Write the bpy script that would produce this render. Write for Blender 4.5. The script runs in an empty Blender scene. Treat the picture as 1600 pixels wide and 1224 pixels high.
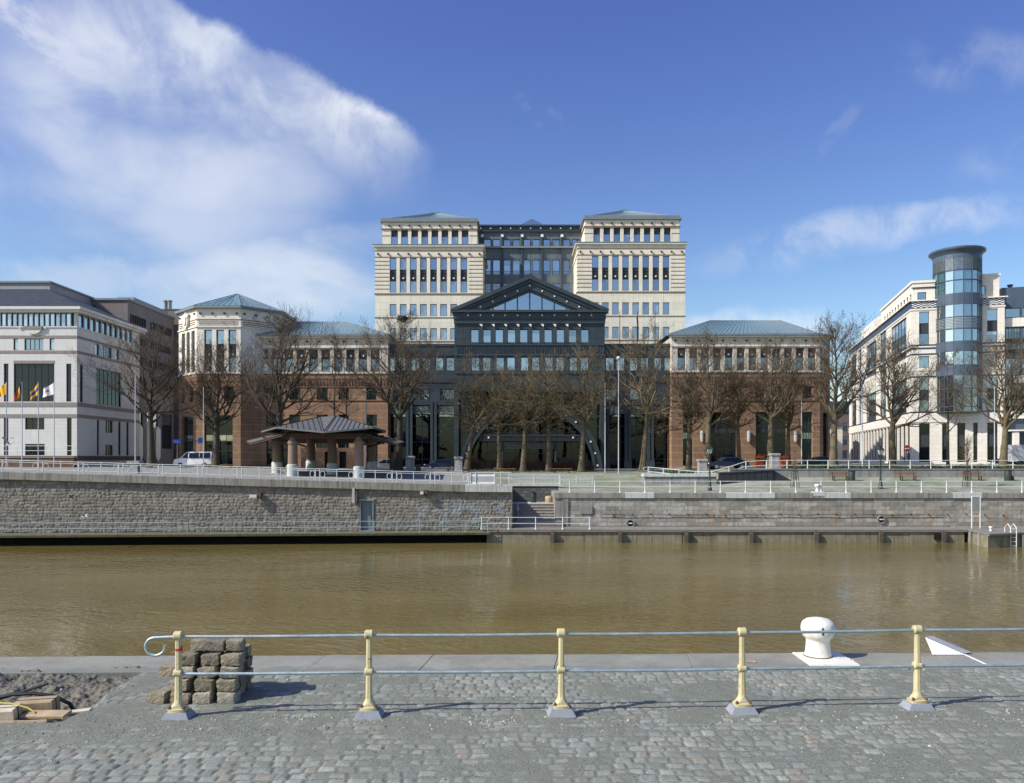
import bpy, math, random
import numpy as np
from mathutils import Vector, Matrix
R = math.radians
sc = bpy.context.scene
sc.cycles.use_denoising = True
sc.cycles.use_adaptive_sampling = False
sc.cycles.max_bounces = 6; sc.cycles.diffuse_bounces = 3; sc.cycles.glossy_bounces = 3; sc.cycles.sample_clamp_indirect = 3.0; sc.cycles.caustics_reflective = False; sc.cycles.blur_glossy = 1.0
col = sc.collection
rng = random.Random(7)

# ------------------------------------------------------------------ camera, light, sky, exposure
FPX, HOR, CAMZ = 1200.0, 715.0, 3.1            # focal length in photo pixels, horizon row, eye height over the near quay
cam = bpy.data.cameras.new('camera'); co = bpy.data.objects.new('camera', cam); col.objects.link(co)
co.location = (0, 0, CAMZ); co.rotation_euler = (R(90), 0, 0)
cam.sensor_width = 36; cam.lens = 36 * FPX / 1600; cam.shift_y = (HOR - 612) / 1600
cam.clip_start = 0.1; cam.clip_end = 8000
sc.camera = co

SUN_EL = 38.5
SUN_DIR = Vector((-0.93, -0.37, 0)).normalized() * math.cos(R(SUN_EL)) + Vector((0, 0, math.sin(R(SUN_EL))))
ld = bpy.data.lights.new('sun', 'SUN'); ld.energy = 5.0; ld.angle = R(0.5); ld.color = (1.0, 0.95, 0.86)
lo = bpy.data.objects.new('sun', ld); col.objects.link(lo)
lo.rotation_euler = (-SUN_DIR).to_track_quat('-Z', 'Y').to_euler()

sc.view_settings.view_transform = 'Standard'; sc.view_settings.look = 'None'
sc.view_settings.exposure = 0.22; sc.view_settings.gamma = 1.0

class NT:
    def __init__(s, tree): s.t = tree; s.n = tree.nodes; s.l = tree.links
    def new(s, typ, **kw):
        n = s.n.new(typ)
        for k, v in kw.items(): setattr(n, k, v)
        return n
    def put(s, sock, v):
        if hasattr(v, 'is_output') or isinstance(v, bpy.types.NodeSocket): s.l.new(v, sock)
        else: sock.default_value = v
    def math(s, op, a, b=0.0, c=0.0, clamp=False):
        n = s.new('ShaderNodeMath', operation=op, use_clamp=clamp)
        s.put(n.inputs[0], a); s.put(n.inputs[1], b); s.put(n.inputs[2], c)
        return n.outputs[0]
    def noise(s, vec, scale, detail=4, rough=0.55, dist=0.0, out=0):
        n = s.new('ShaderNodeTexNoise'); s.put(n.inputs['Vector'], vec)
        n.inputs['Scale'].default_value = scale; n.inputs['Detail'].default_value = detail
        n.inputs['Roughness'].default_value = rough; n.inputs['Distortion'].default_value = dist
        return n.outputs[out]
    def ramp(s, fac, a, b, smooth=True):
        n = s.new('ShaderNodeMapRange'); n.interpolation_type = 'SMOOTHSTEP' if smooth else 'LINEAR'; n.clamp = True
        s.put(n.inputs[0], fac); n.inputs[1].default_value = a; n.inputs[2].default_value = b
        return n.outputs[0]
    def mix(s, fac, a, b, typ='MIX'):
        n = s.new('ShaderNodeMix', data_type='RGBA', blend_type=typ); n.clamp_factor = True
        s.put(n.inputs[0], fac)
        s.put(n.inputs[6], a if not isinstance(a, tuple) else (*a[:3], 1)); s.put(n.inputs[7], b if not isinstance(b, tuple) else (*b[:3], 1))
        return n.outputs[2]
    def comb(s, x, y, z=0.0):
        n = s.new('ShaderNodeCombineXYZ'); s.put(n.inputs[0], x); s.put(n.inputs[1], y); s.put(n.inputs[2], z); return n.outputs[0]
    def sep(s, v):
        n = s.new('ShaderNodeSeparateXYZ'); s.put(n.inputs[0], v); return n.outputs

w = bpy.data.worlds.new('World'); sc.world = w; w.use_nodes = True
W = NT(w.node_tree); W.n.clear()
sky = W.new('ShaderNodeTexSky', sky_type='NISHITA'); sky.sun_disc = False
sky.sun_elevation = R(SUN_EL); sky.sun_rotation = math.atan2(SUN_DIR.x, SUN_DIR.y)
sky.air_density = 1.0; sky.dust_density = 1.1; sky.ozone_density = 3.0; sky.altitude = 20
dirv = W.new('ShaderNodeTexCoord').outputs['Generated']
dx, dy, dz = W.sep(dirv)
front = W.ramp(dy, 0.15, 0.45)
yy = W.math('MAXIMUM', dy, 0.1)
U = W.math('DIVIDE', dx, yy); V = W.math('DIVIDE', dz, yy)        # tangent-plane coordinates of the sky in front
# domain warp so that the clouds' borders are ragged
wn = W.new('ShaderNodeTexNoise'); W.put(wn.inputs['Vector'], dirv); wn.inputs['Scale'].default_value = 5.0; wn.inputs['Detail'].default_value = 7; wn.inputs['Roughness'].default_value = 0.6
wr, wg, wb = W.sep(wn.outputs[1])
Uw = W.math('ADD', U, W.math('MULTIPLY', W.math('SUBTRACT', wr, 0.5), 0.16))
Vw = W.math('ADD', V, W.math('MULTIPLY', W.math('SUBTRACT', wg, 0.5), 0.11))
fine = W.noise(dirv, 11.0, 8, 0.62, 0.4)
soft = W.noise(W.comb(W.math('MULTIPLY', dx, 1.0), dy, W.math('MULTIPLY', dz, 1.9)), 4.0, 6, 0.55, 0.3)
def blob(cu, cv, ru, rv, tilt, power=1.0):
    a = W.math('SUBTRACT', Uw, cu); b = W.math('SUBTRACT', Vw, cv)
    c, s_ = math.cos(tilt), math.sin(tilt)
    p = W.math('ADD', W.math('MULTIPLY', a, c / ru), W.math('MULTIPLY', b, s_ / ru))
    q = W.math('ADD', W.math('MULTIPLY', a, -s_ / rv), W.math('MULTIPLY', b, c / rv))
    d = W.math('ADD', W.math('MULTIPLY', p, p), W.math('MULTIPLY', q, q))
    return W.math('MULTIPLY', W.ramp(d, 1.0, 0.0), power)
def uv(px, py): return ((px - 800) / FPX, (HOR - py) / FPX)
# the big cloud: crisp along its upper right border, thinning out to the lower left
e0, e1 = uv(330, 10), uv(690, 245)
ex, ey = e1[0] - e0[0], e1[1] - e0[1]; el = math.hypot(ex, ey); nx_, ny_ = ey / el, -ex / el     # towards the lower left
dist = W.math('ADD', W.math('MULTIPLY', W.math('SUBTRACT', Uw, e0[0]), nx_), W.math('MULTIPLY', W.math('SUBTRACT', Vw, e0[1]), ny_))
edge = W.math('MULTIPLY', W.ramp(dist, -0.004, 0.018), W.ramp(dist, 0.30, 0.03))
big = W.math('MULTIPLY', edge, W.math('MULTIPLY', W.ramp(V, 0.30, 0.47), W.math('MULTIPLY', W.ramp(Vw, 0.66, 0.545), W.ramp(Uw, -0.08, -0.19))))
big = W.math('MULTIPLY', big, W.ramp(soft, 0.10, 0.46))
cl = W.math('MULTIPLY', big, W.math('ADD', 0.5, W.math('MULTIPLY', W.ramp(fine, 0.36, 0.62), 0.5)))
def add(c): 
    global cl
    cl = W.math('MAXIMUM', cl, c)
def bl(px, py, rx, ry, tilt, pw): 
    u, v = uv(px, py); return blob(u, v, rx / FPX, ry / FPX, tilt, pw)
softm = W.ramp(fine, 0.38, 0.64)
def add_soft(*a): add(W.math('MULTIPLY', bl(*a), softm))
add(W.math('MULTIPLY', bl(230, 190, 400, 190, -0.3, 0.72), W.math('MULTIPLY', W.ramp(soft, 0.2, 0.58), W.ramp(dist, -0.02, 0.05))))
add_soft(80, 60, 330, 150, -0.2, 0.75)
add_soft(870, 185, 50, 34, -0.6, 0.38)
add_soft(1380, 362, 330, 46, 0.13, 0.48)
add_soft(1580, 250, 120, 60, 0.2, 0.2)
add_soft(1540, 90, 150, 60, 0.1, 0.22)

add_soft(1300, 210, 60, 22, 0.9, 0.2)
add(W.math('MULTIPLY', bl(180, 330, 420, 120, -0.1, 0.5), W.ramp(soft, 0.2, 0.6)))
add(W.math('MULTIPLY', bl(420, 435, 380, 85, 0.05, 0.7), W.ramp(soft, 0.2, 0.6)))
add_soft(1110, 510, 260, 50, 0.0, 0.75)
add_soft(120, 430, 260, 40, 0.0, 0.55)
rest = W.math('MULTIPLY', W.ramp(soft, 0.52, 0.72), W.ramp(dz, 0.0, 0.25))
cloud = W.math('ADD', W.math('MULTIPLY', cl, front), W.math('MULTIPLY', W.math('MULTIPLY', rest, 0.5), W.math('SUBTRACT', 1.0, front)), clamp=True)
hs = W.new('ShaderNodeHueSaturation'); W.put(hs.inputs['Color'], sky.outputs[0]); hs.inputs['Hue'].default_value = 0.514; hs.inputs['Saturation'].default_value = 1.17; hs.inputs['Value'].default_value = 1.2
# cloud brightness follows its own density
ccol = W.mix(W.ramp(soft, 0.3, 0.7), (5.2, 5.8, 6.9), (7.6, 7.8, 8.0))
deep = W.mix(1.0, hs.outputs[0], (1.02, .95, 1.10), 'MULTIPLY'); low = W.mix(1.0, hs.outputs[0], (1.24, 1.26, 1.08), 'MULTIPLY')
blue = W.mix(W.ramp(dz, 0.08, 0.54), low, deep)              # violet towards the zenith, as on slide film
skyc = W.mix(W.math('MULTIPLY', cloud, 0.90), blue, ccol)
bg = W.new('ShaderNodeBackground'); W.put(bg.inputs[0], skyc); bg.inputs[1].default_value = 0.11
W.l.new(bg.outputs[0], W.new('ShaderNodeOutputWorld').inputs[0])

# ------------------------------------------------------------------ helpers
def XX(px, Y): return (px - 800) / FPX * Y
def ZZ(py, Y): return CAMZ - (py - HOR) / FPX * Y

MATS = {}
def mat(name, base, rough=0.7, metal=0.0, ior=1.45, var=0.15, vscale=1.5, bump=0.0, bscale=20.0, streak=0.0, extra=None, spec=None, rvar=0.0):
    """weathered surface: base colour broken up by two noises, optional vertical streaks, fine bump"""
    m = bpy.data.materials.new(name); m.use_nodes = True; MATS[name] = m
    N = NT(m.node_tree); b = N.n['Principled BSDF']
    tc = N.new('ShaderNodeTexCoord').outputs['Object']
    c = (*base, 1)
    n1 = N.noise(tc, vscale, 5, 0.6); n2 = N.noise(tc, vscale * 9, 3, 0.6)
    f = N.math('ADD', N.math('MULTIPLY', n1, 0.65), N.math('MULTIPLY', n2, 0.35))
    f = N.ramp(f, 0.32, 0.68, False)
    lo_ = tuple(max(0, x * (1 - var)) for x in base); hi_ = tuple(x * (1 + var) for x in base)
    colr = N.mix(f, lo_, hi_)
    if streak:
        x, y, z = N.sep(tc)
        sv = N.comb(N.math('MULTIPLY', x, 3.0), N.math('MULTIPLY', y, 3.0), N.math('MULTIPLY', z, 0.22))
        sfac = N.math('MULTIPLY', N.ramp(N.noise(sv, 1.3, 5, 0.65), 0.46, 0.66), streak)
        colr = N.mix(sfac, colr, tuple(x * 0.45 for x in base))
    if extra: colr = extra(N, tc, colr)
    N.put(b.inputs['Base Color'], colr)
    b.inputs['Roughness'].default_value = rough; b.inputs['Metallic'].default_value = metal; b.inputs['IOR'].default_value = ior
    if spec is not None: b.inputs['Specular IOR Level'].default_value = spec
    if rvar: N.put(b.inputs['Roughness'], N.math('ADD', rough - rvar / 2, N.math('MULTIPLY', n1, rvar)))
    if bump:
        bn = N.new('ShaderNodeBump'); bn.inputs['Strength'].default_value = bump; bn.inputs['Distance'].default_value = 0.02
        N.put(bn.inputs['Height'], N.noise(tc, bscale, 5, 0.6)); N.l.new(bn.outputs[0], b.inputs['Normal'])
    return m
def wall_uv(N, tc):
    nrm = N.sep(N.new('ShaderNodeTexCoord').outputs['Normal'])
    x, y, z = N.sep(tc)
    side = N.math('GREATER_THAN', N.math('ABSOLUTE', nrm[0]), 0.72)
    u = N.math('ADD', N.math('MULTIPLY', x, N.math('SUBTRACT', 1.0, side)), N.math('MULTIPLY', y, side))
    return u, z
def joints(bw, bh, size, mortar, offset=0.0, tone=0.0, mixf=1.0):
    def ex(N, tc, colr):
        u, z = wall_uv(N, tc)
        br = N.new('ShaderNodeTexBrick'); br.offset = offset
        N.put(br.inputs['Vector'], N.comb(u, z)); br.inputs['Scale'].default_value = 1.0
        br.inputs['Brick Width'].default_value = bw; br.inputs['Row Height'].default_value = bh
        br.inputs['Mortar Size'].default_value = size; br.inputs['Mortar Smooth'].default_value = 0.1; br.inputs['Bias'].default_value = 0
        br.inputs['Color1'].default_value = (1 - tone, 1 - tone, 1 - tone, 1); br.inputs['Color2'].default_value = (1 + tone * .6, 1 + tone * .6, 1 + tone * .6, 1)
        c2 = N.mix(1.0, colr, br.outputs[0], 'MULTIPLY')
        return N.mix(N.math('MULTIPLY', br.outputs['Fac'], mixf), c2, mortar)
    return ex

class MB:
    def __init__(s, M=None): s.v = []; s.f = []; s.mi = []; s.M = M
    def add(s, vs, fs, mi=0):
        o = len(s.v)
        if s.M is not None: vs = [s.M @ Vector(v) for v in vs]
        s.v.extend([tuple(v) for v in vs]); s.f.extend([tuple(i + o for i in f) for f in fs]); s.mi.extend([mi] * len(fs))
        return s
    def box(s, x0, x1, y0, y1, z0, z1, mi=0):
        if x0 > x1: x0, x1 = x1, x0
        if y0 > y1: y0, y1 = y1, y0
        if z0 > z1: z0, z1 = z1, z0
        return s.add([(x0,y0,z0),(x1,y0,z0),(x1,y1,z0),(x0,y1,z0),(x0,y0,z1),(x1,y0,z1),(x1,y1,z1),(x0,y1,z1)],
              [(0,3,2,1),(4,5,6,7),(0,1,5,4),(1,2,6,5),(2,3,7,6),(3,0,4,7)], mi)
    def bbox(s, x0, x1, y0, y1, z0, z1, b, mi=0):
        """box with its upper edges bevelled by b"""
        return s.loft([[(x0,y0,z0),(x1,y0,z0),(x1,y1,z0),(x0,y1,z0)],[(x0,y0,z1-b),(x1,y0,z1-b),(x1,y1,z1-b),(x0,y1,z1-b)],
                       [(x0+b,y0+b,z1),(x1-b,y0+b,z1),(x1-b,y1-b,z1),(x0+b,y1-b,z1)]], mi)
    def loft(s, rings, mi=0, closed=True, caps=True):
        n = len(rings[0]); vs = [p for r in rings for p in r]; fs = []
        for i in range(len(rings) - 1):
            for j in range(n if closed else n - 1):
                k = (j + 1) % n; fs.append((i*n+j, i*n+k, (i+1)*n+k, (i+1)*n+j))
        if caps and closed: fs.append(tuple(range(n-1, -1, -1))); fs.append(tuple((len(rings)-1)*n + j for j in range(n)))
        return s.add(vs, fs, mi)
    def lathe(s, prof, n=20, cx=0, cy=0, mi=0, caps=True):
        return s.loft([[(cx + r*math.cos(2*math.pi*k/n), cy + r*math.sin(2*math.pi*k/n), z) for k in range(n)] for r, z in prof], mi, True, caps)
    def tube(s, pts, rad, n=8, mi=0, caps=True):
        pts = [Vector(p) for p in pts]; rings = []
        if not hasattr(rad, '__len__'): rad = [rad] * len(pts)
        prev = None
        for i, p in enumerate(pts):
            t = (pts[min(i+1, len(pts)-1)] - pts[max(i-1, 0)]).normalized()
            if prev is None:
                a = Vector((0,0,1)) if abs(t.z) < 0.9 else Vector((1,0,0)); u = t.cross(a).normalized()
            else:
                u = prev - t * prev.dot(t); u.normalize()
            v = t.cross(u); prev = u
            rings.append([tuple(p + (u*math.cos(2*math.pi*k/n) + v*math.sin(2*math.pi*k/n)) * rad[i]) for k in range(n)])
        return s.loft(rings, mi, True, caps)
    def prism(s, poly, z0, z1, mi=0):
        return s.loft([[(x, y, z0) for x, y in poly], [(x, y, z1) for x, y in poly]], mi)
    def xz(s, poly, y0, y1, mi=0):
        return s.loft([[(x, y1, z) for x, z in poly], [(x, y0, z) for x, z in poly]], mi)
    def quad(s, a, b, c, d, mi=0): return s.add([a,b,c,d], [(0,1,2,3)], mi)
    def facade(s, u0, u1, z0, z1, ops, y=0.0, reveal=0.35, mi=0, mr=None):
        """wall sheet in the plane y facing -y, with real rectangular openings and their reveals"""
        mr = mi if mr is None else mr
        us = sorted({round(a, 4) for a in [u0, u1] + [q for o in ops for q in o[:2]] if u0 <= a <= u1})
        zs = sorted({round(a, 4) for a in [z0, z1] + [q for o in ops for q in o[2:4]] if z0 <= a <= z1})
        def hole(uc, zc): return any(o[0] < uc < o[1] and o[2] < zc < o[3] for o in ops)
        for j in range(len(zs)-1):
            run = None
            for i in range(len(us)-1):
                h = hole((us[i]+us[i+1])/2, (zs[j]+zs[j+1])/2)
                if not h and run is None: run = us[i]
                if run is not None and (h or i == len(us)-2):
                    e = us[i] if h else us[i+1]
                    s.quad((run,y,zs[j]),(e,y,zs[j]),(e,y,zs[j+1]),(run,y,zs[j+1]), mi); run = None
        for o in ops:
            a, b, c, d = o[:4]; r = y + reveal
            s.quad((a,y,c),(a,y,d),(a,r,d),(a,r,c), mr); s.quad((b,y,c),(b,r,c),(b,r,d),(b,y,d), mr)
            s.quad((a,y,d),(b,y,d),(b,r,d),(a,r,d), mr); s.quad((a,y,c),(a,r,c),(b,r,c),(b,y,c), mr)
        return s
    def mesh(s, name, mats, smooth=False):
        me = bpy.data.meshes.new(name); me.from_pydata(s.v, [], s.f)
        for m in (mats if isinstance(mats, (list, tuple)) else [mats]): me.materials.append(MATS[m] if isinstance(m, str) else m)
        if any(s.mi): me.polygons.foreach_set('material_index', s.mi)
        if smooth: me.polygons.foreach_set('use_smooth', [True] * len(me.polygons)); 
        me.update(); return me
    def build(s, name, mats, parent=None, smooth=False):
        o = bpy.data.objects.new(name, s.mesh(name, mats, smooth)); col.objects.link(o)
        if smooth == 'auto':
            o.data.set_sharp_from_angle(angle=R(40))
        hang(o, parent); return o
WM = {}                       # world matrices of roots, kept by hand (no depsgraph yet)
def hang(o, parent, world=True):
    """parent o; with world=True the child's own coordinates are world coordinates"""
    if parent is None: return o
    o.parent = parent
    if parent.name in WM and world: o.matrix_parent_inverse = WM[parent.name].inverted()
    return o
def tag(o, label=None, cat=None, group=None, kind=None):
    if label: o['label'] = label
    if cat: o['category'] = cat
    if group: o['group'] = group
    if kind: o['kind'] = kind
    return o
def thing(name, label, cat, loc=(0,0,0), rz=0.0, group=None, local=False):
    """an Empty at a thing's base; local=True: its parts are written in its own coordinates"""
    o = bpy.data.objects.new(name, None); col.objects.link(o); o.empty_display_size = 0.5
    o.location = loc; o.rotation_euler = (0, 0, rz)
    if not local: WM[o.name] = Matrix.Translation(loc) @ Matrix.Rotation(rz, 4, 'Z')
    return tag(o, label, cat, group)
def struct(o): o['kind'] = 'structure'; return o
def dup(root, loc, rz=0.0, label=None, group=None, scale=None):
    def cp(o, parent):
        c = o.copy(); col.objects.link(c)
        if parent is not None: c.parent = parent
        for ch in [k for k in bpy.data.objects if k.parent == o]: cp(ch, c)
        return c
    r = cp(root, None); r.location = loc; r.rotation_euler = (0, 0, rz)
    if label: r['label'] = label
    if group: r['group'] = group
    if scale: r.scale = scale
    return r
ORD = ['first','second','third','fourth','fifth','sixth','seventh','eighth','ninth','tenth','eleventh','twelfth']

# windows: one mesh per size and style, every window its own object
WINC = {}
STY = {}
def style(name, frame, rows, cols=1, fw=0.07, mull=0.05, stud=False, depth=0.08):
    """rows: (z fraction from, to, material)"""
    STY[name] = dict(frame=frame, rows=rows, cols=cols, fw=fw, mull=mull, stud=stud, depth=depth)
wrng = random.Random(77)
def window(parent, M, ua, ub, za, zb, sty, recess=0.2, name='window'):
    S = STY[sty]; wd, ht = round(ub - ua, 3) - 0.006, round(zb - za, 3) - 0.006
    var = wrng.choice([0, 0, 0, 0, 0, .3, .3, .5, .8])
    key = (sty, wd, ht, var)
    if key not in WINC:
        mats = [S['frame']]; b = MB(); fw = S['fw']; d = S['depth']
        b.box(0, fw, 0, d, 0, ht); b.box(wd-fw, wd, 0, d, 0, ht); b.box(fw, wd-fw, 0, d, 0, fw); b.box(fw, wd-fw, 0, d, ht-fw, ht)
        iw = wd - 2*fw; mu = S['mull']; nc = S['cols']
        for r, (f0, f1, mt) in enumerate(S['rows']):
            if mt not in mats: mats.append(mt)
            k = mats.index(mt); z0 = fw + f0*(ht-2*fw); z1 = fw + f1*(ht-2*fw)
            if r > 0: b.box(fw, wd-fw, 0.004, d, z0-mu/2, z0+mu/2)
            for c in range(nc):
                x0 = fw + iw*c/nc; x1 = fw + iw*(c+1)/nc
                lean = 0.0
                zm = z1
                if var and mt in ('glass_sky', 'glass_mid') and (c + r) % 3 != 2:         # a blind let down behind the pane
                    zm = z1 - (z1-z0)*var
                    if 'glass_blind' not in mats: mats.append('glass_blind')
                    b.quad((x0, d*0.7, zm), (x1, d*0.7, zm), (x1, d*0.7, z1), (x0, d*0.7, z1), mats.index('glass_blind'))
                b.quad((x0, d*0.7, z0), (x1, d*0.7, z0), (x1, d*0.7, zm), (x0, d*0.7, zm), k)
                if c > 0: b.box(x0-mu/2, x0+mu/2, 0.008, d, z0, z1)
            if S['stud'] and mt == S['stud']:
                if 'stud_white' not in mats: mats.append('stud_white')
                zc = z0 + (z1-z0)*0.36; b.box(wd/2-0.11, wd/2+0.11, d*0.7-0.12, d*0.7+0.02, zc-0.11, zc+0.11, mats.index('stud_white'))
        WINC[key] = b.mesh('window', mats)
    o = bpy.data.objects.new(name, WINC[key]); col.objects.link(o)
    hang(o, parent)
    o.matrix_basis = M @ Matrix.Translation((ua+0.003, recess, za+0.003)) @ Matrix.Rotation(wrng.gauss(0, .0035), 4, 'X') @ Matrix.Rotation(wrng.gauss(0, .003), 4, 'Z')
    return o
def plane(x, y, z=0.0, ang=0.0): return Matrix.Translation((x, y, z)) @ Matrix.Rotation(ang, 4, 'Z')
# ------------------------------------------------------------------ materials
def glass(name, tint, refl, rough=0.03, wav=0.02, rnd=0.35):
    m = bpy.data.materials.new(name); m.use_nodes = True; MATS[name] = m
    N = NT(m.node_tree); b = N.n['Principled BSDF']
    tc = N.new('ShaderNodeTexCoord').outputs['Object']
    ri = N.new('ShaderNodeObjectInfo').outputs['Random']
    # coated pane: reflecting layer over a dark room, some rooms lighter than others, curtains behind a few
    room = N.mix(N.ramp(ri, 0.55, 1.0), tint, tuple(min(1, x * (1 + rnd * 4) + 0.004) for x in tint))
    N.put(b.inputs['Base Color'], room); b.inputs['Roughness'].default_value = 0.6; b.inputs['Specular IOR Level'].default_value = 0.0
    gl = N.new('ShaderNodeBsdfGlossy'); gl.inputs['Roughness'].default_value = rough
    gl.inputs['Color'].default_value = (0.86, 0.95, 1.0, 1)
    bn = N.new('ShaderNodeBump'); bn.inputs['Strength'].default_value = wav; bn.inputs['Distance'].default_value = 0.3
    N.put(bn.inputs['Height'], N.noise(N.new('ShaderNodeNewGeometry').outputs['Position'], 0.9, 2, 0.5)); N.l.new(bn.outputs[0], gl.inputs['Normal'])
    fr = N.new('ShaderNodeFresnel'); fr.inputs['IOR'].default_value = 1.5
    fac = N.math('ADD', N.math('MULTIPLY', N.math('ADD', N.math('MULTIPLY', ri, 0.3), 0.85), refl), N.math('MULTIPLY', fr.outputs[0], 1 - refl), clamp=True)
    mx = N.new('ShaderNodeMixShader'); N.put(mx.inputs[0], fac); N.l.new(b.outputs[0], mx.inputs[1]); N.l.new(gl.outputs[0], mx.inputs[2])
    N.l.new(mx.outputs[0], N.n['Material Output'].inputs[0])
    return m
glass('glass_sky', (0.010, 0.018, 0.024), 0.50)
glass('glass_mid', (0.012, 0.016, 0.020), 0.28)
glass('glass_dark', (0.002, 0.003, 0.004), 0.0, rnd=.2)
glass('glass_blind', (0.13, 0.13, 0.12), 0.34)
glass('glass_teal', (0.012, 0.05, 0.05), 0.40)
mat('cream', (0.80, 0.745, 0.59), 0.75, var=0.09, vscale=0.5, streak=0.22, extra=joints(1.58, 1.05, 0.018, (0.56, 0.50, 0.40), 0, 0.06))
mat('cream_plain', (0.79, 0.745, 0.63), 0.75, var=0.07, vscale=0.8, streak=0.16)
mat('joint_brown', (0.24, 0.15, 0.10), 0.8, var=0.1)
mat('coping_metal', (0.20, 0.23, 0.25), 0.5, var=0.12, streak=0.3)
mat('slate_clad', (0.040, 0.055, 0.064), 0.42, var=0.22, vscale=0.6, extra=joints(1.6, 0.75, 0.02, (0.012, 0.017, 0.021), 0, 0.1), streak=0.3)
mat('slate_plain', (0.042, 0.058, 0.068), 0.42, var=0.2, vscale=0.8, streak=0.25)
mat('grey_clad', (0.135, 0.165, 0.18), 0.45, var=0.15, vscale=0.6, extra=joints(1.55, 1.0, 0.02, (0.05, 0.06, 0.07), 0, 0.08), streak=0.4)
mat('spandrel', (0.030, 0.032, 0.033), 0.4, var=0.2)
mat('louvre', (0.020, 0.022, 0.024), 0.5, extra=joints(50, 0.14, 0.035, (0.06, 0.065, 0.07)))
mat('stud_white', (0.85, 0.84, 0.80), 0.5, var=0.05)
mat('frame_dark', (0.022, 0.026, 0.030), 0.4, var=0.1)
mat('frame_green', (0.035, 0.075, 0.07), 0.4, var=0.1)
mat('redstone', (0.285, 0.172, 0.102), 0.85, var=0.24, vscale=0.8, bump=0.5, bscale=8, streak=0.25, extra=joints(40.0, 0.93, 0.026, (0.42, 0.32, 0.25), 0.5, 0.10))
mat('redstone_plain', (0.25, 0.148, 0.092), 0.85, var=0.22, vscale=1.0, bump=0.4, bscale=8, streak=0.2)
mat('column_stone', (0.60, 0.55, 0.45), 0.8, var=0.12, vscale=1.2, streak=0.3)
def seams(step, k=0.5):
    def ex(N, tc, c):
        u, z = wall_uv(N, tc)
        f = N.math('LESS_THAN', N.math('FRACT', N.math('DIVIDE', N.math('ADD', u, 500.0), step)), 0.12)
        return N.mix(N.math('MULTIPLY', f, k), c, (0.05, 0.07, 0.09))
    return ex
mat('roof_zinc', (0.15, 0.255, 0.29), 0.45, metal=0.1, var=0.12, vscale=0.4, extra=seams(0.75))
mat('roof_slate', (0.035, 0.043, 0.050), 0.55, var=0.25, vscale=1.5, extra=joints(0.4, 0.25, 0.02, (0.02, 0.025, 0.03), 0.5, 0.2))
mat('roof_violet', (0.10, 0.15, 0.26), 0.4, metal=0.3, var=0.1)
mat('white_stone', (0.66, 0.65, 0.60), 0.75, var=0.06, vscale=0.5, streak=0.12, extra=joints(0.62, 0.42, 0.012, (0.52, 0.52, 0.54), 0, 0.03))
mat('taupe_band', (0.27, 0.235, 0.21), 0.8, var=0.1, streak=0.2)
mat('taupe_wall', (0.20, 0.175, 0.165), 0.8, var=0.12, vscale=0.4, streak=0.25, extra=joints(1.2, 0.9, 0.012, (0.14, 0.125, 0.12), 0, 0.06))
mat('grey_block', (0.30, 0.31, 0.32), 0.7, var=0.1, streak=0.2)
mat('plinth_brown', (0.13, 0.075, 0.045), 0.85, var=0.25, bump=0.3)
mat('cream_right', (0.76, 0.72, 0.62), 0.75, var=0.08, vscale=0.5, streak=0.12, extra=joints(1.2, 0.62, 0.012, (0.52, 0.44, 0.33), 0.5, 0.05))
mat('navy_clad', (0.070, 0.100, 0.140), 0.35, var=0.15, vscale=0.6, extra=joints(1.1, 3.0, 0.012, (0.035, 0.045, 0.06), 0, 0.05))
mat('navy_tile', (0.020, 0.028, 0.075), 0.35, var=0.15)
mat('far_brick', (0.17, 0.12, 0.10), 0.85, var=0.2, extra=joints(0.3, 0.12, 0.012, (0.2, 0.17, 0.15), 0.5, 0.15))
mat('concrete_grey', (0.265, 0.255, 0.22), 0.85, var=0.22, vscale=1.2, bump=0.3, streak=0.75)
mat('concrete_pale', (0.50, 0.53, 0.50), 0.85, var=0.12, vscale=2, bump=0.2, streak=0.4)
mat('fender_concrete', (0.23, 0.21, 0.14), 0.9, var=0.35, vscale=1.4, bump=0.6, bscale=10, streak=0.7)
mat('algae_concrete', (0.12, 0.12, 0.07), 0.9, var=0.35, vscale=2.5, bump=0.4, streak=0.5)
mat('void_shade', (0.012, 0.011, 0.009), 0.9, var=0.2)
mat('timber_wet', (0.085, 0.070, 0.050), 0.8, var=0.35, vscale=4, bump=0.5, streak=0.4)
mat('plank_deck', (0.20, 0.185, 0.165), 0.85, var=0.25, vscale=2, extra=joints(2.2, 0.2, 0.01, (0.08, 0.07, 0.06)))
mat('paint_white', (0.62, 0.63, 0.60), 0.5, var=0.10, vscale=3, streak=0.2)
mat('paint_rail_blue', (0.30, 0.39, 0.40), 0.45, var=0.15, vscale=2)
mat('paint_rail_far', (0.60, 0.64, 0.62), 0.5, var=0.12, vscale=2)
mat('galv', (0.36, 0.44, 0.45), 0.42, metal=0.5, var=0.28, vscale=6, rvar=0.3, bump=0.15, bscale=60)
mat('galv_dull', (0.26, 0.29, 0.30), 0.5, metal=0.3, var=0.15, vscale=3)
def rust_chips(N, tc, c):
    f = N.ramp(N.noise(tc, 13, 6, 0.7), 0.62, 0.68)
    d = N.math('MULTIPLY', N.ramp(N.noise(tc, 5, 5, 0.6), 0.42, 0.72), 0.5)
    c = N.mix(d, c, (0.36, 0.29, 0.16))
    return N.mix(f, c, (0.14, 0.07, 0.035))
mat('cream_iron', (0.55, 0.485, 0.27), 0.42, var=0.10, vscale=6, bump=0.2, bscale=60, extra=rust_chips)
mat('rust_iron', (0.14, 0.075, 0.04), 0.85, var=0.3, vscale=10)
mat('slate_base', (0.235, 0.255, 0.285), 0.7, var=0.15, vscale=5, bump=0.2)
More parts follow.
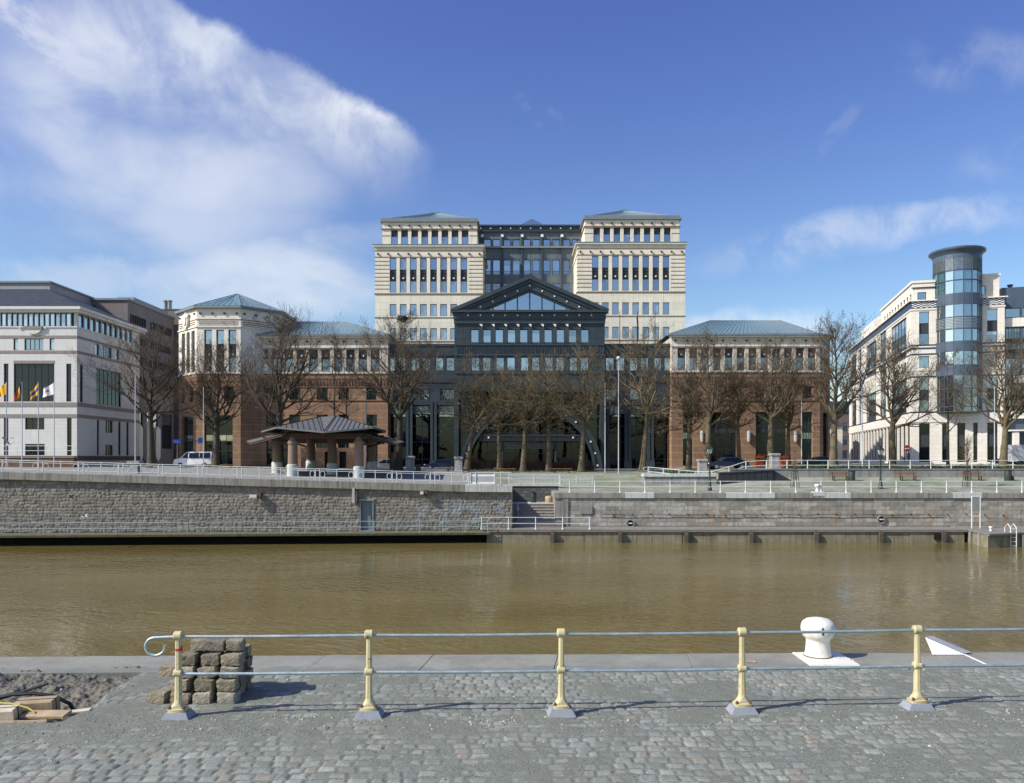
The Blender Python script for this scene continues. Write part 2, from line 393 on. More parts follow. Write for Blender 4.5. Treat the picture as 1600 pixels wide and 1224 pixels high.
mat('red_tape', (0.55, 0.035, 0.02), 0.4)
mat('bollard_paint', (0.72, 0.71, 0.63), 0.5, var=0.06, vscale=5, bump=0.3, bscale=14, extra=lambda N, tc, c: N.mix(N.math('MULTIPLY', N.ramp(N.noise(tc, 7, 6, 0.7), 0.50, 0.68), .45), c, (0.40, 0.35, 0.25)))
mat('black_gap', (0.006, 0.006, 0.006), 0.8)
mat('sett_brown', (0.26, 0.225, 0.16), 0.9, var=0.45, vscale=7, bump=1.0, bscale=35)
mat('sett_dark', (0.18, 0.155, 0.115), 0.9, var=0.45, vscale=7, bump=1.0, bscale=35)
mat('sett_pale', (0.33, 0.30, 0.235), 0.9, var=0.4, vscale=7, bump=1.0, bscale=35)
mat('raw_wood', (0.34, 0.26, 0.16), 0.8, var=0.3, vscale=5, bump=0.3)
mat('pale_wood', (0.52, 0.45, 0.34), 0.8, var=0.25, vscale=5, bump=0.3)
mat('rubber', (0.012, 0.012, 0.012), 0.55, var=0.2)
mat('yellow_hose', (0.50, 0.40, 0.09), 0.5)
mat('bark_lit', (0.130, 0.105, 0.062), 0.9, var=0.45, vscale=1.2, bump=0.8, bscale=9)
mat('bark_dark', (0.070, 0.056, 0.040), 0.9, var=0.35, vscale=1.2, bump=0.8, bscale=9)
mat('twig', (0.110, 0.083, 0.052), 0.9, var=0.3, vscale=0.4)
mat('twig_olive', (0.145, 0.115, 0.062), 0.9, var=0.3, vscale=0.4)
mat('nest', (0.04, 0.028, 0.018), 0.95, var=0.4, vscale=6, bump=1.0)
mat('hedge_leaf', (0.050, 0.075, 0.022), 0.8, var=0.5, vscale=2)
mat('bush_twig', (0.085, 0.050, 0.032), 0.9, var=0.4, vscale=2)
mat('bench_wood', (0.40, 0.17, 0.06), 0.6, var=0.2, vscale=4)
mat('bench_dull', (0.23, 0.135, 0.07), 0.7, var=0.2, vscale=4)
mat('iron_black', (0.02, 0.02, 0.02), 0.5, var=0.2)
mat('lamp_green', (0.018, 0.035, 0.030), 0.45, var=0.2)
mat('lamp_glass', (0.42, 0.43, 0.42), 0.2, var=0.05)
mat('bin_green', (0.030, 0.045, 0.038), 0.55, var=0.2)
mat('pav_metal', (0.15, 0.155, 0.15), 0.5, metal=0.3, var=0.15, vscale=0.9)
mat('pav_wood', (0.062, 0.028, 0.016), 0.7, var=0.3, vscale=2)
mat('pav_soffit', (0.045, 0.024, 0.015), 0.75, var=0.3, vscale=2, extra=joints(30, 0.2, 0.015, (0.03, 0.015, 0.01)))
mat('pav_column', (0.22, 0.155, 0.115), 0.85, var=0.18, vscale=3, bump=0.4, bscale=30, extra=joints(40, 0.9, 0.015, (0.2, 0.13, 0.1)))
mat('pier_stone', (0.30, 0.30, 0.29), 0.85, var=0.25, vscale=3, bump=0.4, streak=0.5)
mat('car_white', (0.72, 0.72, 0.70), 0.25, var=0.04)
mat('car_navy', (0.012, 0.016, 0.045), 0.2, var=0.1)
mat('car_black', (0.012, 0.012, 0.014), 0.2, var=0.1)
mat('car_silver', (0.36, 0.37, 0.38), 0.28, metal=0.5, var=0.05)
mat('truck_grey', (0.42, 0.44, 0.46), 0.4, var=0.1, streak=0.2)
mat('tyre', (0.015, 0.015, 0.015), 0.8)
mat('headlamp', (0.7, 0.7, 0.66), 0.15)
mat('tail_red', (0.35, 0.02, 0.015), 0.25)
mat('orange_paint', (0.75, 0.13, 0.02), 0.45, var=0.15)
mat('sign_red', (0.62, 0.02, 0.02), 0.35)
mat('sign_blue', (0.02, 0.07, 0.40), 0.35)
mat('sign_white', (0.82, 0.82, 0.80), 0.4)
mat('totem_red', (0.55, 0.03, 0.02), 0.4)
mat('flag_yellow', (0.85, 0.42, 0.02), 0.8)
mat('flag_blue', (0.02, 0.05, 0.30), 0.8)
mat('flag_white', (0.80, 0.80, 0.80), 0.8)
mat('flag_red', (0.60, 0.03, 0.02), 0.8)
mat('flag_black', (0.012, 0.012, 0.012), 0.8)
mat('pole_white', (0.48, 0.51, 0.53), 0.45, var=0.12, vscale=2)
mat('door_teal', (0.155, 0.20, 0.21), 0.5, var=0.12, vscale=2, streak=0.3)
mat('jacket', (0.27, 0.32, 0.42), 0.85, var=0.15, vscale=6)
mat('trousers', (0.13, 0.16, 0.26), 0.9, var=0.15, vscale=6)
mat('skin', (0.42, 0.25, 0.17), 0.6, var=0.06)
mat('hair', (0.025, 0.018, 0.012), 0.7)
mat('shoe', (0.20, 0.20, 0.20), 0.6)
mat('gull_white', (0.80, 0.80, 0.80), 0.8)
mat('gull_grey', (0.30, 0.32, 0.35), 0.8)
mat('pigeon_dark', (0.03, 0.03, 0.035), 0.7)
mat('barrel_tan', (0.42, 0.30, 0.16), 0.7, var=0.2, vscale=4)
mat('plaque_grey', (0.22, 0.235, 0.22), 0.6, var=0.1)
mat('bike_metal', (0.10, 0.10, 0.11), 0.4)

# ------------------------------------------------------------------ main office building
style('tower_tall', 'frame_dark', [(0, .33, 'glass_sky'), (.33, .57, 'spandrel'), (.57, .67, 'louvre'), (.67, 1, 'glass_sky')], stud='spandrel')
style('tower_top', 'frame_dark', [(0, .56, 'glass_sky'), (.56, 1, 'louvre')])
style('punched', 'frame_dark', [(0, 1, 'glass_sky')])
style('punched_mid', 'frame_dark', [(0, 1, 'glass_mid')])
style('pane_low', 'frame_dark', [(0, .24, 'glass_mid'), (.24, 1, 'glass_sky')])
style('louvre_grid', 'galv_dull', [(0, .25, 'glass_mid'), (.25, .5, 'glass_mid'), (.5, .75, 'glass_mid'), (.75, 1, 'glass_mid')], cols=2, fw=0.06)
style('loggia', 'frame_dark', [(0, .58, 'glass_mid'), (.58, 1, 'spandrel')], stud='spandrel')
style('brickwin', 'frame_dark', [(0, 1, 'glass_dark')], cols=2)
style('ground', 'frame_dark', [(0, .3, 'glass_dark'), (.3, .62, 'glass_dark'), (.62, .72, 'louvre'), (.72, 1, 'glass_dark')], cols=3, fw=0.1)
style('ground_green', 'frame_green', [(0, .3, 'glass_dark'), (.3, .5, 'glass_dark'), (.5, .62, 'glass_mid'), (.62, 1, 'glass_dark')], cols=4, fw=0.08)
style('curtain', 'slate_plain', [(0, .16, 'glass_dark'), (.16, .42, 'glass_dark'), (.42, .66, 'glass_dark'), (.66, .8, 'glass_dark'), (.8, 1, 'glass_mid')], cols=4, fw=0.12, mull=0.09)
style('hall_glass', 'slate_plain', [(0, .2, 'glass_dark'), (.2, .45, 'glass_dark'), (.45, .7, 'glass_dark'), (.7, 1, 'glass_dark')], cols=10, fw=0.12, mull=0.08)

SZ = 1.5
hq = thing('office_building', 'large symmetrical office complex with cream twin towers, dark gabled centre and red stone wings', 'building', (XX(828, 102), 102, SZ))

def stud_row(b, xs, z, y, mi, s=0.13, d=0.22):
    for x in xs: b.box(x - s, x + s, y - d, y + 0.02, z - s, z + s, mi)

def tower(pl, k):
    Yf = 120.0; X = lambda p: XX(pl + p, Yf); Z = lambda y: CAMZ + (HOR - y) * k * Yf / FPX
    ops = []; wins = []
    for i in range(8):
        a = X(22.9 + 15.8*i); b_ = X(33.3 + 15.8*i)
        for (yt, yb, st) in ((403.2, 457.4, 'tower_tall'), (475.3, 494.2, 'punched'), (513, 531, 'punched')):
            o = (a, b_, Z(yb), Z(yt)); ops.append(o); wins.append((o, st))
    x0, x1 = X(0), X(168.5); zt = Z(386)
    body = MB(); body.facade(x0, x1, 12.0, zt, ops, Yf, 0.35)
    body.quad((x1, Yf, 12), (x1, Yf+26, 12), (x1, Yf+26, zt), (x1, Yf, zt)); body.quad((x0, Yf+26, 12), (x0, Yf, 12), (x0, Yf, zt), (x0, Yf+26, zt))
    body.quad((x0, Yf, zt), (x1, Yf, zt), (x1, Yf+26, zt), (x0, Yf+26, zt)); body.quad((x1, Yf+26, 12), (x0, Yf+26, 12), (x0, Yf+26, zt), (x1, Yf+26, zt))
    # setback storey
    Yu = Yf + 1.4; Xu = lambda p: XX(pl + p, Yu); Zu = lambda y: CAMZ + (HOR - y) * k * Yu / FPX
    ux0, ux1 = Xu(11.5), Xu(159.5); zu = Zu(347.5); ops2 = []
    for i in range(8): ops2.append((Xu(25.2 + 15.75*i), Xu(35.7 + 15.75*i), Zu(382.0), Zu(359.6)))
    body.facade(ux0, ux1, zt, zu, ops2, Yu, 0.35)
    for xx, sg in ((ux1, 1), (ux0, -1)):
        q = [(xx, Yu, zt), (xx, Yu+22, zt), (xx, Yu+22, zu), (xx, Yu, zu)]
        body.quad(*(q if sg > 0 else q[::-1]))
    body.quad((ux1, Yu+22, zt), (ux0, Yu+22, zt), (ux0, Yu+22, zu), (ux1, Yu+22, zu))
    T = body.build('tower', 'cream', hq)
    for o, st in wins: window(T, plane(0, Yf), *o, st, 0.17)
    for o in ops2: window(T, plane(0, Yu), *o, 'tower_top', 0.17)
    c = MB()
    def band(xa, xb, y, yb, z0, z1, pr, mi): c.box(xa - pr, xb + pr, y - pr, yb + pr, z0, z1, mi)
    band(x0, x1, Yf, Yf+26, zt, zt+0.28, 0.28, 0); band(x0, x1, Yf, Yf+26, zt+0.28, zt+0.36, 0.36, 1)
    band(x0, x1, Yf, Yf+26, Z(392.6), Z(391.4), 0.06, 2); band(x0, x1, Yf, Yf+26, Z(402.3), Z(401.4), 0.06, 2)
    band(x0, x1, Yf, Yf+26, Z(460.2), Z(458.6), 0.10, 2); band(x0, x1, Yf, Yf+26, Z(497.3), Z(495.9), 0.06, 2); band(x0, x1, Yf, Yf+26, Z(534.5), Z(533), 0.06, 2)
    for i in range(1, 9):
        y = 402.2 + 6.2*i
        c.box(x0-0.03, X(22.0), Yf-0.03, Yf+1.0, Z(y)-0.055, Z(y)+0.055, 2); c.box(X(146.3), x1+0.03, Yf-0.03, Yf+1.0, Z(y)-0.055, Z(y)+0.055, 2)
    stud_row(c, [X(4.5 + 15.85*i) for i in range(11)], Z(397), Yf, 3, 0.11)
    band(ux0, ux1, Yu, Yu+22, zu, zu+0.22, 0.32, 1); band(ux0, ux1, Yu, Yu+22, zu+0.22, zu+0.62, 0.12, 1)
    band(ux0, ux1, Yu, Yu+22, Zu(359.0), Zu(357.6), 0.16, 2); 
    c.box(ux0-0.03, Xu(24.2), Yu-0.03, Yu+.5, Zu(368.7)-.06, Zu(368.7)+.06, 2); c.box(Xu(147), ux1+.03, Yu-0.03, Yu+.5, Zu(368.7)-.06, Zu(368.7)+.06, 2)
    stud_row(c, [Xu(22.3 + 15.7*i) for i in range(9)], Zu(353.3), Yu, 3, 0.11)
    c.build('cornice', ['cream_plain', 'coping_metal', 'joint_brown', 'iron_black'], T)
    r = MB(); e = 1.0; z0 = zu + 0.62; z1 = zu + 3.9; xm = (ux0+ux1)/2; ym = Yu+9
    lo_ = [(ux0+e, Yu+e, z0), (ux1-e, Yu+e, z0), (ux1-e, Yu+21, z0), (ux0+e, Yu+21, z0)]
    r.loft([lo_, [(x, y, z0+0.35) for x, y, z in lo_], [(xm-.9, ym-1, z1), (xm+.9, ym-1, z1), (xm+.9, ym+1, z1), (xm-.9, ym+1, z1)]])
    r.box(xm-.8, xm+.8, ym-.9, ym+.9, z1, z1+0.3)
    for t in np.linspace(0.02, 0.98, 22):                                     # standing seams on the front slope
        xa = ux0+e + t*(ux1-ux0-2*e); xb = xm - .9 + t*1.8
        r.tube([(xa, Yu+e, z0+0.37), (xb, ym-1, z1+0.02)], 0.045, 4, 1)
    r.build('roof', ['roof_zinc', 'coping_metal'], T)
    return T
TL = tower(586.0, 1.0); TR = tower(902.0, 1.011)
TL['label'] = 'cream tower left of the gable'; TR['label'] = 'cream tower right of the gable'

# link between the towers
def link():
    Y = 127.0; X = lambda p: XX(p, Y); Z = lambda y: ZZ(y, Y)
    x0, x1 = XX(745, Y), XX(912, Y); ops = []; wins = []
    for i in range(5):
        b0 = 756 + 31*i
        for (a, c) in ((0, 11), (14, 25.5)):
            for (yt, yb, st) in ((373.8, 385, 'punched'), (406, 429.5, 'pane_low'), (443, 462, 'louvre_grid')):
                o = (X(b0+a), X(b0+c), Z(yb), Z(yt)); ops.append(o); wins.append((o, st))
    b = MB(); b.facade(x0, x1, 14, Z(353), ops, Y, 0.4); b.quad((x0, Y, Z(353)), (x1, Y, Z(353)), (x1, Y+16, Z(353)), (x0, Y+16, Z(353)))
    L = b.build('glazed_link', 'grey_clad', hq)
    for o, st in wins: window(L, plane(0, Y), *o, st, 0.12)
    c = MB(); 
    for (y0, y1, pr, mi) in ((355, 352.5, 0.5, 0), (363, 361, 0.35, 0), (388.5, 386, 0.45, 1)): c.box(x0, x1, Y-pr, Y+0.05, Z(y0), Z(y1), mi)
    c.box(x0, x1, Y-0.25, Y, Z(361), Z(355), 0)
    stud_row(c, [X(751 + 15.6*i) for i in range(11)], Z(357.7), Y-0.25, 2, 0.11, 0.1)
    for i in range(5): c.box(X(752.5+31*i), X(755.2+31*i), Y-0.3, Y, Z(468), Z(366), 0)
    for i in range(5): c.box(X(751.8+31*i), X(755.8+31*i), Y-0.6, Y-0.3, Z(372), Z(368), 2)
    c.build('cornice', ['slate_plain', 'galv_dull', 'stud_white'], L)
    r = MB(); xc = X(833); z0 = Z(353)
    r.loft([[(xc-4, Y+3, z0), (xc+4, Y+3, z0), (xc+4, Y+11, z0), (xc-4, Y+11, z0)], [(xc-.05, Y+6.9, z0+3.3), (xc+.05, Y+6.9, z0+3.3), (xc+.05, Y+7.1, z0+3.3), (xc-.05, Y+7.1, z0+3.3)]])
    r.build('roof', 'roof_violet', L)
link()

# gabled centre
def gable():
    Y = 101.0; X = lambda p: XX(p, Y); Z = lambda y: ZZ(y, Y)
    ops = []; wins = []
    for i in range(10):
        o = (X(735.5+19.13*i), X(748.2+19.13*i), Z(535.6), Z(514.7)); ops.append(o); wins.append((o, 'punched'))
    for i in range(5):
        for a in (0, 17.1):
            o = (X(736.7+38.3*i+a), X(749.6+38.3*i+a), Z(579.6), Z(558.2)); ops.append(o); wins.append((o, 'punched'))
    x0, x1 = X(710), X(945); zb = Z(602); zt = Z(488)
    b = MB(); b.facade(x0, x1, zb, zt, ops, Y, 0.4)
    for xx, sg in ((x1, 1), (x0, -1)):
        q = [(xx, Y, SZ-.3), (xx, Y+18, SZ-.3), (xx, Y+18, zt), (xx, Y, zt)]; b.quad(*(q if sg > 0 else q[::-1]))
    b.quad((x0, Y, zb), (x0, Y+2.3, zb), (x1, Y+2.3, zb), (x1, Y, zb))
    # piers at the ends of the open ground storeys
    b.box(x0, x0+0.55, Y, Y+2.0, SZ-.3, zb); b.box(x1-0.55, x1, Y, Y+2.0, SZ-.3, zb)
    b.box(x0, x1, Y-0.06, Y, Z(612), Z(600)); b.box(x0, x1, Y, Y+.4, Z(612), Z(602)-.002)
    G = b.build('gabled_hall', 'slate_clad', hq)
    for o, st in wins: window(G, plane(0, Y), *o, st, 0.2)
    c = MB()
    # frieze, cornice
    c.box(X(708.5), X(946.5), Y-0.35, Y-.002, Z(499), Z(489.5)); c.box(X(705), X(950), Y-0.75, Y-.004, Z(489.5), Z(486)); c.box(X(709.3), X(945.7), Y-0.22, Y-.003, Z(506), Z(499))
    c.box(x0, x1, Y-0.15, Y-.002, Z(540), Z(537.4)); c.box(x0, x1, Y-0.18, Y-.003, Z(556), Z(553.5)); c.box(x0, x1, Y-0.15, Y-.004, Z(584), Z(581.6))
    for i in range(61): c.box(x0+.3+i*.32, x0+.42+i*.32, Y-0.07, Y-.002, Z(552), Z(543))
    stud_row(c, [X(731.7+19.2*i) for i in range(11)], Z(493.7), Y-0.35, 1, 0.085, 0.08)
    for i in range(9):                                           # lamp housings over the piers of the upper windows
        xx = X(751.5 + 19.13*i); c.xz([(xx-.19, Z(507.5)), (xx+.19, Z(507.5)), (xx+.19, Z(511.6)), (xx+.02, Z(510.4))][::-1], Y-0.42, Y-.002, 1); c.box(xx-.3, xx+.3, Y-.1, Y-.001, Z(536), Z(512), 0)
    c.build('cornice', ['slate_plain', 'stud_white'], G)
    # pediment: raking cornice in three steps and the glazed tympanum
    p = MB(); ax, az = X(827.7), Z(432); l, r_, ez = X(705), X(950.5), Z(484.5)
    def rake(t0, t1, y0, y1):
        n = 1
        zc = Z(486.2)
        def off(t): return [(l, ez - t), (ax, az - t), (r_, ez - t)]
        def clip(poly):
            out = []
            for i in range(len(poly)):
                a, b_ = poly[i], poly[(i+1) % len(poly)]
                if a[1] >= zc: out.append(a)
                if (a[1] >= zc) != (b_[1] >= zc): f_ = (zc-a[1])/(b_[1]-a[1]); out.append((a[0]+(b_[0]-a[0])*f_, zc))
            return out
        o, i_ = off(t0), off(t1)
        for q in ([o[0], o[1], i_[1], i_[0]], [o[1], o[2], i_[2], i_[1]]):
            q = clip(q)
            if len(q) > 2: p.xz(q, y0, y1)
    rake(0, 0.5, Y-0.8, Y+18); rake(0.5, 0.9, Y-0.55, Y+.3); rake(0.9, 1.75, Y-0.35, Y+.3); rake(1.75, 2.05, Y-0.15, Y+.3)
    # solid corners left and right of the tympanum
    zt2 = Z(487); sl = (az-ez)/(ax-l)
    tl, tr, tz = X(759.5), X(894), Z(457.4)
    zin = ez - 2.05
    p.xz([(l+.6, zt2), (tl, zt2), (tl, min(zt2+.05, az))], Y, Y+.3)
    for k in range(6):
        t = -0.5 + k/5.0
        zz = az - sl*abs(19.2*5*t/FPX*Y*1.0) - 1.95
        xs = ax + (k-2.5)*0
    for k in range(-3, 4):
        xx = ax + k*19.2/FPX*Y; zz = az - 2.0 - sl*abs(xx-ax)
        if zz > zt2: p.box(xx-.09, xx+.09, Y-0.05, Y+.2, zt2, zz)
    for sgn in (-1, 1):
        for k in range(6):
            xx = ax + sgn*k*19.2/FPX*Y; zz = az - 1.32 - sl*abs(xx-ax)
            if k or sgn > 0: p.box(xx-.09, xx+.09, Y-0.43, Y-.3, zz-.09, zz+.09, 1)
    p.build('pediment', ['slate_plain', 'stud_white'], G)
    g = MB(); g.add([(l, Y+.1, zt2), (r_, Y+.1, zt2), (ax, Y+.1, az-.7)], [(0, 1, 2)]); g.build('window', 'glass_sky', G)
    # roof
    rf = MB(); rf.add([(l, Y-.8, ez+.003), (ax, Y-.8, az+.003), (ax, Y+17, az+.003), (l, Y+17, ez+.003), (r_, Y-.8, ez+.003), (r_, Y+17, ez+.003)], [(0, 3, 2, 1), (1, 2, 5, 4)]); rf.build('roof', 'slate_plain', G)
    # glazed screen behind the arch
    zg = zb - .02
    window(G, plane(0, Y+2.2), x0+.4, x1-.4, SZ-.2, zg, 'hall_glass', 0.0)
    # the great arch
    a = MB(); cx, cz = X(829), Z(737); ri, ro = 98.5*Y/FPX, 110.0*Y/FPX; n = 40
    for (ra, rb, y0, y1) in ((ri, ro, Y-0.5, Y+0.9), (ro-.3, ro+.12, Y-0.7, Y-.5), (ri-.1, ri+.25, Y-0.65, Y-.5)):
        ringsv = []
        for k in range(n+1):
            th = math.pi*k/n; c_, s_ = math.cos(th), math.sin(th)
            ringsv.append([(cx+ra*c_, y0, cz+ra*s_), (cx+rb*c_, y0, cz+rb*s_), (cx+rb*c_, y1, cz+rb*s_), (cx+ra*c_, y1, cz+ra*s_)])
        a.loft(ringsv)
    rm = (ri+ro)/2
    for k in range(17):
        th = math.pi*(k+.5)/17; xx, zz = cx+rm*math.cos(th), cz+rm*math.sin(th)
        a.box(xx-.11, xx+.11, Y-0.58, Y-.5, zz-.11, zz+.11, 1)
    a.build('arch', ['slate_plain', 'stud_white'], G)
    k = MB(); k.box(X(749), X(907), Y-0.4, Y+1.5, Z(690), Z(680)); k.box(X(747), X(909), Y-0.5, Y-.4, Z(682), Z(679.5)); 
    for i in range(70): k.box(X(750)+i*.19, X(750)+i*.19+.06, Y-0.44, Y-.4, Z(689.5), Z(682.5))
    stud_row(k, [X(763.5), X(895)], Z(684), Y-0.44, 1, .11, .06)
    for i in range(5): k.box(X(784), X(870), Y+0.5, Y+.6, Z(693+2*i), Z(692+2*i), 2)
    for xx in (785, 868): k.box(X(xx)-.1, X(xx)+.1, Y+.2, Y+.9, SZ-.3, Z(690))
    k.build('canopy', ['slate_plain', 'stud_white', 'galv_dull'], G)
gable()

def side_link(pa, pb, cols_, wins_x, pairs_low, nm):
    Y = 103.0; X = lambda p: XX(p, Y); Z = lambda y: ZZ(y, Y)
    ops = [(X(a), X(b), Z(579.6), Z(558.6)) for a, b in wins_x] 
    low = [(X(a), X(b), Z(624.7), Z(608)) for a, b in pairs_low]
    x0, x1 = X(pa), X(pb); zt = Z(537.5); zb = Z(628)
    b = MB(); b.facade(x0, x1, zb, zt, ops+low, Y, 0.4); b.quad((x0, Y, zt), (x1, Y, zt), (x1, Y+17, zt), (x0, Y+17, zt)); b.quad((x0, Y, zb), (x0, Y+2, zb), (x1, Y+2, zb), (x1, Y, zb))
    b.box(x0, x1, Y-.12, Y+.001, Z(541), Z(537.4)); b.box(x0, x1, Y-.1, Y-.001, Z(556), Z(553.5)); b.box(x0, x1, Y-.1, Y-.001, Z(598), Z(595)); b.box(x0, x1, Y-.25, Y-.002, Z(633), Z(626))
    L = b.build('dark_link', 'slate_clad', hq)
    for o in ops: window(L, plane(0, Y), *o, 'punched', 0.2)
    for o in low: window(L, plane(0, Y), *o, 'punched_mid', 0.2)
    window(L, plane(0, Y+1.6), x0+.02, x1-.02, SZ-.2, zb-.02, 'curtain', 0.0)
    s = MB()
    for i in range(8): s.box(x0, x1, Y+.2, Y+.35, Z(631+2.2*i), Z(630+2.2*i))
    s.build('sunscreen', 'galv_dull', L)
    for (p0, p1) in cols_:
        k = MB(); xm = X((p0+p1)/2); wd = .16
        for dx_ in (-.26, .26): k.box(xm+dx_-wd, xm+dx_+wd, Y-.35, Y-.02, SZ-.3, zb)
        k.box(xm-.2, xm+.2, Y-.15, Y+.2, SZ-.3, zb-.01); k.box(xm-.5, xm+.5, Y-.45, Y+.25, SZ-.3, SZ+1.2)
        k.build('column', 'slate_plain', L)
side_link(604, 711, [(637, 643), (674.5, 681), (711, 718)], [(608, 617), (622, 634), (642, 655), (659, 672.5), (680, 693), (697, 710)], [(658, 671.5), (688, 710)], 0)
side_link(944, 1051, [(944, 950), (977.5, 983.5), (1012.5, 1019.5)], [(946.5, 960), (963, 976.5), (984, 997), (1001, 1014), (1022, 1034), (1038, 1048)], [(947, 964), (984, 1000)], 1)

def wing(p0, p1, ch, wx, ww, eave, capz, wbot, lowwin, ground, lamps, ridge, Y=102.0):
    X = lambda p: XX(p, Y); Z = lambda y: ZZ(y, Y)
    x0, x1 = X(p0), X(p1)
    lg = [(X(a), X(a+ww), Z(wbot), Z(capz)) for a in wx]
    lw = [(X(a), X(b), Z(yb), Z(yt)) for a, b, yt, yb in lowwin]; gr = [(X(a), X(b), SZ+.5, Z(yt)) for a, b, yt in ground]
    zb = Z(wbot)-.25; ze = Z(eave)
    red = MB(); red.facade(x0, x1, SZ-.5, zb, lw+gr, Y, 0.45)
    crm = MB(); crm.facade(x0, x1, zb, ze, lg, Y, 0.45)
    D = 18.0; xs0, xs1 = x0, x1; yr = Y + D
    if ch:                                                       # bevelled outer corner
        xe, ye = ch
        L = math.hypot(xe-x1, ye-Y); M = plane(x1, Y, 0, math.atan2(ye-Y, xe-x1))
        red.M = M; crm.M = M
        cw = [(L*.12+i*L*.3, L*.12+i*L*.3+L*.19, Z(wbot), Z(capz)) for i in range(3)]
        cl_ = [(L*.2, L*.42, Z(622), Z(600)), (L*.6, L*.82, Z(622), Z(600)), (L*.3, L*.8, SZ+.5, Z(644))]
        red.facade(0, L, SZ-.5, zb, cl_, 0, .45); crm.facade(0, L, zb, ze, cw, 0, .45)
        red.M = None; crm.M = None; xs1 = xe
        for bb, z0, z1 in ((red, SZ-.5, zb), (crm, zb, ze)): bb.quad((xe, ye, z0), (xe, yr, z0), (xe, yr, z1), (xe, ye, z1))
    else:
        for bb, z0, z1 in ((red, SZ-.5, zb), (crm, zb, ze)): bb.quad((x1, Y, z0), (x1, yr, z0), (x1, yr, z1), (x1, Y, z1))
    for bb, z0, z1 in ((red, SZ-.5, zb), (crm, zb, ze)): bb.quad((x0, yr, z0), (x0, Y, z0), (x0, Y, z1), (x0, yr, z1))
    Wg = red.build('wing', 'redstone', hq)
    crm.build('loggia', 'column_stone', Wg)
    P0 = plane(0, Y)
    for o in lg: window(Wg, P0, *o, 'loggia', 0.3)
    for o in lw: window(Wg, P0, *o, 'brickwin', 0.2)
    for o in gr: window(Wg, P0, *o, 'ground' if o[1]-o[0] > 2 else 'ground_green', 0.3)
    if ch:
        for o in cw: window(Wg, M, *o, 'loggia', 0.3)
        for o in cl_: window(Wg, M, *o, 'brickwin', 0.2)
    c = MB()
    outline = [(x0, Y), (x1, Y)] + ([ch] if ch else [])
    def ring(z0, z1, pr, mi):
        for k in range(len(outline)-1):
            a, b_ = Vector((*outline[k], 0)), Vector((*outline[k+1], 0)); d = (b_-a).normalized(); nn = Vector((d.y, -d.x, 0))
            e = 0.0 if k else pr
            q0 = a - d*e + nn*pr; q1 = b_ + d*pr*.45 + nn*pr
            c.loft([[(q0.x, q0.y, z0), (q1.x, q1.y, z0), (b_.x, b_.y, z0), (a.x-d.x*e, a.y, z0)], [(q0.x, q0.y, z1), (q1.x, q1.y, z1), (b_.x, b_.y, z1), (a.x-d.x*e, a.y, z1)]], mi)
    ring(ze, ze+.25, .55, 1); ring(ze-.2, ze, .35, 0); ring(Z(capz)+.18, Z(capz)+.36, .16, 0); ring(zb-.02, zb+.16, .14, 0); ring(Z(wbot)-1.0, Z(wbot)-.82, .08, 2); ring(Z(wbot)-2.1, Z(wbot)-1.95, .08, 2)
    ring(Z(626.5), Z(625), .1, 2)
    n = int((x1-x0)/.42)
    for i in range(n): c.box(x0+.2+i*.42, x0+.34+i*.42, Y-.1, Y-.001, Z(wbot)-1.9, Z(wbot)-1.15, 2)
    stud_row(c, [lg[0][0]-.28 + (lg[1][0]-lg[0][0])*i for i in range(len(lg)+1)], (Z(capz)+.36+ze)/2, Y, 3, .11, .16)
    c.build('cornice', ['cream_plain', 'coping_metal', 'redstone_plain', 'iron_black'], Wg)
    r = MB(); zr = ze + ridge[2]; e = .45
    ya, yb_ = Y-e, yr
    base = [(x0-e, ya), (x1+ (0 if ch else e), ya)] + ([(ch[0]+e*.6, ch[1]-.1), (ch[0]+e*.6, yb_)] if ch else [(x1+e, yb_)]) + [(x0-e, yb_)]
    bz = ze+.25; ym = Y + 7.5; ra, rb = X(ridge[0])*ym/Y, X(ridge[1])*ym/Y
    vs = [(x, y, bz) for x, y in base] + [(ra, ym, zr), (rb, ym, zr)]; nb = len(base)
    fs = [(0, 1, nb+1, nb)]
    if ch: fs += [(1, 2, nb+1), (2, 3, nb+1), (3, 4, nb, nb+1), (4, 0, nb)]
    else: fs += [(1, 2, nb+1), (2, 3, nb, nb+1), (3, 0, nb)]
    r.add(vs, fs)
    for t in np.linspace(.01, .99, 34): 
        r.tube([(base[0][0]+t*(base[1][0]-base[0][0]), ya, bz+.02), (ra+t*(rb-ra), ym, zr+.02)], .04, 4, 1)
    r.build('roof', ['roof_zinc', 'coping_metal'], Wg)
    for p in lamps:
        l = MB(); l.lathe([(.06, -.75), (.2, -.7), (.24, -.3), (.24, .45), (.2, .7), (.05, .75)], 14, X(p), Y-.3); l.M = None
        l.v = [(x, y, z+Z(682)) for x, y, z in l.v]; l.box(X(p)-.08, X(p)+.08, Y-.2, Y+.01, Z(682)-.1, Z(682)+.1, 1)
        l.build('wall_lamp', ['lamp_glass', 'iron_black'], Wg, smooth='auto')
    return Wg
WL = wing(393, 606, None, [405.7+19.3*i for i in range(10)], 13.6, 526, 546, 581, [(416, 433, 603, 625), (452, 469, 603, 625), (495, 512, 603, 625), (529, 545, 603, 625), (572, 588, 603, 625), (416, 433, 648, 666), (452, 469, 648, 666), (495, 512, 648, 666), (529, 545, 648, 666), (573, 589, 648, 666)],
     [(416, 452, 690), (494, 516, 686), (528, 545, 690), (572, 590, 690)], [], (466, 540, 3.3))
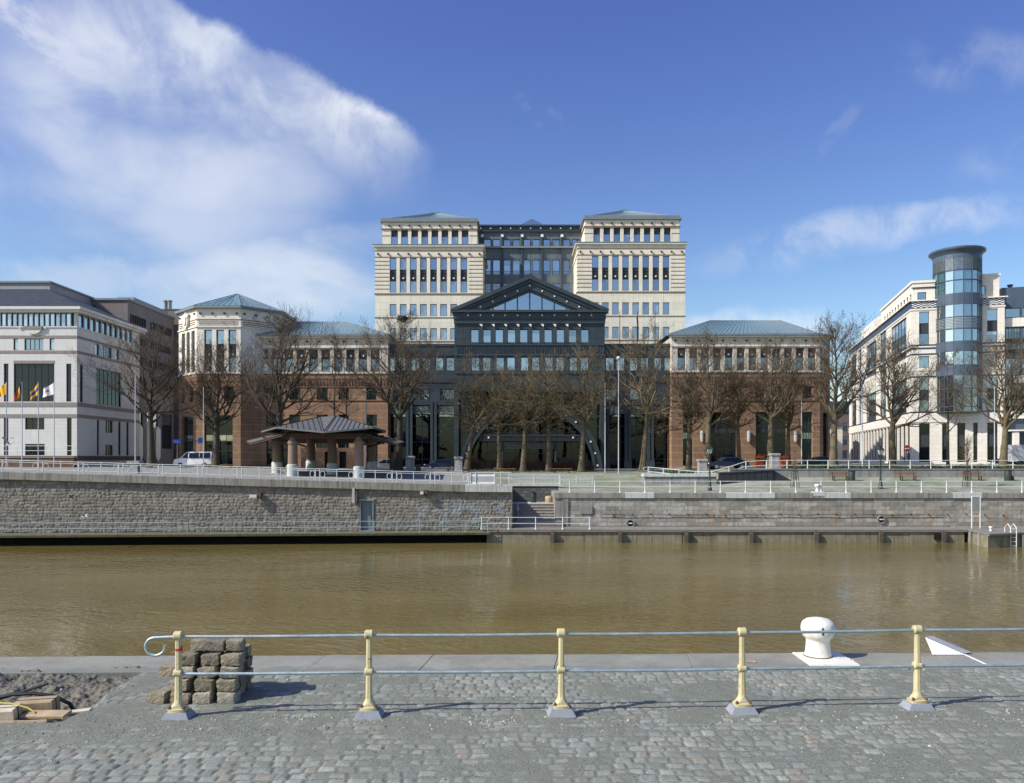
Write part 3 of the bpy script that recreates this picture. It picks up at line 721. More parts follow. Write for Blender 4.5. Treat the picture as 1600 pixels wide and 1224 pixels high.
WR = wing(1049.5, 1281, (43.3, 104.6), [1058.7+18.5*i for i in range(12)], 12.6, 525, 543.8, 578.8, [(1067.5, 1082.5, 600, 622), (1106, 1121, 600, 622), (1139, 1153, 600, 622), (1180, 1195, 600, 622), (1214, 1229, 600, 622), (1254, 1269, 600, 622)],
     [(1067, 1083, 644), (1107.5, 1151, 644), (1181, 1229, 644), (1253, 1269.5, 644)], [1096, 1169, 1242], (1110, 1220, 3.4))
WL['label'] = 'red stone wing left of the arch'; WR['label'] = 'red stone wing right of the arch'

def rotunda():
    s = 5.75; cx = (XX(307, 100)+XX(376, 100))/2; cy = 100 + s*(1+math.sqrt(2))/2; rad = s/(2*math.sin(math.pi/8))
    vs = [(cx+rad*math.cos(R(-112.5+45*k)), cy+rad*math.sin(R(-112.5+45*k))) for k in range(8)]    # vs[0]->vs[1] is the front
    Y = 100.0; Z = lambda y: ZZ(y, Y)
    zt, zm = Z(482), Z(583); red = MB(); crm = MB(); wl = []
    for k in (7, 0, 1, 2, 6):
        a, b_ = vs[k], vs[(k+1) % 8]; M = plane(a[0], a[1], 0, math.atan2(b_[1]-a[1], b_[0]-a[0])); red.M = M; crm.M = M
        up = [(s*.17+i*1.58, s*.17+i*1.58+1.05, Z(581), Z(515.5)) for i in range(3)]
        lw = [(s*.14, s*.34, Z(627), Z(604)), (s*.62, s*.84, Z(627), Z(604))]; gr = [(s*.18, s*.82, SZ+.4, Z(649))]
        if k == 1: up, lw, gr = [], [], []
        red.facade(0, s, SZ-.5, zm, lw+gr, 0, .45); crm.facade(0, s, zm, zt, up, 0, .45)
        wl.append((M, up, lw, gr))
    red.M = None; crm.M = None
    for k in (3, 4, 5):
        a, b_ = vs[k], vs[(k+1) % 8]; crm.quad((*a, SZ), (*b_, SZ), (*b_, zt), (*a, zt))
    O = red.build('octagonal_corner', 'redstone', hq); crm.build('loggia', 'cream_plain', O)
    for M, up, lw, gr in wl:
        for o in up: window(O, M, *o, 'tower_tall', 0.3)
        for o in lw: window(O, M, *o, 'brickwin', 0.2)
        for o in gr: window(O, M, *o, 'ground_green', 0.3)
    c = MB()
    def ring(r0, z0, z1, mi):
        f = r0/(rad*math.cos(math.pi/8)) + 1
        c.prism([(cx+(x-cx)*f, cy+(y-cy)*f) for x, y in vs], z0, z1, mi)
    ring(.45, zt, zt+.3, 1); ring(.06, Z(500), Z(498.8), 2); ring(.14, Z(511.5), Z(509.5), 0); ring(.12, zm-.1, zm+.14, 0); ring(.06, Z(596), Z(594.5), 3); ring(.06, Z(629), Z(627.6), 3)
    for M, up, lw, gr in wl:
        c.M = M; stud_row(c, [.5+i*1.58 for i in range(4)], Z(490), 0, 4, .11, .18)
        for i in range(3): c.box(.3, s-.3, -.04, .01, Z(503+3*i)-.05, Z(503+3*i)+.05, 2)
    c.M = None
    c.build('cornice', ['cream_plain', 'coping_metal', 'joint_brown', 'redstone_plain', 'iron_black'], O)
    r = MB(); f = 1 + .5/rad; zr = zt + 3.35
    ev = [(cx+(x-cx)*f, cy+(y-cy)*f, zt+.3) for x, y in vs]
    r.add(ev + [(cx, cy, zr)], [(k, (k+1) % 8, 8) for k in range(8)])
    for k in range(8):
        a, b_ = Vector(ev[k]), Vector(ev[(k+1) % 8]); ap = Vector((cx, cy, zr))
        r.tube([a, ap], .07, 5, 1)
        for t in (.12, .25, .38, .5, .62, .75, .88):
            q = a.lerp(b_, t); u = min(t, 1-t)*2; r.tube([q + Vector((0, 0, .02)), q.lerp(a.lerp(b_, .5).lerp(ap, 1), 1-abs(2*t-1)) + Vector((0, 0, .02))], .035, 4, 1)
    r.build('roof', ['roof_zinc', 'coping_metal'], O)
    # carved crest on the bevelled corner
    M = wl[0][0]; e = MB(M); zc = Z(498); mx = s/2
    e.lathe([(.0, 0), (.55, .05), (.75, .3), (.6, .6), (.2, .75)], 12); 
    e.v = []; e.f = []; e.mi = []
    pts = [(0, -1.1), (.5, -.8), (.75, -.2), (.7, .5), (.95, .7), (.6, .95), (.3, .8), (0, 1.15), (-.3, .8), (-.6, .95), (-.95, .7), (-.7, .5), (-.75, -.2), (-.5, -.8)]
    e.xz([(mx+x, zc+z) for x, z in pts], -.35, .0); e.xz([(mx+x*.6, zc+z*.6) for x, z in pts], -.5, -.35)
    e.build('crest', 'cream_plain', O)
rotunda()
# flagpoles on the roof of the dark link belong to the building
for i, p in enumerate((968.5, 996, 1023.5)):
    f = MB(); x = XX(p, 108); f.tube([(x, 108, 18), (x, 108, ZZ(487, 108))], [.07, .04], 6); 
    fp = f.build('roof_flagpole', 'iron_black', hq)
    if i == 1:
        g = MB(); zt = ZZ(490, 108); ring = []
        n = 7
        for r_ in range(9):
            z = zt - r_*.42; ring.append([(x + .08 + .09*math.sin(q*2.2+r_*.4)*q*.3 - q*.02 , 108 - .05 + .12*math.sin(q*1.9+r_*.3), z - q*.1) for q in range(n)])
        g.loft(ring, 0, False); fl = g.build('flag', 'flag_black', fp, smooth=True)
for (px, y0, y1) in ((544+0, 0, 0),): pass
# stone-grey plinth behind the trees in front of the arch
# ------------------------------------------------------------------ white office, left
style('leftband', 'frame_dark', [(0, .78, 'glass_sky'), (.78, 1, 'glass_mid')], cols=2, fw=0.06)
style('leftbig', 'frame_dark', [(0, .33, 'glass_dark'), (.33, .66, 'glass_dark'), (.66, 1, 'glass_dark')], cols=6, fw=0.09)
style('leftslit', 'frame_dark', [(0, .3, 'glass_dark'), (.3, .7, 'glass_dark'), (.7, 1, 'glass_dark')], fw=0.06)
style('left3', 'frame_dark', [(0, 1, 'glass_mid')], cols=4, fw=0.07)
style('leftlow', 'frame_dark', [(0, .5, 'glass_dark'), (.5, 1, 'glass_dark')], cols=3, fw=0.07)
GZ = 2.0
def white_office():
    Y = 95.0; s_ = 300/1148.0
    X = lambda xc: XX(xc*s_, Y); Z = lambda yc: ZZ(420 + yc*s_, Y)
    B = thing('white_office', 'white tiled office with brown bands, slate roof and flagpoles in front', 'building', (-70, Y, GZ))
    x1 = X(460); x0 = x1 - 12.0*6.1; pitch = X(460)-X(460-246*1.0)   # bay rhythm
    ze = Z(250); ops = []; wins = []
    bay = X(520) - X(200) + 1.2
    bands = []
    for k in range(0, 5):
        off = -k*bay*1.0
        def o(a, b, y0, y1, st):
            xa, xb = X(a)+off, X(b)+off
            if xa < x0+.2: return
            q = (xa, xb, Z(y1), Z(y0)); ops.append(q); wins.append((q, st))
        o(80, 108, 418, 487, 'punched'); o(146, 259, 418, 487, 'left3'); o(296, 324, 418, 487, 'punched')
        o(82, 325, 568, 795, 'leftbig'); o(150, 265, 892, 962, 'leftlow'); o(150, 267, 1048, 1116, 'leftlow')
        if k: o(400, 428, 568, 795, 'leftslit'); o(400, 428, 892, 1116, 'leftslit')
        else: o(396, 426, 568, 795, 'leftslit'); o(400, 428, 892, 1116, 'leftslit')
    n = 46; wpx = (X(420)-X(0))/13.0
    for i in range(n):
        xb = X(420) - i*wpx
        if xb - wpx < x0+.2: break
        q = (xb-wpx+.05, xb, Z(345), Z(260)); ops.append(q); wins.append((q, 'punched'))
    q = (X(424), x1-.35, Z(345), Z(260)); ops.append(q); wins.append((q, 'leftslit'))
    D = 16.0
    b = MB(); b.facade(x0, x1, GZ-.5, ze, ops, Y, .3)
    sops = []; swin = []
    M = plane(x1, Y, 0, R(90))
    def so(a, c, y0, y1, st): q = (a, c, Z(y1), Z(y0)); sops.append(q); swin.append((q, st))
    for i in range(10): so(.4+i*1.35, 1.6+i*1.35, 260, 345, 'punched')
    so(4.2, 5.2, 418, 487, 'punched'); so(6, 8.3, 418, 487, 'left3'); so(9.2, 10.2, 418, 487, 'punched')
    so(.7, 1.4, 568, 795, 'leftslit'); so(4.4, 10.8, 568, 795, 'leftbig'); so(4.6, 5.2, 892, 1116, 'leftslit'); so(6.6, 8.6, 892, 970, 'leftlow'); so(6.6, 8.6, 1048, 1116, 'leftlow'); so(10, 10.7, 892, 1116, 'leftslit'); so(12.2, 12.9, 892, 1116, 'leftslit')
    b.M = M; b.facade(0, D, GZ-.5, ze, sops, 0, .3); b.M = None
    b.quad((x0, Y+D, GZ), (x0, Y, GZ), (x0, Y, ze), (x0, Y+D, ze)); b.quad((x1, Y+D, GZ), (x0, Y+D, GZ), (x0, Y+D, ze), (x1, Y+D, ze))
    Wb = b.build('wall', 'white_stone', B)
    for q, st in wins: window(B, plane(0, Y), *q, st, .14)
    for q, st in swin: window(B, M, *q, st, .14)
    t = MB()
    def band(y0, y1, pr, mi):
        t.box(x0-pr, x1+pr, Y-pr, Y-.001, Z(y1), Z(y0), mi); t.box(x1+.001, x1+pr, Y-.0, Y+D, Z(y1), Z(y0), mi)
    band(400, 415, .06, 0); band(490, 505, .06, 0); band(800, 822, .08, 0); band(870, 890, .06, 0); band(345, 352, .1, 1); band(1120, 1146, .12, 2)
    t.box(x0-.9, x1+.9, Y-.9, Y+D+.5, ze, ze+.35, 1); t.box(x0-.6, x1+.6, Y-.6, Y+D+.3, ze-.3, ze, 1)
    for k in range(5):
        off = -k*bay
        if X(82)+off > x0: t.box(X(82)+off, X(325)+off, Y-.04, Y+.1, Z(567), Z(550), 0)
        if X(146)+off > x0:
            pts = [(X(150)+off, Z(352))] + [(X(203)+off + (X(255)-X(203))*math.cos(a), Z(352) - (Z(352)-Z(392))*math.sin(a)) for a in np.linspace(math.pi, 0, 13)]
            t.xz(pts, Y-.22, Y-.002, 1); t.box(X(146)+off, X(258)+off, Y-.3, Y-.003, Z(362), Z(346), 0)
            for p in (123, 273): t.lathe([(.18, 0)]*2, 8) if False else t.box(X(p)+off-.12, X(p)+off+.12, Y-.15, Y, Z(360), Z(348), 1)
    t.build('cornice', ['taupe_band', 'white_stone', 'plinth_brown'], B)
    r = MB(); z0 = ze+.35; yr = Y + D*.5; zr = ZZ(452, Y+5.5)
    r.add([(x0-.9, Y-.9, z0), (x1+.9, Y-.9, z0), (x1+.9, Y+D+.5, z0), (x0-.9, Y+D+.5, z0), (x0+4, Y+5.5, zr), (x1-7, Y+5.5, zr), (x1-7, Y+D-5, zr), (x0+4, Y+D-5, zr)],
          [(0, 1, 5, 4), (1, 2, 6, 5), (2, 3, 7, 6), (3, 0, 4, 7), (4, 5, 6, 7)])
    r.build('roof', 'roof_slate', B)
    p = MB(); yp = Y+8; p.box(x0+6, XX(78, yp), yp, yp+16, zr-2, ZZ(442.5, yp)); p.box(x0+5.8, XX(78, yp)+.2, yp-.2, yp+16.2, ZZ(442.5, yp), ZZ(442.5, yp)+.25, 1)
    p.box(XX(58, yp), XX(72, yp), yp+3, yp+6, ZZ(442.5, yp)+.25, ZZ(440, yp)+.3, 1)
    p.build('penthouse', ['grey_block', 'coping_metal'], B)
white_office()

def brown_office():
    Y = 113.0; B = thing('brown_office', 'plain taupe office block with ribbon windows behind the white office', 'building', (-62, Y, GZ))
    X = lambda p: XX(p, Y); Z = lambda y: ZZ(y, Y)
    x1 = X(199.5); x0 = x1-26; zt = Z(469.5); D = 15.5
    b = MB(); fo = [(X(145), X(150), Z(483), Z(477))]
    b.facade(x0, x1, GZ-.5, zt, fo, Y, .25)
    M = plane(x1, Y, 0, R(90)); so = []
    for y0, y1 in ((489, 503), (522, 535), (553, 566), (584, 598)):
        for i in range(7): so.append((.7+i*.72, .7+i*.72+.68, Z(y1), Z(y0)))
        for i in range(9): so.append((7.0+i*.85, 7.0+i*.85+.8, Z(y1), Z(y0)))
    for i in range(3): so.append((1+i*5, 4.6+i*5, Z(700), Z(640)))
    b.M = M; b.facade(0, D, GZ-.5, zt, so, 0, .25); b.M = None
    b.quad((x1, Y+D, GZ), (x0, Y+D, GZ), (x0, Y+D, zt), (x1, Y+D, zt)); b.quad((x0, Y, zt), (x1, Y, zt), (x1, Y+D, zt), (x0, Y+D, zt)); b.quad((x0, Y+D, GZ), (x0, Y, GZ), (x0, Y, zt), (x0, Y+D, zt))
    b.build('wall', 'taupe_wall', B)
    for o in fo: window(B, plane(0, Y), *o, 'punched_mid', .12)
    for o in so: window(B, M, *o, 'punched_mid', .12)
    c = MB(); c.box(x0, x1+.2, Y-.2, Y+D, zt, zt+.3, 0); c.box(x1-3, x1-.6, Y+3, Y+D-1, zt+.3, zt+1.1, 1)
    c.build('parapet', ['coping_metal', 'grey_block'], B)
    # lower rear part with two flues
    q = MB(); xa, xb = XX(240, 128), XX(292, 128); q.box(xa, xb, 129, 140, GZ-.5, ZZ(484, 129)); q.box(xa-.1, xb+.1, 128.9, 140.1, ZZ(484, 129), ZZ(483, 129)); q.build('rear_wing', 'taupe_wall', B)
    for p in (254.5, 261):
        f = MB(); x = XX(p, 130); f.lathe([(.35, ZZ(486, 130)), (.35, ZZ(470, 130)), (.45, ZZ(470, 130)), (.45, ZZ(468, 130))], 12, x, 131); f.build('flue', 'galv_dull', B, smooth='auto')
    for i in range(3):
        cx = x1 + .02
    pn = MB(M)
    for i, (a, z0, z1) in enumerate(((2.2, 3.2, 7.5), (5.0, 2.6, 8.0), (8.0, 3.2, 7.4))): pn.xz([(a, z0), (a+.75, z0-.8), (a+1.5, z0), (a+1.5, z1), (a+.75, z1+.6), (a, z1)], -.5, -.02)
    pn.build('wall_panel', 'cream_plain', B)
brown_office()

# ------------------------------------------------------------------ cream corner building with the glass cylinder, right
style('rwin', 'frame_dark', [(0, 1, 'glass_sky')], cols=1, fw=.06)
style('rtall', 'frame_dark', [(0, .34, 'glass_mid'), (.34, .66, 'louvre'), (.66, 1, 'glass_sky')], fw=.06)
style('rground', 'frame_dark', [(0, .4, 'glass_dark'), (.4, .72, 'louvre'), (.72, 1, 'glass_dark')], fw=.06)
style('rbay', 'frame_dark', [(0, .18, 'louvre'), (.18, .4, 'glass_mid'), (.4, .6, 'louvre'), (.6, 1, 'glass_mid')], cols=5, fw=.08)
style('rstrip', 'frame_dark', [(i/7.0, (i+1)/7.0, 'glass_mid') for i in range(7)], cols=2, fw=.08)
def corner_building():
    th = R(-15); B = thing('corner_building', 'cream corner building with dark glass cylinder tower and wavy frieze', 'building', (60.8, 117.0, 2.0), th, local=True)
    Z = lambda yc: CAMZ + (345 - .3024*yc)/10.26 - 2.0
    F = Matrix.Identity(4); S = Matrix.Rotation(R(-90), 4, 'Z')     # side: u runs towards -v
    U1, VD = 12.6, 57.0
    zt, zg = Z(335), Z(917)
    fo = []
    for a, b_ in ((1.1, 2.5), (10.3, 11.7)):
        fo += [((a, b_, Z(562), Z(390)), 'rtall'), ((a, b_, Z(680), Z(618)), 'rwin'), ((a, b_, Z(905), Z(733)), 'rtall')]
    for a, b_ in ((1.1, 2.6), (4.25, 4.95), (6.3, 7.4), (8.45, 9.05), (10.3, 11.7)): fo.append(((a, b_, .4, Z(965)), 'rground'))
    b = MB(); b.facade(0, U1, -.5, zt, [o for o, s in fo], 0, .35)
    so = []
    bays = [(3, 14, 'rbay'), (26.8, 36.8, 'rbay'), (48, 54, 'rbay')]; strips = [(17.9, 22.9), (42, 45)]
    for a, c, st in bays: so += [((-c, -a, Z(610), Z(395)), st), ((-c, -a, Z(905), Z(730)), st)]
    for a, c, st in bays:
        n = 5
        for i in range(n):
            w_ = (c-a)/n; so.append(((-c+i*w_+.35, -c+(i+1)*w_-.35, Z(690), Z(635)), 'rwin'))
    for a, c in strips: so.append(((-c, -a, Z(915), Z(350)), 'rstrip'))
    for i in range(19): so.append(((-54.6+i*2.85, -54.6+i*2.85+2.5, .4, Z(965)), 'rground'))
    b.M = S; b.facade(-VD, 0, -.5, zt, [o for o, s in so], 0, .4); b.M = None
    b.quad((U1, 0, -.5), (U1, 14, -.5), (U1, 14, zt), (U1, 0, zt)); b.quad((0, 0, zt), (U1, 0, zt), (U1, VD, zt), (0, VD, zt)); b.quad((U1, VD, -.5), (0, VD, -.5), (0, VD, zt), (U1, VD, zt))
    # set-back attic
    za = Z(236); ao = [(.95, 2.2, Z(330), Z(287)), (8.8, 10.2, Z(316), Z(270))]
    b.facade(.3, 3.4, zt, za, ao[:1], .35, .3); b.facade(8.4, 12.0, zt, Z(218), ao[1:], .35, .3)
    sa = [(-1.2-i*2.1-1.2, -1.2-i*2.1, Z(330), Z(287)) for i in range(10)]
    b.M = S; b.facade(-24, -.35, zt, za, sa, .3, .3); b.M = None
    b.quad((.3, .35, za), (3.4, .35, za), (3.4, 24, za), (.3, 24, za)); b.quad((3.4, .35, zt), (3.4, 24, zt), (3.4, 24, za), (3.4, .35, za))
    b.box(.3, 8, 26, 44, zt, za-.5); b.quad((12, .35, zt), (12, 10, zt), (12, 10, Z(218)), (12, .35, Z(218))); b.quad((8.4, .35, Z(218)), (12, .35, Z(218)), (12, 10, Z(218)), (8.4, 10, Z(218)))
    b.build('wall', 'cream_right', B)
    for o, s in fo: window(B, F, *o, s, .2)
    for o, s in so: window(B, S, *o, s, .3 if s == 'rground' else .2)
    for o in ao: window(B, plane(0, .35), *o, 'rwin', .15)
    for o in sa: window(B, S @ plane(0, .3), *o, 'rwin', .15)
    # bands, wavy frieze, piers of the side
    c = MB()
    def band(y0, y1, pr, mi, side=True):
        c.box(-pr, U1+pr, -pr, -.002, Z(y1), Z(y0), mi)
        if side: c.box(-pr-.001, -.002, -.001, VD, Z(y1)+.002, Z(y0)-.002, mi)
    band(337, 331, .35, 0); band(372, 338, .06, 1); band(383, 375, .1, 0); band(566, 560, .08, 1); band(575, 569, .12, 0); band(582, 578, .08, 1); band(697, 690, .06, 0); band(612, 606, .06, 1); band(728, 722, .07, 1); band(910, 905, .08, 1); band(960, 918, .1, 0)
    c.box(.15, 3.4, .2, .349, za-.1, za+.25, 0); c.box(.1, 3.4, .2, .349, za-.9, za-.75, 1); c.box(.1, .3, .349, 24, za-.1, za+.25, 0); c.box(8.4, 12.15, .2, .349, Z(218)-.1, Z(218)+.2, 0)
    z0, z1 = Z(371), Z(339)
    for row in range(3):                                            # white wavy lines in relief on the navy band
        zc = z0 + (z1-z0)*(row+.5)/3; am = (z1-z0)/3*.34; pts = []; n = 120
        top = []; bot = []
        for i in range(n+1):
            u = .05 + (U1-.1)*i/n; zz = zc + am*math.sin(u*2*math.pi/.78); top.append((u, zz+.065)); bot.append((u, zz-.065))
        for i in range(n): c.quad((bot[i][0], -.10, bot[i][1]), (bot[i+1][0], -.10, bot[i+1][1]), (top[i+1][0], -.10, top[i+1][1]), (top[i][0], -.10, top[i][1]), 2)
    for i in range(20):
        pass
    c.build('cornice', ['cream_right', 'navy_tile', 'sign_white'], B)
    # the cylinder
    t = MB(); cx, cy, r = 6.5, .9, 3.25; n = 48
    def ringwall(z0, z1, rr, mi): t.lathe([(rr, z0), (rr, z1)], n, cx, cy, mi)
    for z0, z1 in ((Z(372), Z(316)), (Z(608), Z(556)), (Z(728), Z(675)), (Z(140), Z(112))): ringwall(z0, z1, r, 0)
    t.lathe([(r+.02, Z(117)), (r+.15, Z(112)), (r+.2, Z(106)), (r+.5, Z(99)), (r+.57, Z(96)), (r+.57, Z(88)), (r+.45, Z(85)), (0.1, Z(76))], n, cx, cy, 0)
    for k in range(16):                                             # mullions
        a = 2*math.pi*k/16; x, y = cx+(r-.02)*math.cos(a), cy+(r-.02)*math.sin(a)
        t.lathe([(.06, Z(912)), (.06, Z(120))], 6, x, y, 0)
    for zz in (Z(910), Z(885), Z(795), Z(495), Z(435), Z(250), Z(200)): t.lathe([(r-.03, zz-.05), (r+.02, zz-.05), (r+.02, zz+.05), (r-.03, zz+.05)], n, cx, cy, 0)
    t.build('cylinder_tower', 'navy_clad', B, smooth='auto')
    tw = [o for o in B.children if False]
    for nm, z0, z1, mt in (('glass_band', Z(316), Z(140), 'glass_teal'), ('glass_band', Z(556), Z(372), 'glass_sky'), ('glass_band', Z(675), Z(608), 'glass_sky'), ('glass_band', Z(912), Z(728), 'glass_mid')):
        g = MB(); g.lathe([(r-.14, z0-.05), (r-.14, z1+.05)], 16, cx, cy, 0); 
        for k in range(16):                                         # blinds behind some panes
            pass
        g.build(nm, mt, B)
    s = MB()
    for (z0, z1) in ((Z(490), Z(440)),):
        for i in range(7): s.lathe([(r-.05, z0+i*.22), (r, z0+i*.22), (r, z0+i*.22+.1), (r-.05, z0+i*.22+.1)], n, cx, cy)
    s.build('sunscreen', 'galv_dull', B); s = MB()
    for i in range(12): s.lathe([(r-.05, Z(200)+i*.17), (r, Z(200)+i*.17), (r, Z(200)+i*.17+.05), (r-.05, Z(200)+i*.17+.05)], n, cx, cy)
    s.build('sunscreen', 'galv_dull', B)
    # recessed dark glass part to the right
    d = MB(); o2 = []
    for i in range(8):
        u = U1+.5+i*2.2
        o2 += [((u, u+2.0, Z(620), Z(485)), 'rbay'), ((u, u+2.0, Z(432), Z(385)), 'rwin'), ((u, u+2.0, Z(725), Z(640)), 'rwin'), ((u, u+2.0, Z(905), Z(770)), 'rbay')]
    d.facade(U1+.002, U1+20, -.5, Z(280), [o for o, s in o2], 1.2, .3); d.quad((U1, 1.2, Z(280)), (U1+20, 1.2, Z(280)), (U1+20, 14, Z(280)), (U1, 14, Z(280)))
    d.box(U1+.1, U1+20, 1.0, 1.199, Z(480), Z(436), 1); d.box(U1+.1, U1+20, 1.0, 1.199, Z(765), Z(728), 1); d.box(U1+.1, U1+20, .6, 1.199, Z(945), Z(908), 1)
    for i in range(3): d.lathe([(.3, Z(280)), (.3, Z(255)), (.42, Z(255)), (.42, Z(248))], 10, U1+2+i*3.2, 4)
    # portico
    d.box(U1+.8, U1+1.5, -1.2, -.5, -.2, Z(1010), 1); d.box(U1+.5, U1+8, -1.4, 1.0, Z(1010), Z(1003), 1)
    d.build('recessed_wing', ['navy_clad', 'cream_right'], B)
    for o, s in o2: window(B, plane(0, 1.2), *o, s, .15)
corner_building()

def far_house(label, x0, x1, y0, y1, z, m, roofz, nwin):
    B = thing('far_house', label, 'building', ((x0+x1)/2, y0, 1.8)); b = MB(); ops = []
    for f in range(4):
        for i in range(nwin):
            u = x0 + (x1-x0)*(i+.28)/nwin; ops.append((u, u+(x1-x0)*.42/nwin, 2.8+f*3.3, 4.8+f*3.3))
    ops = [o for o in ops if o[3] < z-.6]
    b.facade(x0, x1, 1.0, z, ops, y0, .2); b.quad((x0, y1, 1), (x0, y0, 1), (x0, y0, z), (x0, y1, z)); b.quad((x1, y0, 1), (x1, y1, 1), (x1, y1, z), (x1, y0, z)); b.quad((x1, y1, 1), (x0, y1, 1), (x0, y1, z), (x1, y1, z))
    b.build('wall', m, B)
    for o in ops: window(B, plane(0, y0), *o, 'punched_mid', .1)
    r = MB(); ym = (y0+y1)/2; r.add([(x0-.3, y0-.3, z), (x1+.3, y0-.3, z), (x1+.3, y1+.3, z), (x0-.3, y1+.3, z), (x0-.3, ym, z+roofz), (x1+.3, ym, z+roofz)], [(0, 1, 5, 4), (2, 3, 4, 5), (1, 2, 5), (3, 0, 4), (0, 3, 2, 1)]); r.build('roof', 'roof_slate', B)
far_house('brown brick house far back in the gap left of the cream corner building', 70, 84, 184, 196, 14.0, 'far_brick', 3.0, 5)
far_house('low cream house in the gap beside the right red stone wing', 58, 68, 158, 170, 9.5, 'cream_plain', 2.5, 3)
far_house('dark brick house closing the alley behind the taupe office', -70, -50, 150, 160, 15.0, 'far_brick', 3.0, 6)

# ------------------------------------------------------------------ ground, walls, water
def flat_attr(me, name, vals):
    a = me.attributes.new(name, 'FLOAT', 'POINT'); a.data.foreach_set('value', np.asarray(vals, dtype=np.float32).ravel())
def grid_object(name, xs, ys, z, mt, attrs=None, keep=None, smooth=True):
    nx, ny = len(xs), len(ys); gx, gy = np.meshgrid(xs, ys)
    v = np.stack([gx, gy, z], -1).reshape(-1, 3).astype(np.float32)
    i = np.arange(nx*ny).reshape(ny, nx); q = np.stack([i[:-1, :-1], i[:-1, 1:], i[1:, 1:], i[1:, :-1]], -1)
    if keep is not None: q = q[keep]
    q = q.reshape(-1, 4).astype(np.int32)
    me = bpy.data.meshes.new(name); me.vertices.add(len(v)); me.vertices.foreach_set('co', v.ravel())
    me.loops.add(q.size); me.loops.foreach_set('vertex_index', q.ravel()); me.polygons.add(len(q))
    me.polygons.foreach_set('loop_start', np.arange(0, q.size, 4, dtype=np.int32)); me.polygons.foreach_set('loop_total', np.full(len(q), 4, dtype=np.int32))
    me.polygons.foreach_set('use_smooth', np.full(len(q), smooth)); me.update(calc_edges=True); me.validate()
    for k, a in (attrs or {}).items(): flat_attr(me, k, a)
    me.materials.append(MATS[mt]); o = bpy.data.objects.new(name, me); col.objects.link(o); return o
nrs = np.random.RandomState(3)
def vnoise(x, y, seed):
    """smooth value noise on arrays"""
    r = np.random.RandomState(seed); tab = r.rand(256, 256)
    xi = np.floor(x).astype(int); yi = np.floor(y).astype(int); fx = x-xi; fy = y-yi; fx = fx*fx*(3-2*fx); fy = fy*fy*(3-2*fy)
    g = lambda a, b: tab[a % 256, b % 256]
    return (g(xi, yi)*(1-fx)+g(xi+1, yi)*fx)*(1-fy) + (g(xi, yi+1)*(1-fx)+g(xi+1, yi+1)*fx)*fy
def fbm(x, y, seed, o=4):
    s = 0; a = .5; t = 0
    for k in range(o): s = s + a*vnoise(x*2**k, y*2**k, seed+k); t += a; a *= .5
    return s/t
sst = lambda x, a, b: (lambda t: t*t*(3-2*t))(np.clip((x-a)/(b-a), 0, 1))

# far bank: promenade lawn, plaza and street as one sheet
LWA, LWB = Vector((-45.0, 62.6)), Vector((0.0, 65.4))            # front face of the left quay wall
LANG = math.atan2(2.8, 45.0); LW = Matrix.Translation((LWA.x, LWA.y, 0)) @ Matrix.Rotation(LANG, 4, 'Z'); LLEN = (LWB-LWA).length
def cop_z(X): return float(np.interp(X, [-60, -41.8, -4.3, 0], [2.35, 1.95, .82, .78]))
def terr(X, Y):
    X = np.asarray(X, float); Y = np.asarray(Y, float)
    base = 1.5*sst(Y, 66.0, 90.0)
    lz = np.interp(X, [-60, -41.8, -4.3, 0], [2.25, 1.85, .74, .70]); lz = lz + (1.9-lz)*sst(Y, 72, 96)*.9
    left = np.maximum(lz, base) ; kl = 1-sst(X, -2.5, 1.5)
    rl = np.where(Y < 75.5, np.interp(Y, [67, 75.5], [0, .95]), 1.85); kr = sst(X, 19.0, 24.0)
    z = base*(1-kl) + left*kl
    z = z*(1-kr) + rl*kr
    return z + .25*sst(X, 50, 62)*(Y > 80)
def ground_mat():
    m = bpy.data.materials.new('bank_ground'); m.use_nodes = True; MATS['bank_ground'] = m
    N = NT(m.node_tree); b = N.n['Principled BSDF']; p = N.new('ShaderNodeNewGeometry').outputs['Position']
    x, y, z = N.sep(p)
    n1 = N.noise(p, .35, 6, .6); n2 = N.noise(p, 3.0, 4, .6); n3 = N.noise(p, 25.0, 3, .6)
    grass = N.mix(N.ramp(n2, .3, .7), (.12, .15, .075), (.20, .22, .14)); gravel = N.mix(N.ramp(n3, .3, .7), (.24, .25, .20), (.34, .34, .29))
    pav = N.mix(N.ramp(n2, .3, .7), (.21, .215, .205), (.30, .30, .285))
    f = N.ramp(N.math('ADD', N.math('MULTIPLY', n1, .6), N.math('MULTIPLY', n2, .4)), .42, .56)
    lawn = N.mix(N.math('MULTIPLY', f, .8), gravel, grass)
    left = N.ramp(x, -1.0, -6.0); st = N.ramp(y, 88.0, 92.0)
    road = N.mix(N.ramp(n2, .3, .7), (.055, .055, .056), (.08, .08, .08))
    cc = N.mix(N.math('MAXIMUM', left, 0.0), lawn, pav); cc = N.mix(st, cc, pav)
    N.put(b.inputs['Base Color'], cc); b.inputs['Roughness'].default_value = .9; b.inputs['Specular IOR Level'].default_value = .2
    bn = N.new('ShaderNodeBump'); bn.inputs['Strength'].default_value = .8; bn.inputs['Distance'].default_value = .05; N.put(bn.inputs['Height'], N.noise(p, 9, 4, .7)); N.l.new(bn.outputs[0], b.inputs['Normal'])
ground_mat()
xs = np.concatenate([[-900, -300, -140], np.arange(-90, -4, 1.0), [-2, -1, -.2, 0.0, 4.3, 4.5], np.arange(5, 100, 1.0), [140, 300, 900]])
ys = np.concatenate([np.arange(62, 75.1, .5), [75.47, 75.6], np.arange(76, 93, .75), [95, 100, 110, 130, 170, 300, 800, 3000]])
gx, gy = np.meshgrid(xs, ys); zz = terr(gx, gy) + (fbm(gx*.7, gy*.7, 11)-.5)*.06*(gy > 67.5)
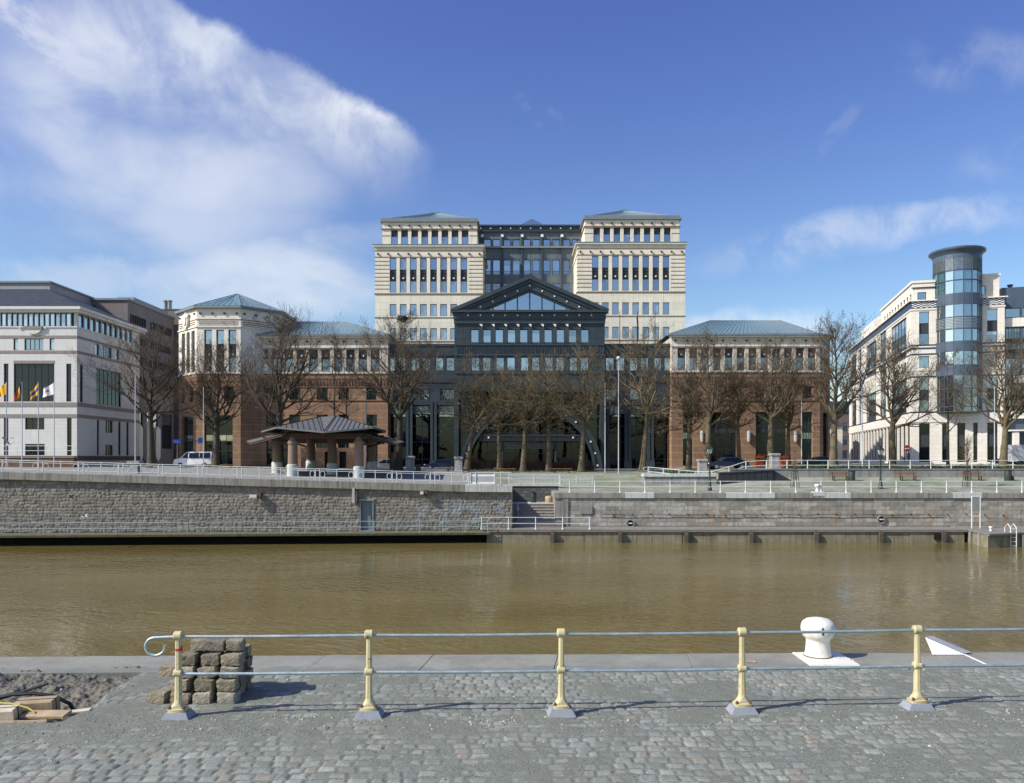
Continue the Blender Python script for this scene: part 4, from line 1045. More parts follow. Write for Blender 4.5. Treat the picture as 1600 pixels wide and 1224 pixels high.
yc = (gy[:-1, :-1]+gy[1:, 1:])/2; xc = (gx[:-1, :-1]+gx[1:, 1:])/2
wall_line = np.where(xc < 0, 65.4 + xc*2.8/45 + .25, 67.2)
keep = (yc > wall_line) & ~((xc > -.25) & (xc < 4.4) & (yc < 72.0))
struct(grid_object('promenade_ground', xs, ys, zz, 'bank_ground', keep=keep))
# street with kerb in front of the buildings
st = MB(); 
mat('asphalt', (.060, .060, .062), .9, var=.25, vscale=.6, bump=.3)
mat('kerb_stone', (.30, .29, .27), .85, var=.2)
xs_ = np.linspace(-20.5, 18, 30)
for i in range(29):
    a, b_ = xs_[i], xs_[i+1]
    st.quad((a, 93.2, 1.512), (b_, 93.2, 1.512), (b_, 99.2, 1.512), (a, 99.2, 1.512))
struct(st.build('street', 'asphalt'))
k = MB(); k.box(-20.5, 18, 93.0, 93.2, 1.3, 1.62); k.box(-20.5, 18, 99.2, 99.4, 1.3, 1.64); struct(k.build('kerb', 'kerb_stone'))

# rock-faced left quay wall (real relief)
def wall_mat(name, dark, light, mortar, rust, bscale):
    m = bpy.data.materials.new(name); m.use_nodes = True; MATS[name] = m
    N = NT(m.node_tree); b = N.n['Principled BSDF']; p = N.new('ShaderNodeTexCoord').outputs['Object']; x, y, z = N.sep(p)
    at = lambda k: N.new('ShaderNodeAttribute', attribute_name=k).outputs['Fac']
    n1 = N.noise(p, .5, 5, .6); n2 = N.noise(p, bscale, 5, .65)
    c = N.mix(at('tint'), dark, light); c = N.mix(N.math('MULTIPLY', N.ramp(n2, .3, .7), .45), c, tuple(q*.55 for q in dark))
    c = N.mix(N.math('MULTIPLY', at('joint'), .75), c, mortar)
    # damp grime near the foot and below the coping, with ragged borders
    st_ = N.noise(N.comb(N.math('MULTIPLY', x, 2.2), 0.0, N.math('MULTIPLY', z, .18)), 1.0, 6, .7)
    c = N.mix(N.math('MULTIPLY', N.ramp(st_, .5, .68), .45), c, tuple(q*.4 for q in dark))
    if rust:
        s2 = N.noise(N.comb(N.math('MULTIPLY', x, 2.6), 3.0, N.math('MULTIPLY', z, .12)), 1.0, 4, .6)
        zone = N.math('MULTIPLY', N.ramp(z, -.9, -1.7), N.ramp(x, 9.0, 13.0))
        c = N.mix(N.math('MULTIPLY', N.math('MULTIPLY', N.ramp(s2, .50, .64), zone), .5), c, (.34, .21, .09))
    else:
        g = N.noise(p, 2.6, 4, .6)
        # pale blue overpainted patches near the stairs
        zone = N.math('MULTIPLY', N.math('MULTIPLY', N.ramp(x, 36.6, 37.6), N.ramp(x, 44.6, 44.2)), N.math('MULTIPLY', N.ramp(z, -2.6, -2.2), N.ramp(z, -.7, -1.0)))
        c = N.mix(N.math('MULTIPLY', N.math('MULTIPLY', zone, N.ramp(N.noise(p, .8, 3, .5), .45, .55)), .6), c, (.30, .34, .38))
    N.put(b.inputs['Base Color'], c); b.inputs['Roughness'].default_value = .9; b.inputs['Specular IOR Level'].default_value = .25
    bn = N.new('ShaderNodeBump'); bn.inputs['Strength'].default_value = .7; bn.inputs['Distance'].default_value = .02; N.put(bn.inputs['Height'], N.noise(p, 14, 5, .65)); N.l.new(bn.outputs[0], b.inputs['Normal'])
wall_mat('rock_wall', (.20, .185, .155), (.32, .30, .255), (.13, .125, .11), False, 5)
wall_mat('ashlar_wall', (.25, .24, .20), (.47, .45, .39), (.13, .125, .11), True, 3)
def block_wall(name, length, zfun, zlow, row, wmin, wmax, relief, mt, M, dxg, dzg, edge, seed, holes=(), pale=.06):
    r = np.random.RandomState(seed); us = np.arange(0, length+dxg/2, dxg); zs = np.arange(zlow, 2.6, dzg)
    g_u, g_z = np.meshgrid(us, zs); z = g_z
    wob = (fbm(g_u*1.3, g_z*1.3, seed+3)-.5)*(.26 if relief > .03 else .015)
    ri = np.floor((g_z-zlow+wob)/row).astype(int); ri = np.clip(ri, 0, None); fz = (g_z-zlow+wob)/row - ri
    h = np.zeros_like(g_u); tint = np.zeros_like(g_u); joint = np.zeros_like(g_u)
    for k in range(ri.max()+1):
        n = int(length/wmin)+6; bnd = np.cumsum(r.uniform(wmin, wmax, n)) - wmax; idx = np.searchsorted(bnd, g_u[ri == k] + wob[ri == k]*.7)
        idx = np.clip(idx, 1, n-1); a = bnd[idx-1]; b_ = bnd[idx]; uu = g_u[ri == k]
        d = np.minimum(np.minimum(uu-a, b_-uu), np.minimum(fz[ri == k], 1-fz[ri == k])*row)
        t = r.rand(n); t = np.where(r.rand(n) < pale, 1.6, t); ht = r.rand(n); tx = r.uniform(-1, 1, n); tz = r.uniform(-1, 1, n)
        pil = np.clip(d/edge, 0, 1)**.6
        h[ri == k] = pil*relief*(.6+.4*ht[idx]) + pil*relief*.5*(tx[idx]*(uu-(a+b_)/2)/(b_-a) + tz[idx]*(fz[ri == k]-.5))
        tint[ri == k] = t[idx]; joint[ri == k] = 1-np.clip(d/(edge*.35), 0, 1)
    h += (fbm(g_u*4, g_z*4, seed+9, 4)-.5)*relief*1.1
    P = np.stack([g_u, -h, g_z], -1).reshape(-1, 3)
    zc = (g_z[:-1, :-1]+g_z[1:, 1:])/2; uc = (g_u[:-1, :-1]+g_u[1:, 1:])/2
    kp = zc < zfun(uc)
    for (a, b_, c, d) in holes: kp &= ~((uc > a) & (uc < b_) & (zc > c) & (zc < d))
    nx, nz = len(us), len(zs); i = np.arange(nx*nz).reshape(nz, nx); q = np.stack([i[:-1, :-1], i[:-1, 1:], i[1:, 1:], i[1:, :-1]], -1)[kp].reshape(-1, 4).astype(np.int32)
    me = bpy.data.meshes.new(name); me.vertices.add(len(P)); me.vertices.foreach_set('co', P.astype(np.float32).ravel()); me.loops.add(q.size); me.loops.foreach_set('vertex_index', q.ravel()); me.polygons.add(len(q))
    me.polygons.foreach_set('loop_start', np.arange(0, q.size, 4, dtype=np.int32)); me.polygons.foreach_set('loop_total', np.full(len(q), 4, dtype=np.int32)); me.polygons.foreach_set('use_smooth', np.full(len(q), relief > .03)); me.update(calc_edges=True)
    flat_attr(me, 'tint', tint); flat_attr(me, 'joint', joint); me.materials.append(MATS[mt]); o = bpy.data.objects.new(name, me); col.objects.link(o); o.matrix_basis = M; return o
WZ = -3.1
lw = thing('rock_faced_wall', 'long rough rock-faced quay wall on the left with concrete coping', 'wall', (LWB.x, LWB.y, WZ), LANG)
czl = lambda u: np.interp(LWA.x + u*math.cos(LANG), [-60, -41.8, -4.3, 0], [2.35, 1.95, .82, .78])
DU0, DU1 = (XX(560.5, 64.2)-LWA.x)/math.cos(LANG), (XX(582.5, 64.3)-LWA.x)/math.cos(LANG)      # the steel door
f = block_wall('facing', LLEN, lambda u: czl(u)-.55, WZ, .26, .24, .56, .045, 'rock_wall', LW, .06, .05, .07, 5, [(DU0, DU1, WZ-.1, ZZ(783, 64.3))]); hang(f, lw)
b = MB(LW); n = 34; du = LLEN/n
for i in range(n):                                                # coping in cast lengths with open joints
    a, c = i*du+.012, (i+1)*du-.012; z0, z1 = float(czl(a)), float(czl(c)); lo0, lo1 = z0-.62, z1-.62
    mi = 1 if i >= n-3 else 0
    b.loft([[(a, -.30, lo0), (c, -.30, lo1), (c, .35, lo1), (a, .35, lo0)], [(a, -.30, z0-.03), (c, -.30, z1-.03), (c, .35, z1-.03), (a, .35, z0-.03)], [(a, -.27, z0), (c, -.27, z1), (c, .35, z1), (a, .35, z0)]], mi)
b.build('coping', ['concrete_grey', 'concrete_pale'], lw)
b = MB(LW); b.box(-20, -.002, -.02, .5, -4.5, 1.5); b.box(LLEN-.5, LLEN, .10, 8.0, WZ-1, .16); b.box(0, LLEN-.5, .62, .9, -4.5, .2); b.build('backing', 'concrete_grey', lw)
# steel door in it
dr = thing('steel_door', 'grey-green steel door in the rock-faced quay wall', 'door', tuple(LW @ Vector((DU0, 0, WZ))), LANG)
b = MB(LW); zt = ZZ(783, 64.3); b.box(DU0, DU0+.1, -.1, .3, WZ, zt); b.box(DU1-.1, DU1, -.1, .3, WZ, zt); b.box(DU0-.08, DU1+.08, -.16, .3, zt, zt+.16); b.box(DU0-.02, DU1+.02, -.2, .2, WZ, WZ+.06); b.build('door_frame', 'galv_dull', dr)
b = MB(LW); b.box(DU0+.1, DU1-.1, .1, .15, WZ+.06, zt); 
for z in (WZ+.5, WZ+1.5): b.box(DU0+.2, DU1-.2, .085, .1, z, z+.7)
b.build('door_leaf', 'door_teal', dr); b = MB(LW); b.box(DU1-.25, DU1-.2, .02, .1, WZ+1.0, WZ+1.2); b.build('handle', 'iron_black', dr)
pp = thing('rain_pipe', 'short rusty pipe and grey bracket under the coping above the door', 'pipe', tuple(LW @ Vector((DU0-.3, -.3, .0))), LANG)
b = MB(LW); u = DU0-.45; zz_ = ZZ(770, 64.2); b.box(u-.12, u+.08, -.42, -.1, ZZ(786, 64.2), ZZ(763, 64.2)); b.build('bracket', 'concrete_pale', pp); b = MB(LW); b.tube([(u+.25, -.35, ZZ(768, 64.2)), (u+.25, -.35, ZZ(785, 64.2))], .08, 8); b.build('pipe_end', 'rust_iron', pp)
def wall_light(px, py, label, d=.5):
    Y = 62.6 + (XX(px, 64)+45)*2.8/45; t = thing('wall_light', label, 'lamp', (XX(px, Y), Y-.35, ZZ(py, Y)), LANG, 'wall lights on the rock-faced quay wall', local=True)
    b = MB(); b.box(-d, .1, -.2, .05, -.12, .12); b.build('lamp_housing', 'paint_white', t); b = MB(); b.box(.1, .42, -.1, .38, -.1, .25); b.box(.2, .3, 0, .4, -.22, -.1); b.build('bracket', 'rust_iron', t)
wall_light(402, 775, 'white box lamp on rusty bracket, middle of the rock-faced wall'); wall_light(660.5, 770, 'tiny white lamp under the coping left of the stairs', .18)

# walkway slab, left; shade of the void below is put into the foundation's colour
sl = tag(MB(LW).add([], []).build('dummy', 'void_shade') if False else bpy.data.objects.new('tmp', None))
bpy.data.objects.remove(sl)
b = MB(LW); b.loft([[(-22, -1.75, WZ-.2), (LLEN-1.9, -1.75, WZ-.2), (LLEN-1.9, .1, WZ-.2), (-22, .1, WZ-.2)], [(-22, -1.78, WZ-.02), (LLEN-1.9, -1.78, WZ-.02), (LLEN-1.9, .1, WZ-.02), (-22, .1, WZ-.02)], [(-22, -1.75, WZ), (LLEN-1.9, -1.75, WZ), (LLEN-1.9, .1, WZ), (-22, .1, WZ)]])
struct(b.build('walkway_slab', 'algae_concrete'))
b = MB(LW); b.box(-22, LLEN-1.0, 0.11, .6, -6, WZ-.01); struct(b.build('quay_foundation', 'void_shade'))

# ashlar wall, right
rw = thing('ashlar_quay_wall', 'coursed grey ashlar quay wall with rust stains on the right', 'wall', (40, 67, -2.9))
f = block_wall('facing', 78.0, lambda u: 0*u-.44, -2.9, .345, .7, 1.7, .016, 'ashlar_wall', plane(4.5, 67.0), .06, .043, .03, 21, pale=.05); hang(f, rw)
b = MB(); xk = 4.35; i = 0; rr = random.Random(4)
while xk < 82:
    L = rr.uniform(1.6, 2.6); b.bbox(xk, xk+L-.012, 66.86, 67.6, -.44, 0.03, .03, 0 if rr.random() < .75 else 1); xk += L
b.build('coping', ['concrete_grey', 'concrete_pale'], rw)
b = MB(); b.box(4.4, 82, 67.05, 67.5, -4.5, -.45); b.box(4.36, 4.9, 66.9, 73, -3.2, -.45); b.build('backing', 'concrete_grey', rw)
b = MB()
for (px0, px1, y0, y1) in ((907, 925.5, 791, 803),): b.box(XX(px0, 67), XX(px1, 67), 66.88, 66.99, ZZ(y1, 67), ZZ(y0, 67))
b.build('plaque', 'plaque_grey', rw)
b = MB()
for px in range(958, 1590, 29):
    x = XX(px, 67); z = ZZ(803.5, 67) + rr.uniform(-.08, .05); b.box(x-.035, x+.035, 66.92, 66.99, z-.035, z+.035); b.tube([(x, 66.93, z), (x+.25, 66.955, z-.25), (x+.42, 66.965, z-.36)], .011, 4)
x0, x1 = XX(940, 67), XX(1475, 67); b.tube([(x0+(x1-x0)*t, 66.965, ZZ(809, 67)+.03*math.sin(t*60)) for t in np.linspace(0, 1, 60)], .014, 4)
b.tube([(x0+(x1-x0)*t, 66.965, ZZ(804.5, 67)+.03*math.sin(t*50)) for t in np.linspace(0, 1, 60)], .008, 4)
b.build('mooring_chain', 'iron_black', rw)
for px, py, lb in ((985, 818, 'left'), (1377, 812, 'right')):
    b = MB(); x, z = XX(px, 66.9), ZZ(py, 66.9); n = 20
    ring = lambda r_, y: [(x+r_*math.cos(2*math.pi*k/n), y, z+r_*math.sin(2*math.pi*k/n)) for k in range(n)]
    b.loft([ring(.36, 66.96), ring(.36, 66.84), ring(.28, 66.84), ring(.27, 66.95)], 0, True, False); b.add(ring(.28, 66.93), [tuple(range(n-1, -1, -1))], 1); b.box(x-.16, x+.16, 66.8, 66.9, z-.04, z+.06, 2)
    b.build('drain_outlet', ['concrete_grey', 'black_gap', 'paint_white'], rw)

# stairs between the two walls
sx0, sx1 = .02, 4.34
b = MB(); nst = 8
for i in range(nst):
    z0, z1 = -2.9+i*.227, -2.9+(i+1)*.227; y = 66.2+i*.44
    b.box(sx0, sx1, y+.04, 70.4, z0, z1-.06, 2); b.bbox(sx0, sx1, y, 70.4, z1-.06, z1-.002*(i == nst-1), .015, 0)
b.box(sx0, sx1, 69.75, 72.0, -3.0, -2.9+nst*.227+.02, 1)
st = b.build('stone_steps', ['concrete_grey', 'concrete_pale', 'taupe_band']); tag(st, 'grey stone steps between the two quay walls', 'stairs')
b = MB(); b.box(sx0, sx1, 71.9, 72.3, -2, .42); b.box(-.06, 4.6, 71.8, 72.4, .42, .56, 1); bw = b.build('stair_back_wall', ['rock_plain' if False else 'concrete_grey', 'concrete_pale']); tag(bw, 'dark stone wall behind the landing of the steps', 'wall')
mat('rubble_dark', (.12, .12, .11), .9, var=.3, bump=1.0, bscale=6, extra=joints(.5, .3, .03, (.06, .06, .055), .5, .3)); bw.data.materials[0] = MATS['rubble_dark']
b = MB(); b.box(XX(867, 67), 4.36, 66.96, 71.9, -2.95, -.455); b.bbox(XX(867, 67)-.06, 4.34, 66.84, 72, -.455, .03, .03, 0); sp = b.build('stair_cheek', ['ashlar_plain' if False else 'concrete_grey', 'concrete_pale']); tag(sp, 'stone cheek wall at the right side of the steps', 'wall')

# lower quay on the right: plank walkway, concrete front, timber posts
b = MB(); b.box(-2.4, 38.0, 64.0, 67.1, -3.12, -2.92); struct(b.build('quay_walkway', 'plank_deck'))
b = MB(); xk = -2.1
while xk < 37.8:
    L = min(2.72, 37.8-xk); b.box(xk, xk+L-.02, 64.12+rr.uniform(0, .05), 64.5, -6, -3.125); xk += L
struct(b.build('quay_front', 'fender_concrete'))
for i, px in enumerate((863, 968.5, 1072, 1173.5, 1275, 1376, 1474)):
    x = XX(px, 64); b = MB(); b.loft([[(x-.15, 63.8, -6), (x+.15, 63.8, -6), (x+.15, 64.1, -6), (x-.15, 64.1, -6)], [(x-.16, 63.8, -3.3), (x+.15, 63.78, -3.3), (x+.16, 64.1, -3.3), (x-.15, 64.1, -3.3)], [(x-.13, 63.85, -3.02), (x+.12, 63.84, -3.05), (x+.12, 64.1, -3.02), (x-.12, 64.1, -3.0)]])
    tag(b.build('fender_post', 'timber_wet'), f'weathered timber fender post on the concrete quay front, {ORD[i]} from the left', 'post', 'timber fender posts along the right quay')
b = MB(); b.box(XX(1461, 63.9), XX(1470, 63.9), 63.95, 64.1, -3.75, -3.2); tag(b.build('outfall_opening', 'black_gap'), 'dark rectangular outfall hole in the concrete quay front', 'outfall')
# floating stage at the right
pt = thing('landing_stage', 'low concrete landing stage jutting into the canal at far right', 'pontoon', (40, 64, -4))
poly = [(XX(1513.5, 63.9), 63.95), (XX(1546, 60), 60.0), (XX(1660, 62.4), 62.4), (80, 66), (80, 66.98), (38.2, 66.98)]
pt_in = [(x+.0, y+.25) for x, y in poly]
b = MB(); b.prism(poly, -3.05, -2.88); b.build('deck', 'plank_deck', pt)
b = MB(); b.prism([(poly[0][0]+.15, 64.0), (poly[1][0]+.02, 60.2), (poly[2][0]-.1, 62.6), (80, 66.1), (80, 66.9), (38.4, 66.9)], -6, -3.055); b.build('hull', 'fender_concrete', pt)
b = MB()
def fender(x, y, w_):
    f = MB(); f.box(x-w_, x+w_, y-.06, y+.2, -4.6, -3.06); f.build('fender', 'concrete_grey', pt)
for t in (.12, .55): fender(poly[0][0]+(poly[1][0]-poly[0][0])*t, poly[0][1]+(poly[1][1]-poly[0][1])*t, .07)
for t in (.45, .8): fender(poly[1][0]+(poly[2][0]-poly[1][0])*t, poly[1][1]+(poly[2][1]-poly[1][1])*t, .06)
la = thing('ladder', 'white metal ladder hanging from the landing stage into the water', 'ladder', (XX(1581, 61), 61, -3))
b = MB(); Yl = 61.0
for px in (1577.5, 1586.5):
    x = XX(px, Yl); b.tube([(x, Yl-.12, -5), (x, Yl-.14, -2.5), (x, Yl+.2, -2.2), (x, Yl+.6, -2.5), (x, Yl+.6, -2.9)], .04, 6)
b.build('rail', 'paint_white', la); b = MB()
for k in range(7): b.tube([(XX(1577.5, Yl), Yl-.13, -4.6+k*.34), (XX(1586.5, Yl), Yl-.13, -4.6+k*.34)], .03, 6)
b.build('rung', 'paint_white', la)
fr = thing('sign_frame', 'blank grey board in a white metal frame on the landing stage', 'sign', (XX(1525, 64.8), 64.8, -2.88))
b = MB(); x0, x1 = XX(1518.5, 64.8), XX(1531.5, 64.8); zt = ZZ(776, 64.8)
for x in (x0, x1): b.tube([(x, 64.8, -2.9), (x, 64.8, zt)], .05, 6)
b.tube([(x0, 64.8, zt), (x1, 64.8, zt)], .05, 6); b.tube([(x0, 64.8, ZZ(807, 64.8)), (x1, 64.8, ZZ(807, 64.8))], .04, 6); b.build('frame', 'paint_white', fr)
b = MB(); b.box(x0+.06, x1-.06, 64.77, 64.83, ZZ(799, 64.8), zt-.06); b.build('board', 'plaque_grey', fr)

# water
def water():
    m = bpy.data.materials.new('canal_water'); m.use_nodes = True; MATS['canal_water'] = m
    N = NT(m.node_tree); b = N.n['Principled BSDF']; p = N.new('ShaderNodeNewGeometry').outputs['Position']; x, y, z = N.sep(p)
    big = N.noise(N.comb(N.math('MULTIPLY', x, .05), N.math('MULTIPLY', y, .12)), 1.0, 4, .6)
    N.put(b.inputs['Base Color'], N.mix(N.ramp(big, .3, .7), (.130, .102, .035), (.166, .132, .048)))
    b.inputs['IOR'].default_value = 1.33; b.inputs['Roughness'].default_value = .02; b.inputs['Specular IOR Level'].default_value = .5
    v1 = N.comb(N.math('ADD', N.math('MULTIPLY', x, .85), N.math('MULTIPLY', y, .2)), N.math('ADD', N.math('MULTIPLY', y, 1.15), N.math('MULTIPLY', x, .25)))
    w1 = N.noise(v1, 2.0, 1.5, .45, .9); w2 = N.noise(N.comb(N.math('MULTIPLY', x, 1.0), N.math('MULTIPLY', y, 1.7)), 5.0, 3, .55, .3); w3 = N.noise(N.comb(N.math('MULTIPLY', x, .2), N.math('MULTIPLY', y, .35)), 1.0, 2, .5)
    h = N.math('ADD', N.math('ADD', N.math('MULTIPLY', w1, .075), N.math('MULTIPLY', w2, .012)), N.math('MULTIPLY', w3, .10))
    gust = N.ramp(N.noise(N.comb(N.math('MULTIPLY', x, .06), N.math('MULTIPLY', y, .16)), 1.0, 3, .55), .3, .7)
    bn = N.new('ShaderNodeBump'); bn.inputs['Distance'].default_value = 1.0; N.put(bn.inputs['Strength'], N.math('ADD', .22, N.math('MULTIPLY', gust, .65))); N.put(bn.inputs['Height'], h); N.l.new(bn.outputs[0], b.inputs['Normal'])
water()
b = MB(); b.quad((-400, 11, -4), (400, 11, -4), (400, 68, -4), (-400, 68, -4)); struct(b.build('water', 'canal_water'))
# ------------------------------------------------------------------ near quay: setts, coping, trench
def quay_y(x): return 11.97 + .017*x                              # canal edge of the near quay
def sett_mat():
    m = bpy.data.materials.new('sett_paving'); m.use_nodes = True; MATS['sett_paving'] = m
    N = NT(m.node_tree); b = N.n['Principled BSDF']; p = N.new('ShaderNodeNewGeometry').outputs['Position']
    at = lambda k: N.new('ShaderNodeAttribute', attribute_name=k).outputs['Fac']
    n3 = N.noise(p, 60, 4, .7); n4 = N.noise(p, 70, 3, .75); n1 = N.noise(p, 1.1, 5, .6); n2 = N.noise(p, 9, 4, .6)
    tint = at('tint')
    cr = N.new('ShaderNodeValToRGB'); N.put(cr.inputs[0], tint); e = cr.color_ramp.elements
    e[0].position = 0; e[0].color = (.172, .187, .152, 1); e[1].position = 1; e[1].color = (.335, .355, .295, 1)
    for pos, c in ((.35, (.225, .247, .208, 1)), (.6, (.27, .293, .252, 1)), (.72, (.28, .245, .19, 1)), (.8, (.235, .258, .232, 1))): q = e.new(pos); q.color = c
    stone = N.mix(N.math('MULTIPLY', N.ramp(n3, .35, .65), .5), cr.outputs[0], (.12, .13, .125))
    stone = N.mix(N.math('MULTIPLY', N.ramp(n2, .45, .75), .30), stone, (.40, .42, .39))
    stone = N.mix(N.math('MULTIPLY', N.ramp(n1, .42, .66), .42), stone, (.15, .162, .142))     # dusty, trodden patches
    grit = N.mix(N.ramp(n4, .35, .65), (.07, .080, .064), (.25, .268, .222)); grit = N.mix(N.math('MULTIPLY', N.ramp(n1, .4, .7), .45), grit, (.17, .17, .135))
    c = N.mix(at('stone'), grit, stone)
    c = N.mix(N.math('MULTIPLY', N.ramp(N.noise(p, 5.5, 5, .65), .66, .74), N.math('MULTIPLY', at('rim'), .75)), c, (.055, .085, .03))      # moss in joints
    dirt = N.mix(N.ramp(n4, .3, .7), (.065, .062, .048), (.20, .19, .155)); c = N.mix(at('dirt'), c, dirt)
    N.put(b.inputs['Base Color'], c); b.inputs['Roughness'].default_value = .82; b.inputs['Specular IOR Level'].default_value = .28
    bn = N.new('ShaderNodeBump'); bn.inputs['Strength'].default_value = .55; bn.inputs['Distance'].default_value = .008
    N.put(bn.inputs['Height'], N.math('ADD', n3, N.math('MULTIPLY', n4, .6))); N.l.new(bn.outputs[0], b.inputs['Normal'])
sett_mat()
def paving():
    dxg = .0155; xs = np.arange(-9.2, 9.6, dxg); ys = np.arange(6.5, 11.2, dxg*.95); gx, gy = np.meshgrid(xs, ys)
    rs = np.random.RandomState(12); yb = 8.72 + .03*gx                # the kerb row between the two fields
    lower = gy < yb
    stone_h = np.zeros_like(gx); tint = np.zeros_like(gx); d_all = np.zeros_like(gx)
    wx = (fbm(gx*2.2, gy*2.2, 31)-.5)*.10; wy = (fbm(gx*1.6, gy*1.6, 37)-.5)*.12
    big = (fbm(gx*9, gy*9, 41, 2)-.5)*.03
    for fld in (0, 1, 2):
        if fld == 0: yr = yb - gy; rd = .148; sel = lower; wmin, wmax = .13, .215
        elif fld == 1: yr = gy - yb; rd = .12; sel = (~lower) & (gy < yb+.12); wmin, wmax = .24, .42
        else: yr = gy - yb - .12; rd = .150; sel = gy >= yb+.12; wmin, wmax = .13, .21
        yy_ = yr + (wy if fld != 1 else wy*.12) + big; r_ = np.clip(np.floor(yy_/rd).astype(int), 0, 60); fr = yy_/rd - r_
        for k in range(0, 45):
            q = sel & (r_ == k)
            if not q.any(): continue
            n = 180; bnd = np.cumsum(rs.uniform(wmin, wmax, n)) - 9.8 - rs.rand()*.2; uu = gx[q] + wx[q] + big[q]
            idx = np.clip(np.searchsorted(bnd, uu), 1, n-1); a, b_ = bnd[idx-1], bnd[idx]
            du = np.minimum(uu-a, b_-uu); dv = np.minimum(fr[q], 1-fr[q])*rd
            d = np.minimum(du, dv); dc = np.minimum(d, (du+dv)*.62-.006) - .009 - .012*rs.rand(n)[idx]**2       # rounded corners
            ht = rs.normal(0, .0045, n)[idx]; tx = rs.normal(0, .05, n)[idx]; ty = rs.normal(0, .06, n)[idx]
            prof = np.clip(dc/.019, 0, 1); prof = 1-(1-prof)**2.2
            stone_h[q] = prof*.016 + ht*.75 + (tx*(uu-(a+b_)/2) + ty*(fr[q]-.5)*rd)*.38
            tint[q] = rs.rand(n)[idx]; d_all[q] = dc
    rough = (fbm(gx*26, gy*26, 51, 3)-.5)*.007
    fill_lv = .0095 + (fbm(gx*.55, gy*.9, 61, 4)-.5)*.036 + (fbm(gx*3.5, gy*3.5, 67, 3)-.5)*.026
    band = np.exp(-((gy-9.0-.03*gx)/.33)**2)*.007 + np.exp(-((gy-8.6-.03*gx)/.12)**2)*.008                      # grit gathers along the railing
    fill = fill_lv + band + (fbm(gx*55, gy*55, 71, 2)-.5)*.006
    sh = stone_h + rough; z = np.maximum(sh, fill); st_ = sst(sh-fill, -.002, .004)
    rim = np.exp(-((sh-fill)/.006)**2)
    # relaid strip: shallow trench with broken edge near the left
    ed = (fbm(gx*2, gy*2, 81)-.5)*.35
    xr = -5.2 + ed; m = sst(xr - gx, 0, .25) * sst(gy, 8.85+ed*.4, 9.1+ed*.4)
    z = z*(1-m) + m*(-.20*(1-sst(gy, 9.6, 10.7)) - .02 + (fbm(gx*5, gy*5, 91, 4)-.5)*.20 + (fbm(gx*30, gy*30, 95, 3)-.5)*.06)
    skirt = np.exp(-((gx-xr-.25)/.3)**2)*sst(gy, 8.4, 9.2)
    dirt = np.clip(m + skirt*.45*fbm(gx*7, gy*7, 99, 3), 0, 1)
    # dip towards the kerb
    z = z + .012
    o = grid_object('sett_paving', xs, ys, z, 'sett_paving', {'tint': tint, 'stone': st_*(1-m), 'dirt': dirt, 'rim': rim*(1-m)})
    struct(o)
    return xs, ys, z
PX, PY, PZ = paving()
def pz(x, y):
    i = int((x-PX[0])/(PX[1]-PX[0])); j = int((y-PY[0])/(PY[1]-PY[0])); return float(PZ[min(max(j, 0), len(PY)-1), min(max(i, 0), len(PX)-1)])
mat('quay_flat', (.16, .17, .165), .9, var=.25, vscale=2, bump=.6)
b = MB(); b.box(-400, -9.2, -400, 11.05, -.6, .01); b.box(9.6, 400, -400, 11.2, -.6, .01); b.box(-9.2, 9.6, -400, 6.5, -.6, .015); b.box(-9.2, 9.6, 6.5, 11.2, -.9, -.42); struct(b.build('near_quay', 'quay_flat'))
def coping_ex(N, tc, c):
    x, y, z = N.sep(tc); g_ = N.ramp(N.math('ADD', N.math('SUBTRACT', y, N.math('MULTIPLY', x, .017)), N.math('MULTIPLY', N.math('SUBTRACT', N.noise(tc, 2.2, 5, .65), .5), .9)), 11.32, 11.18)
    c = N.mix(N.math('MULTIPLY', g_, .85), c, N.mix(N.ramp(N.noise(tc, 95, 3, .7), .3, .7), (.085, .098, .088), (.24, .26, .235)))
    f = N.ramp(N.noise(tc, 1.6, 6, .65), .48, .62); c = N.mix(N.math('MULTIPLY', f, .5), c, (.165, .165, .135))
    return N.mix(N.math('MULTIPLY', N.ramp(N.noise(tc, 60, 3, .6), .5, .7), .3), c, (.34, .34, .33))
mat('coping_slab', (.235, .235, .20), .85, var=.18, vscale=1.2, bump=.5, bscale=40, extra=coping_ex)
b = MB(); xk = -12.0; joints_ = [-12, -9.3, -6.55, -4.62, -2.88, -1.22, .72, 2.74, 4.9, 6.6, 8.5, 10.5, 13]
for a, c in zip(joints_[:-1], joints_[1:]):
    ya, yb = quay_y(a), quay_y(c); i0, i1 = ya-.92, yb-.92; sk = .12; t = rng.uniform(-.006, .006)
    pl = [(a+.003-sk, i0), (c-.003-sk, i1), (c-.003, yb), (a+.003, ya)]
    b.loft([[(x, y, -.9) for x, y in pl], [(x, y, .03+t) for x, y in pl], [(pl[0][0]+.004, pl[0][1]+.015, .036+t), (pl[1][0]-.004, pl[1][1]+.015, .036+t), (pl[2][0]-.004, pl[2][1]-.02, .036+t), (pl[3][0]+.004, pl[3][1]-.02, .036+t)]])
struct(b.build('quay_coping', 'coping_slab'))
b = MB(); b.box(-60, 60, 10.6, 11.4, -6, -.5); struct(b.build('near_quay_face', 'fender_concrete'))
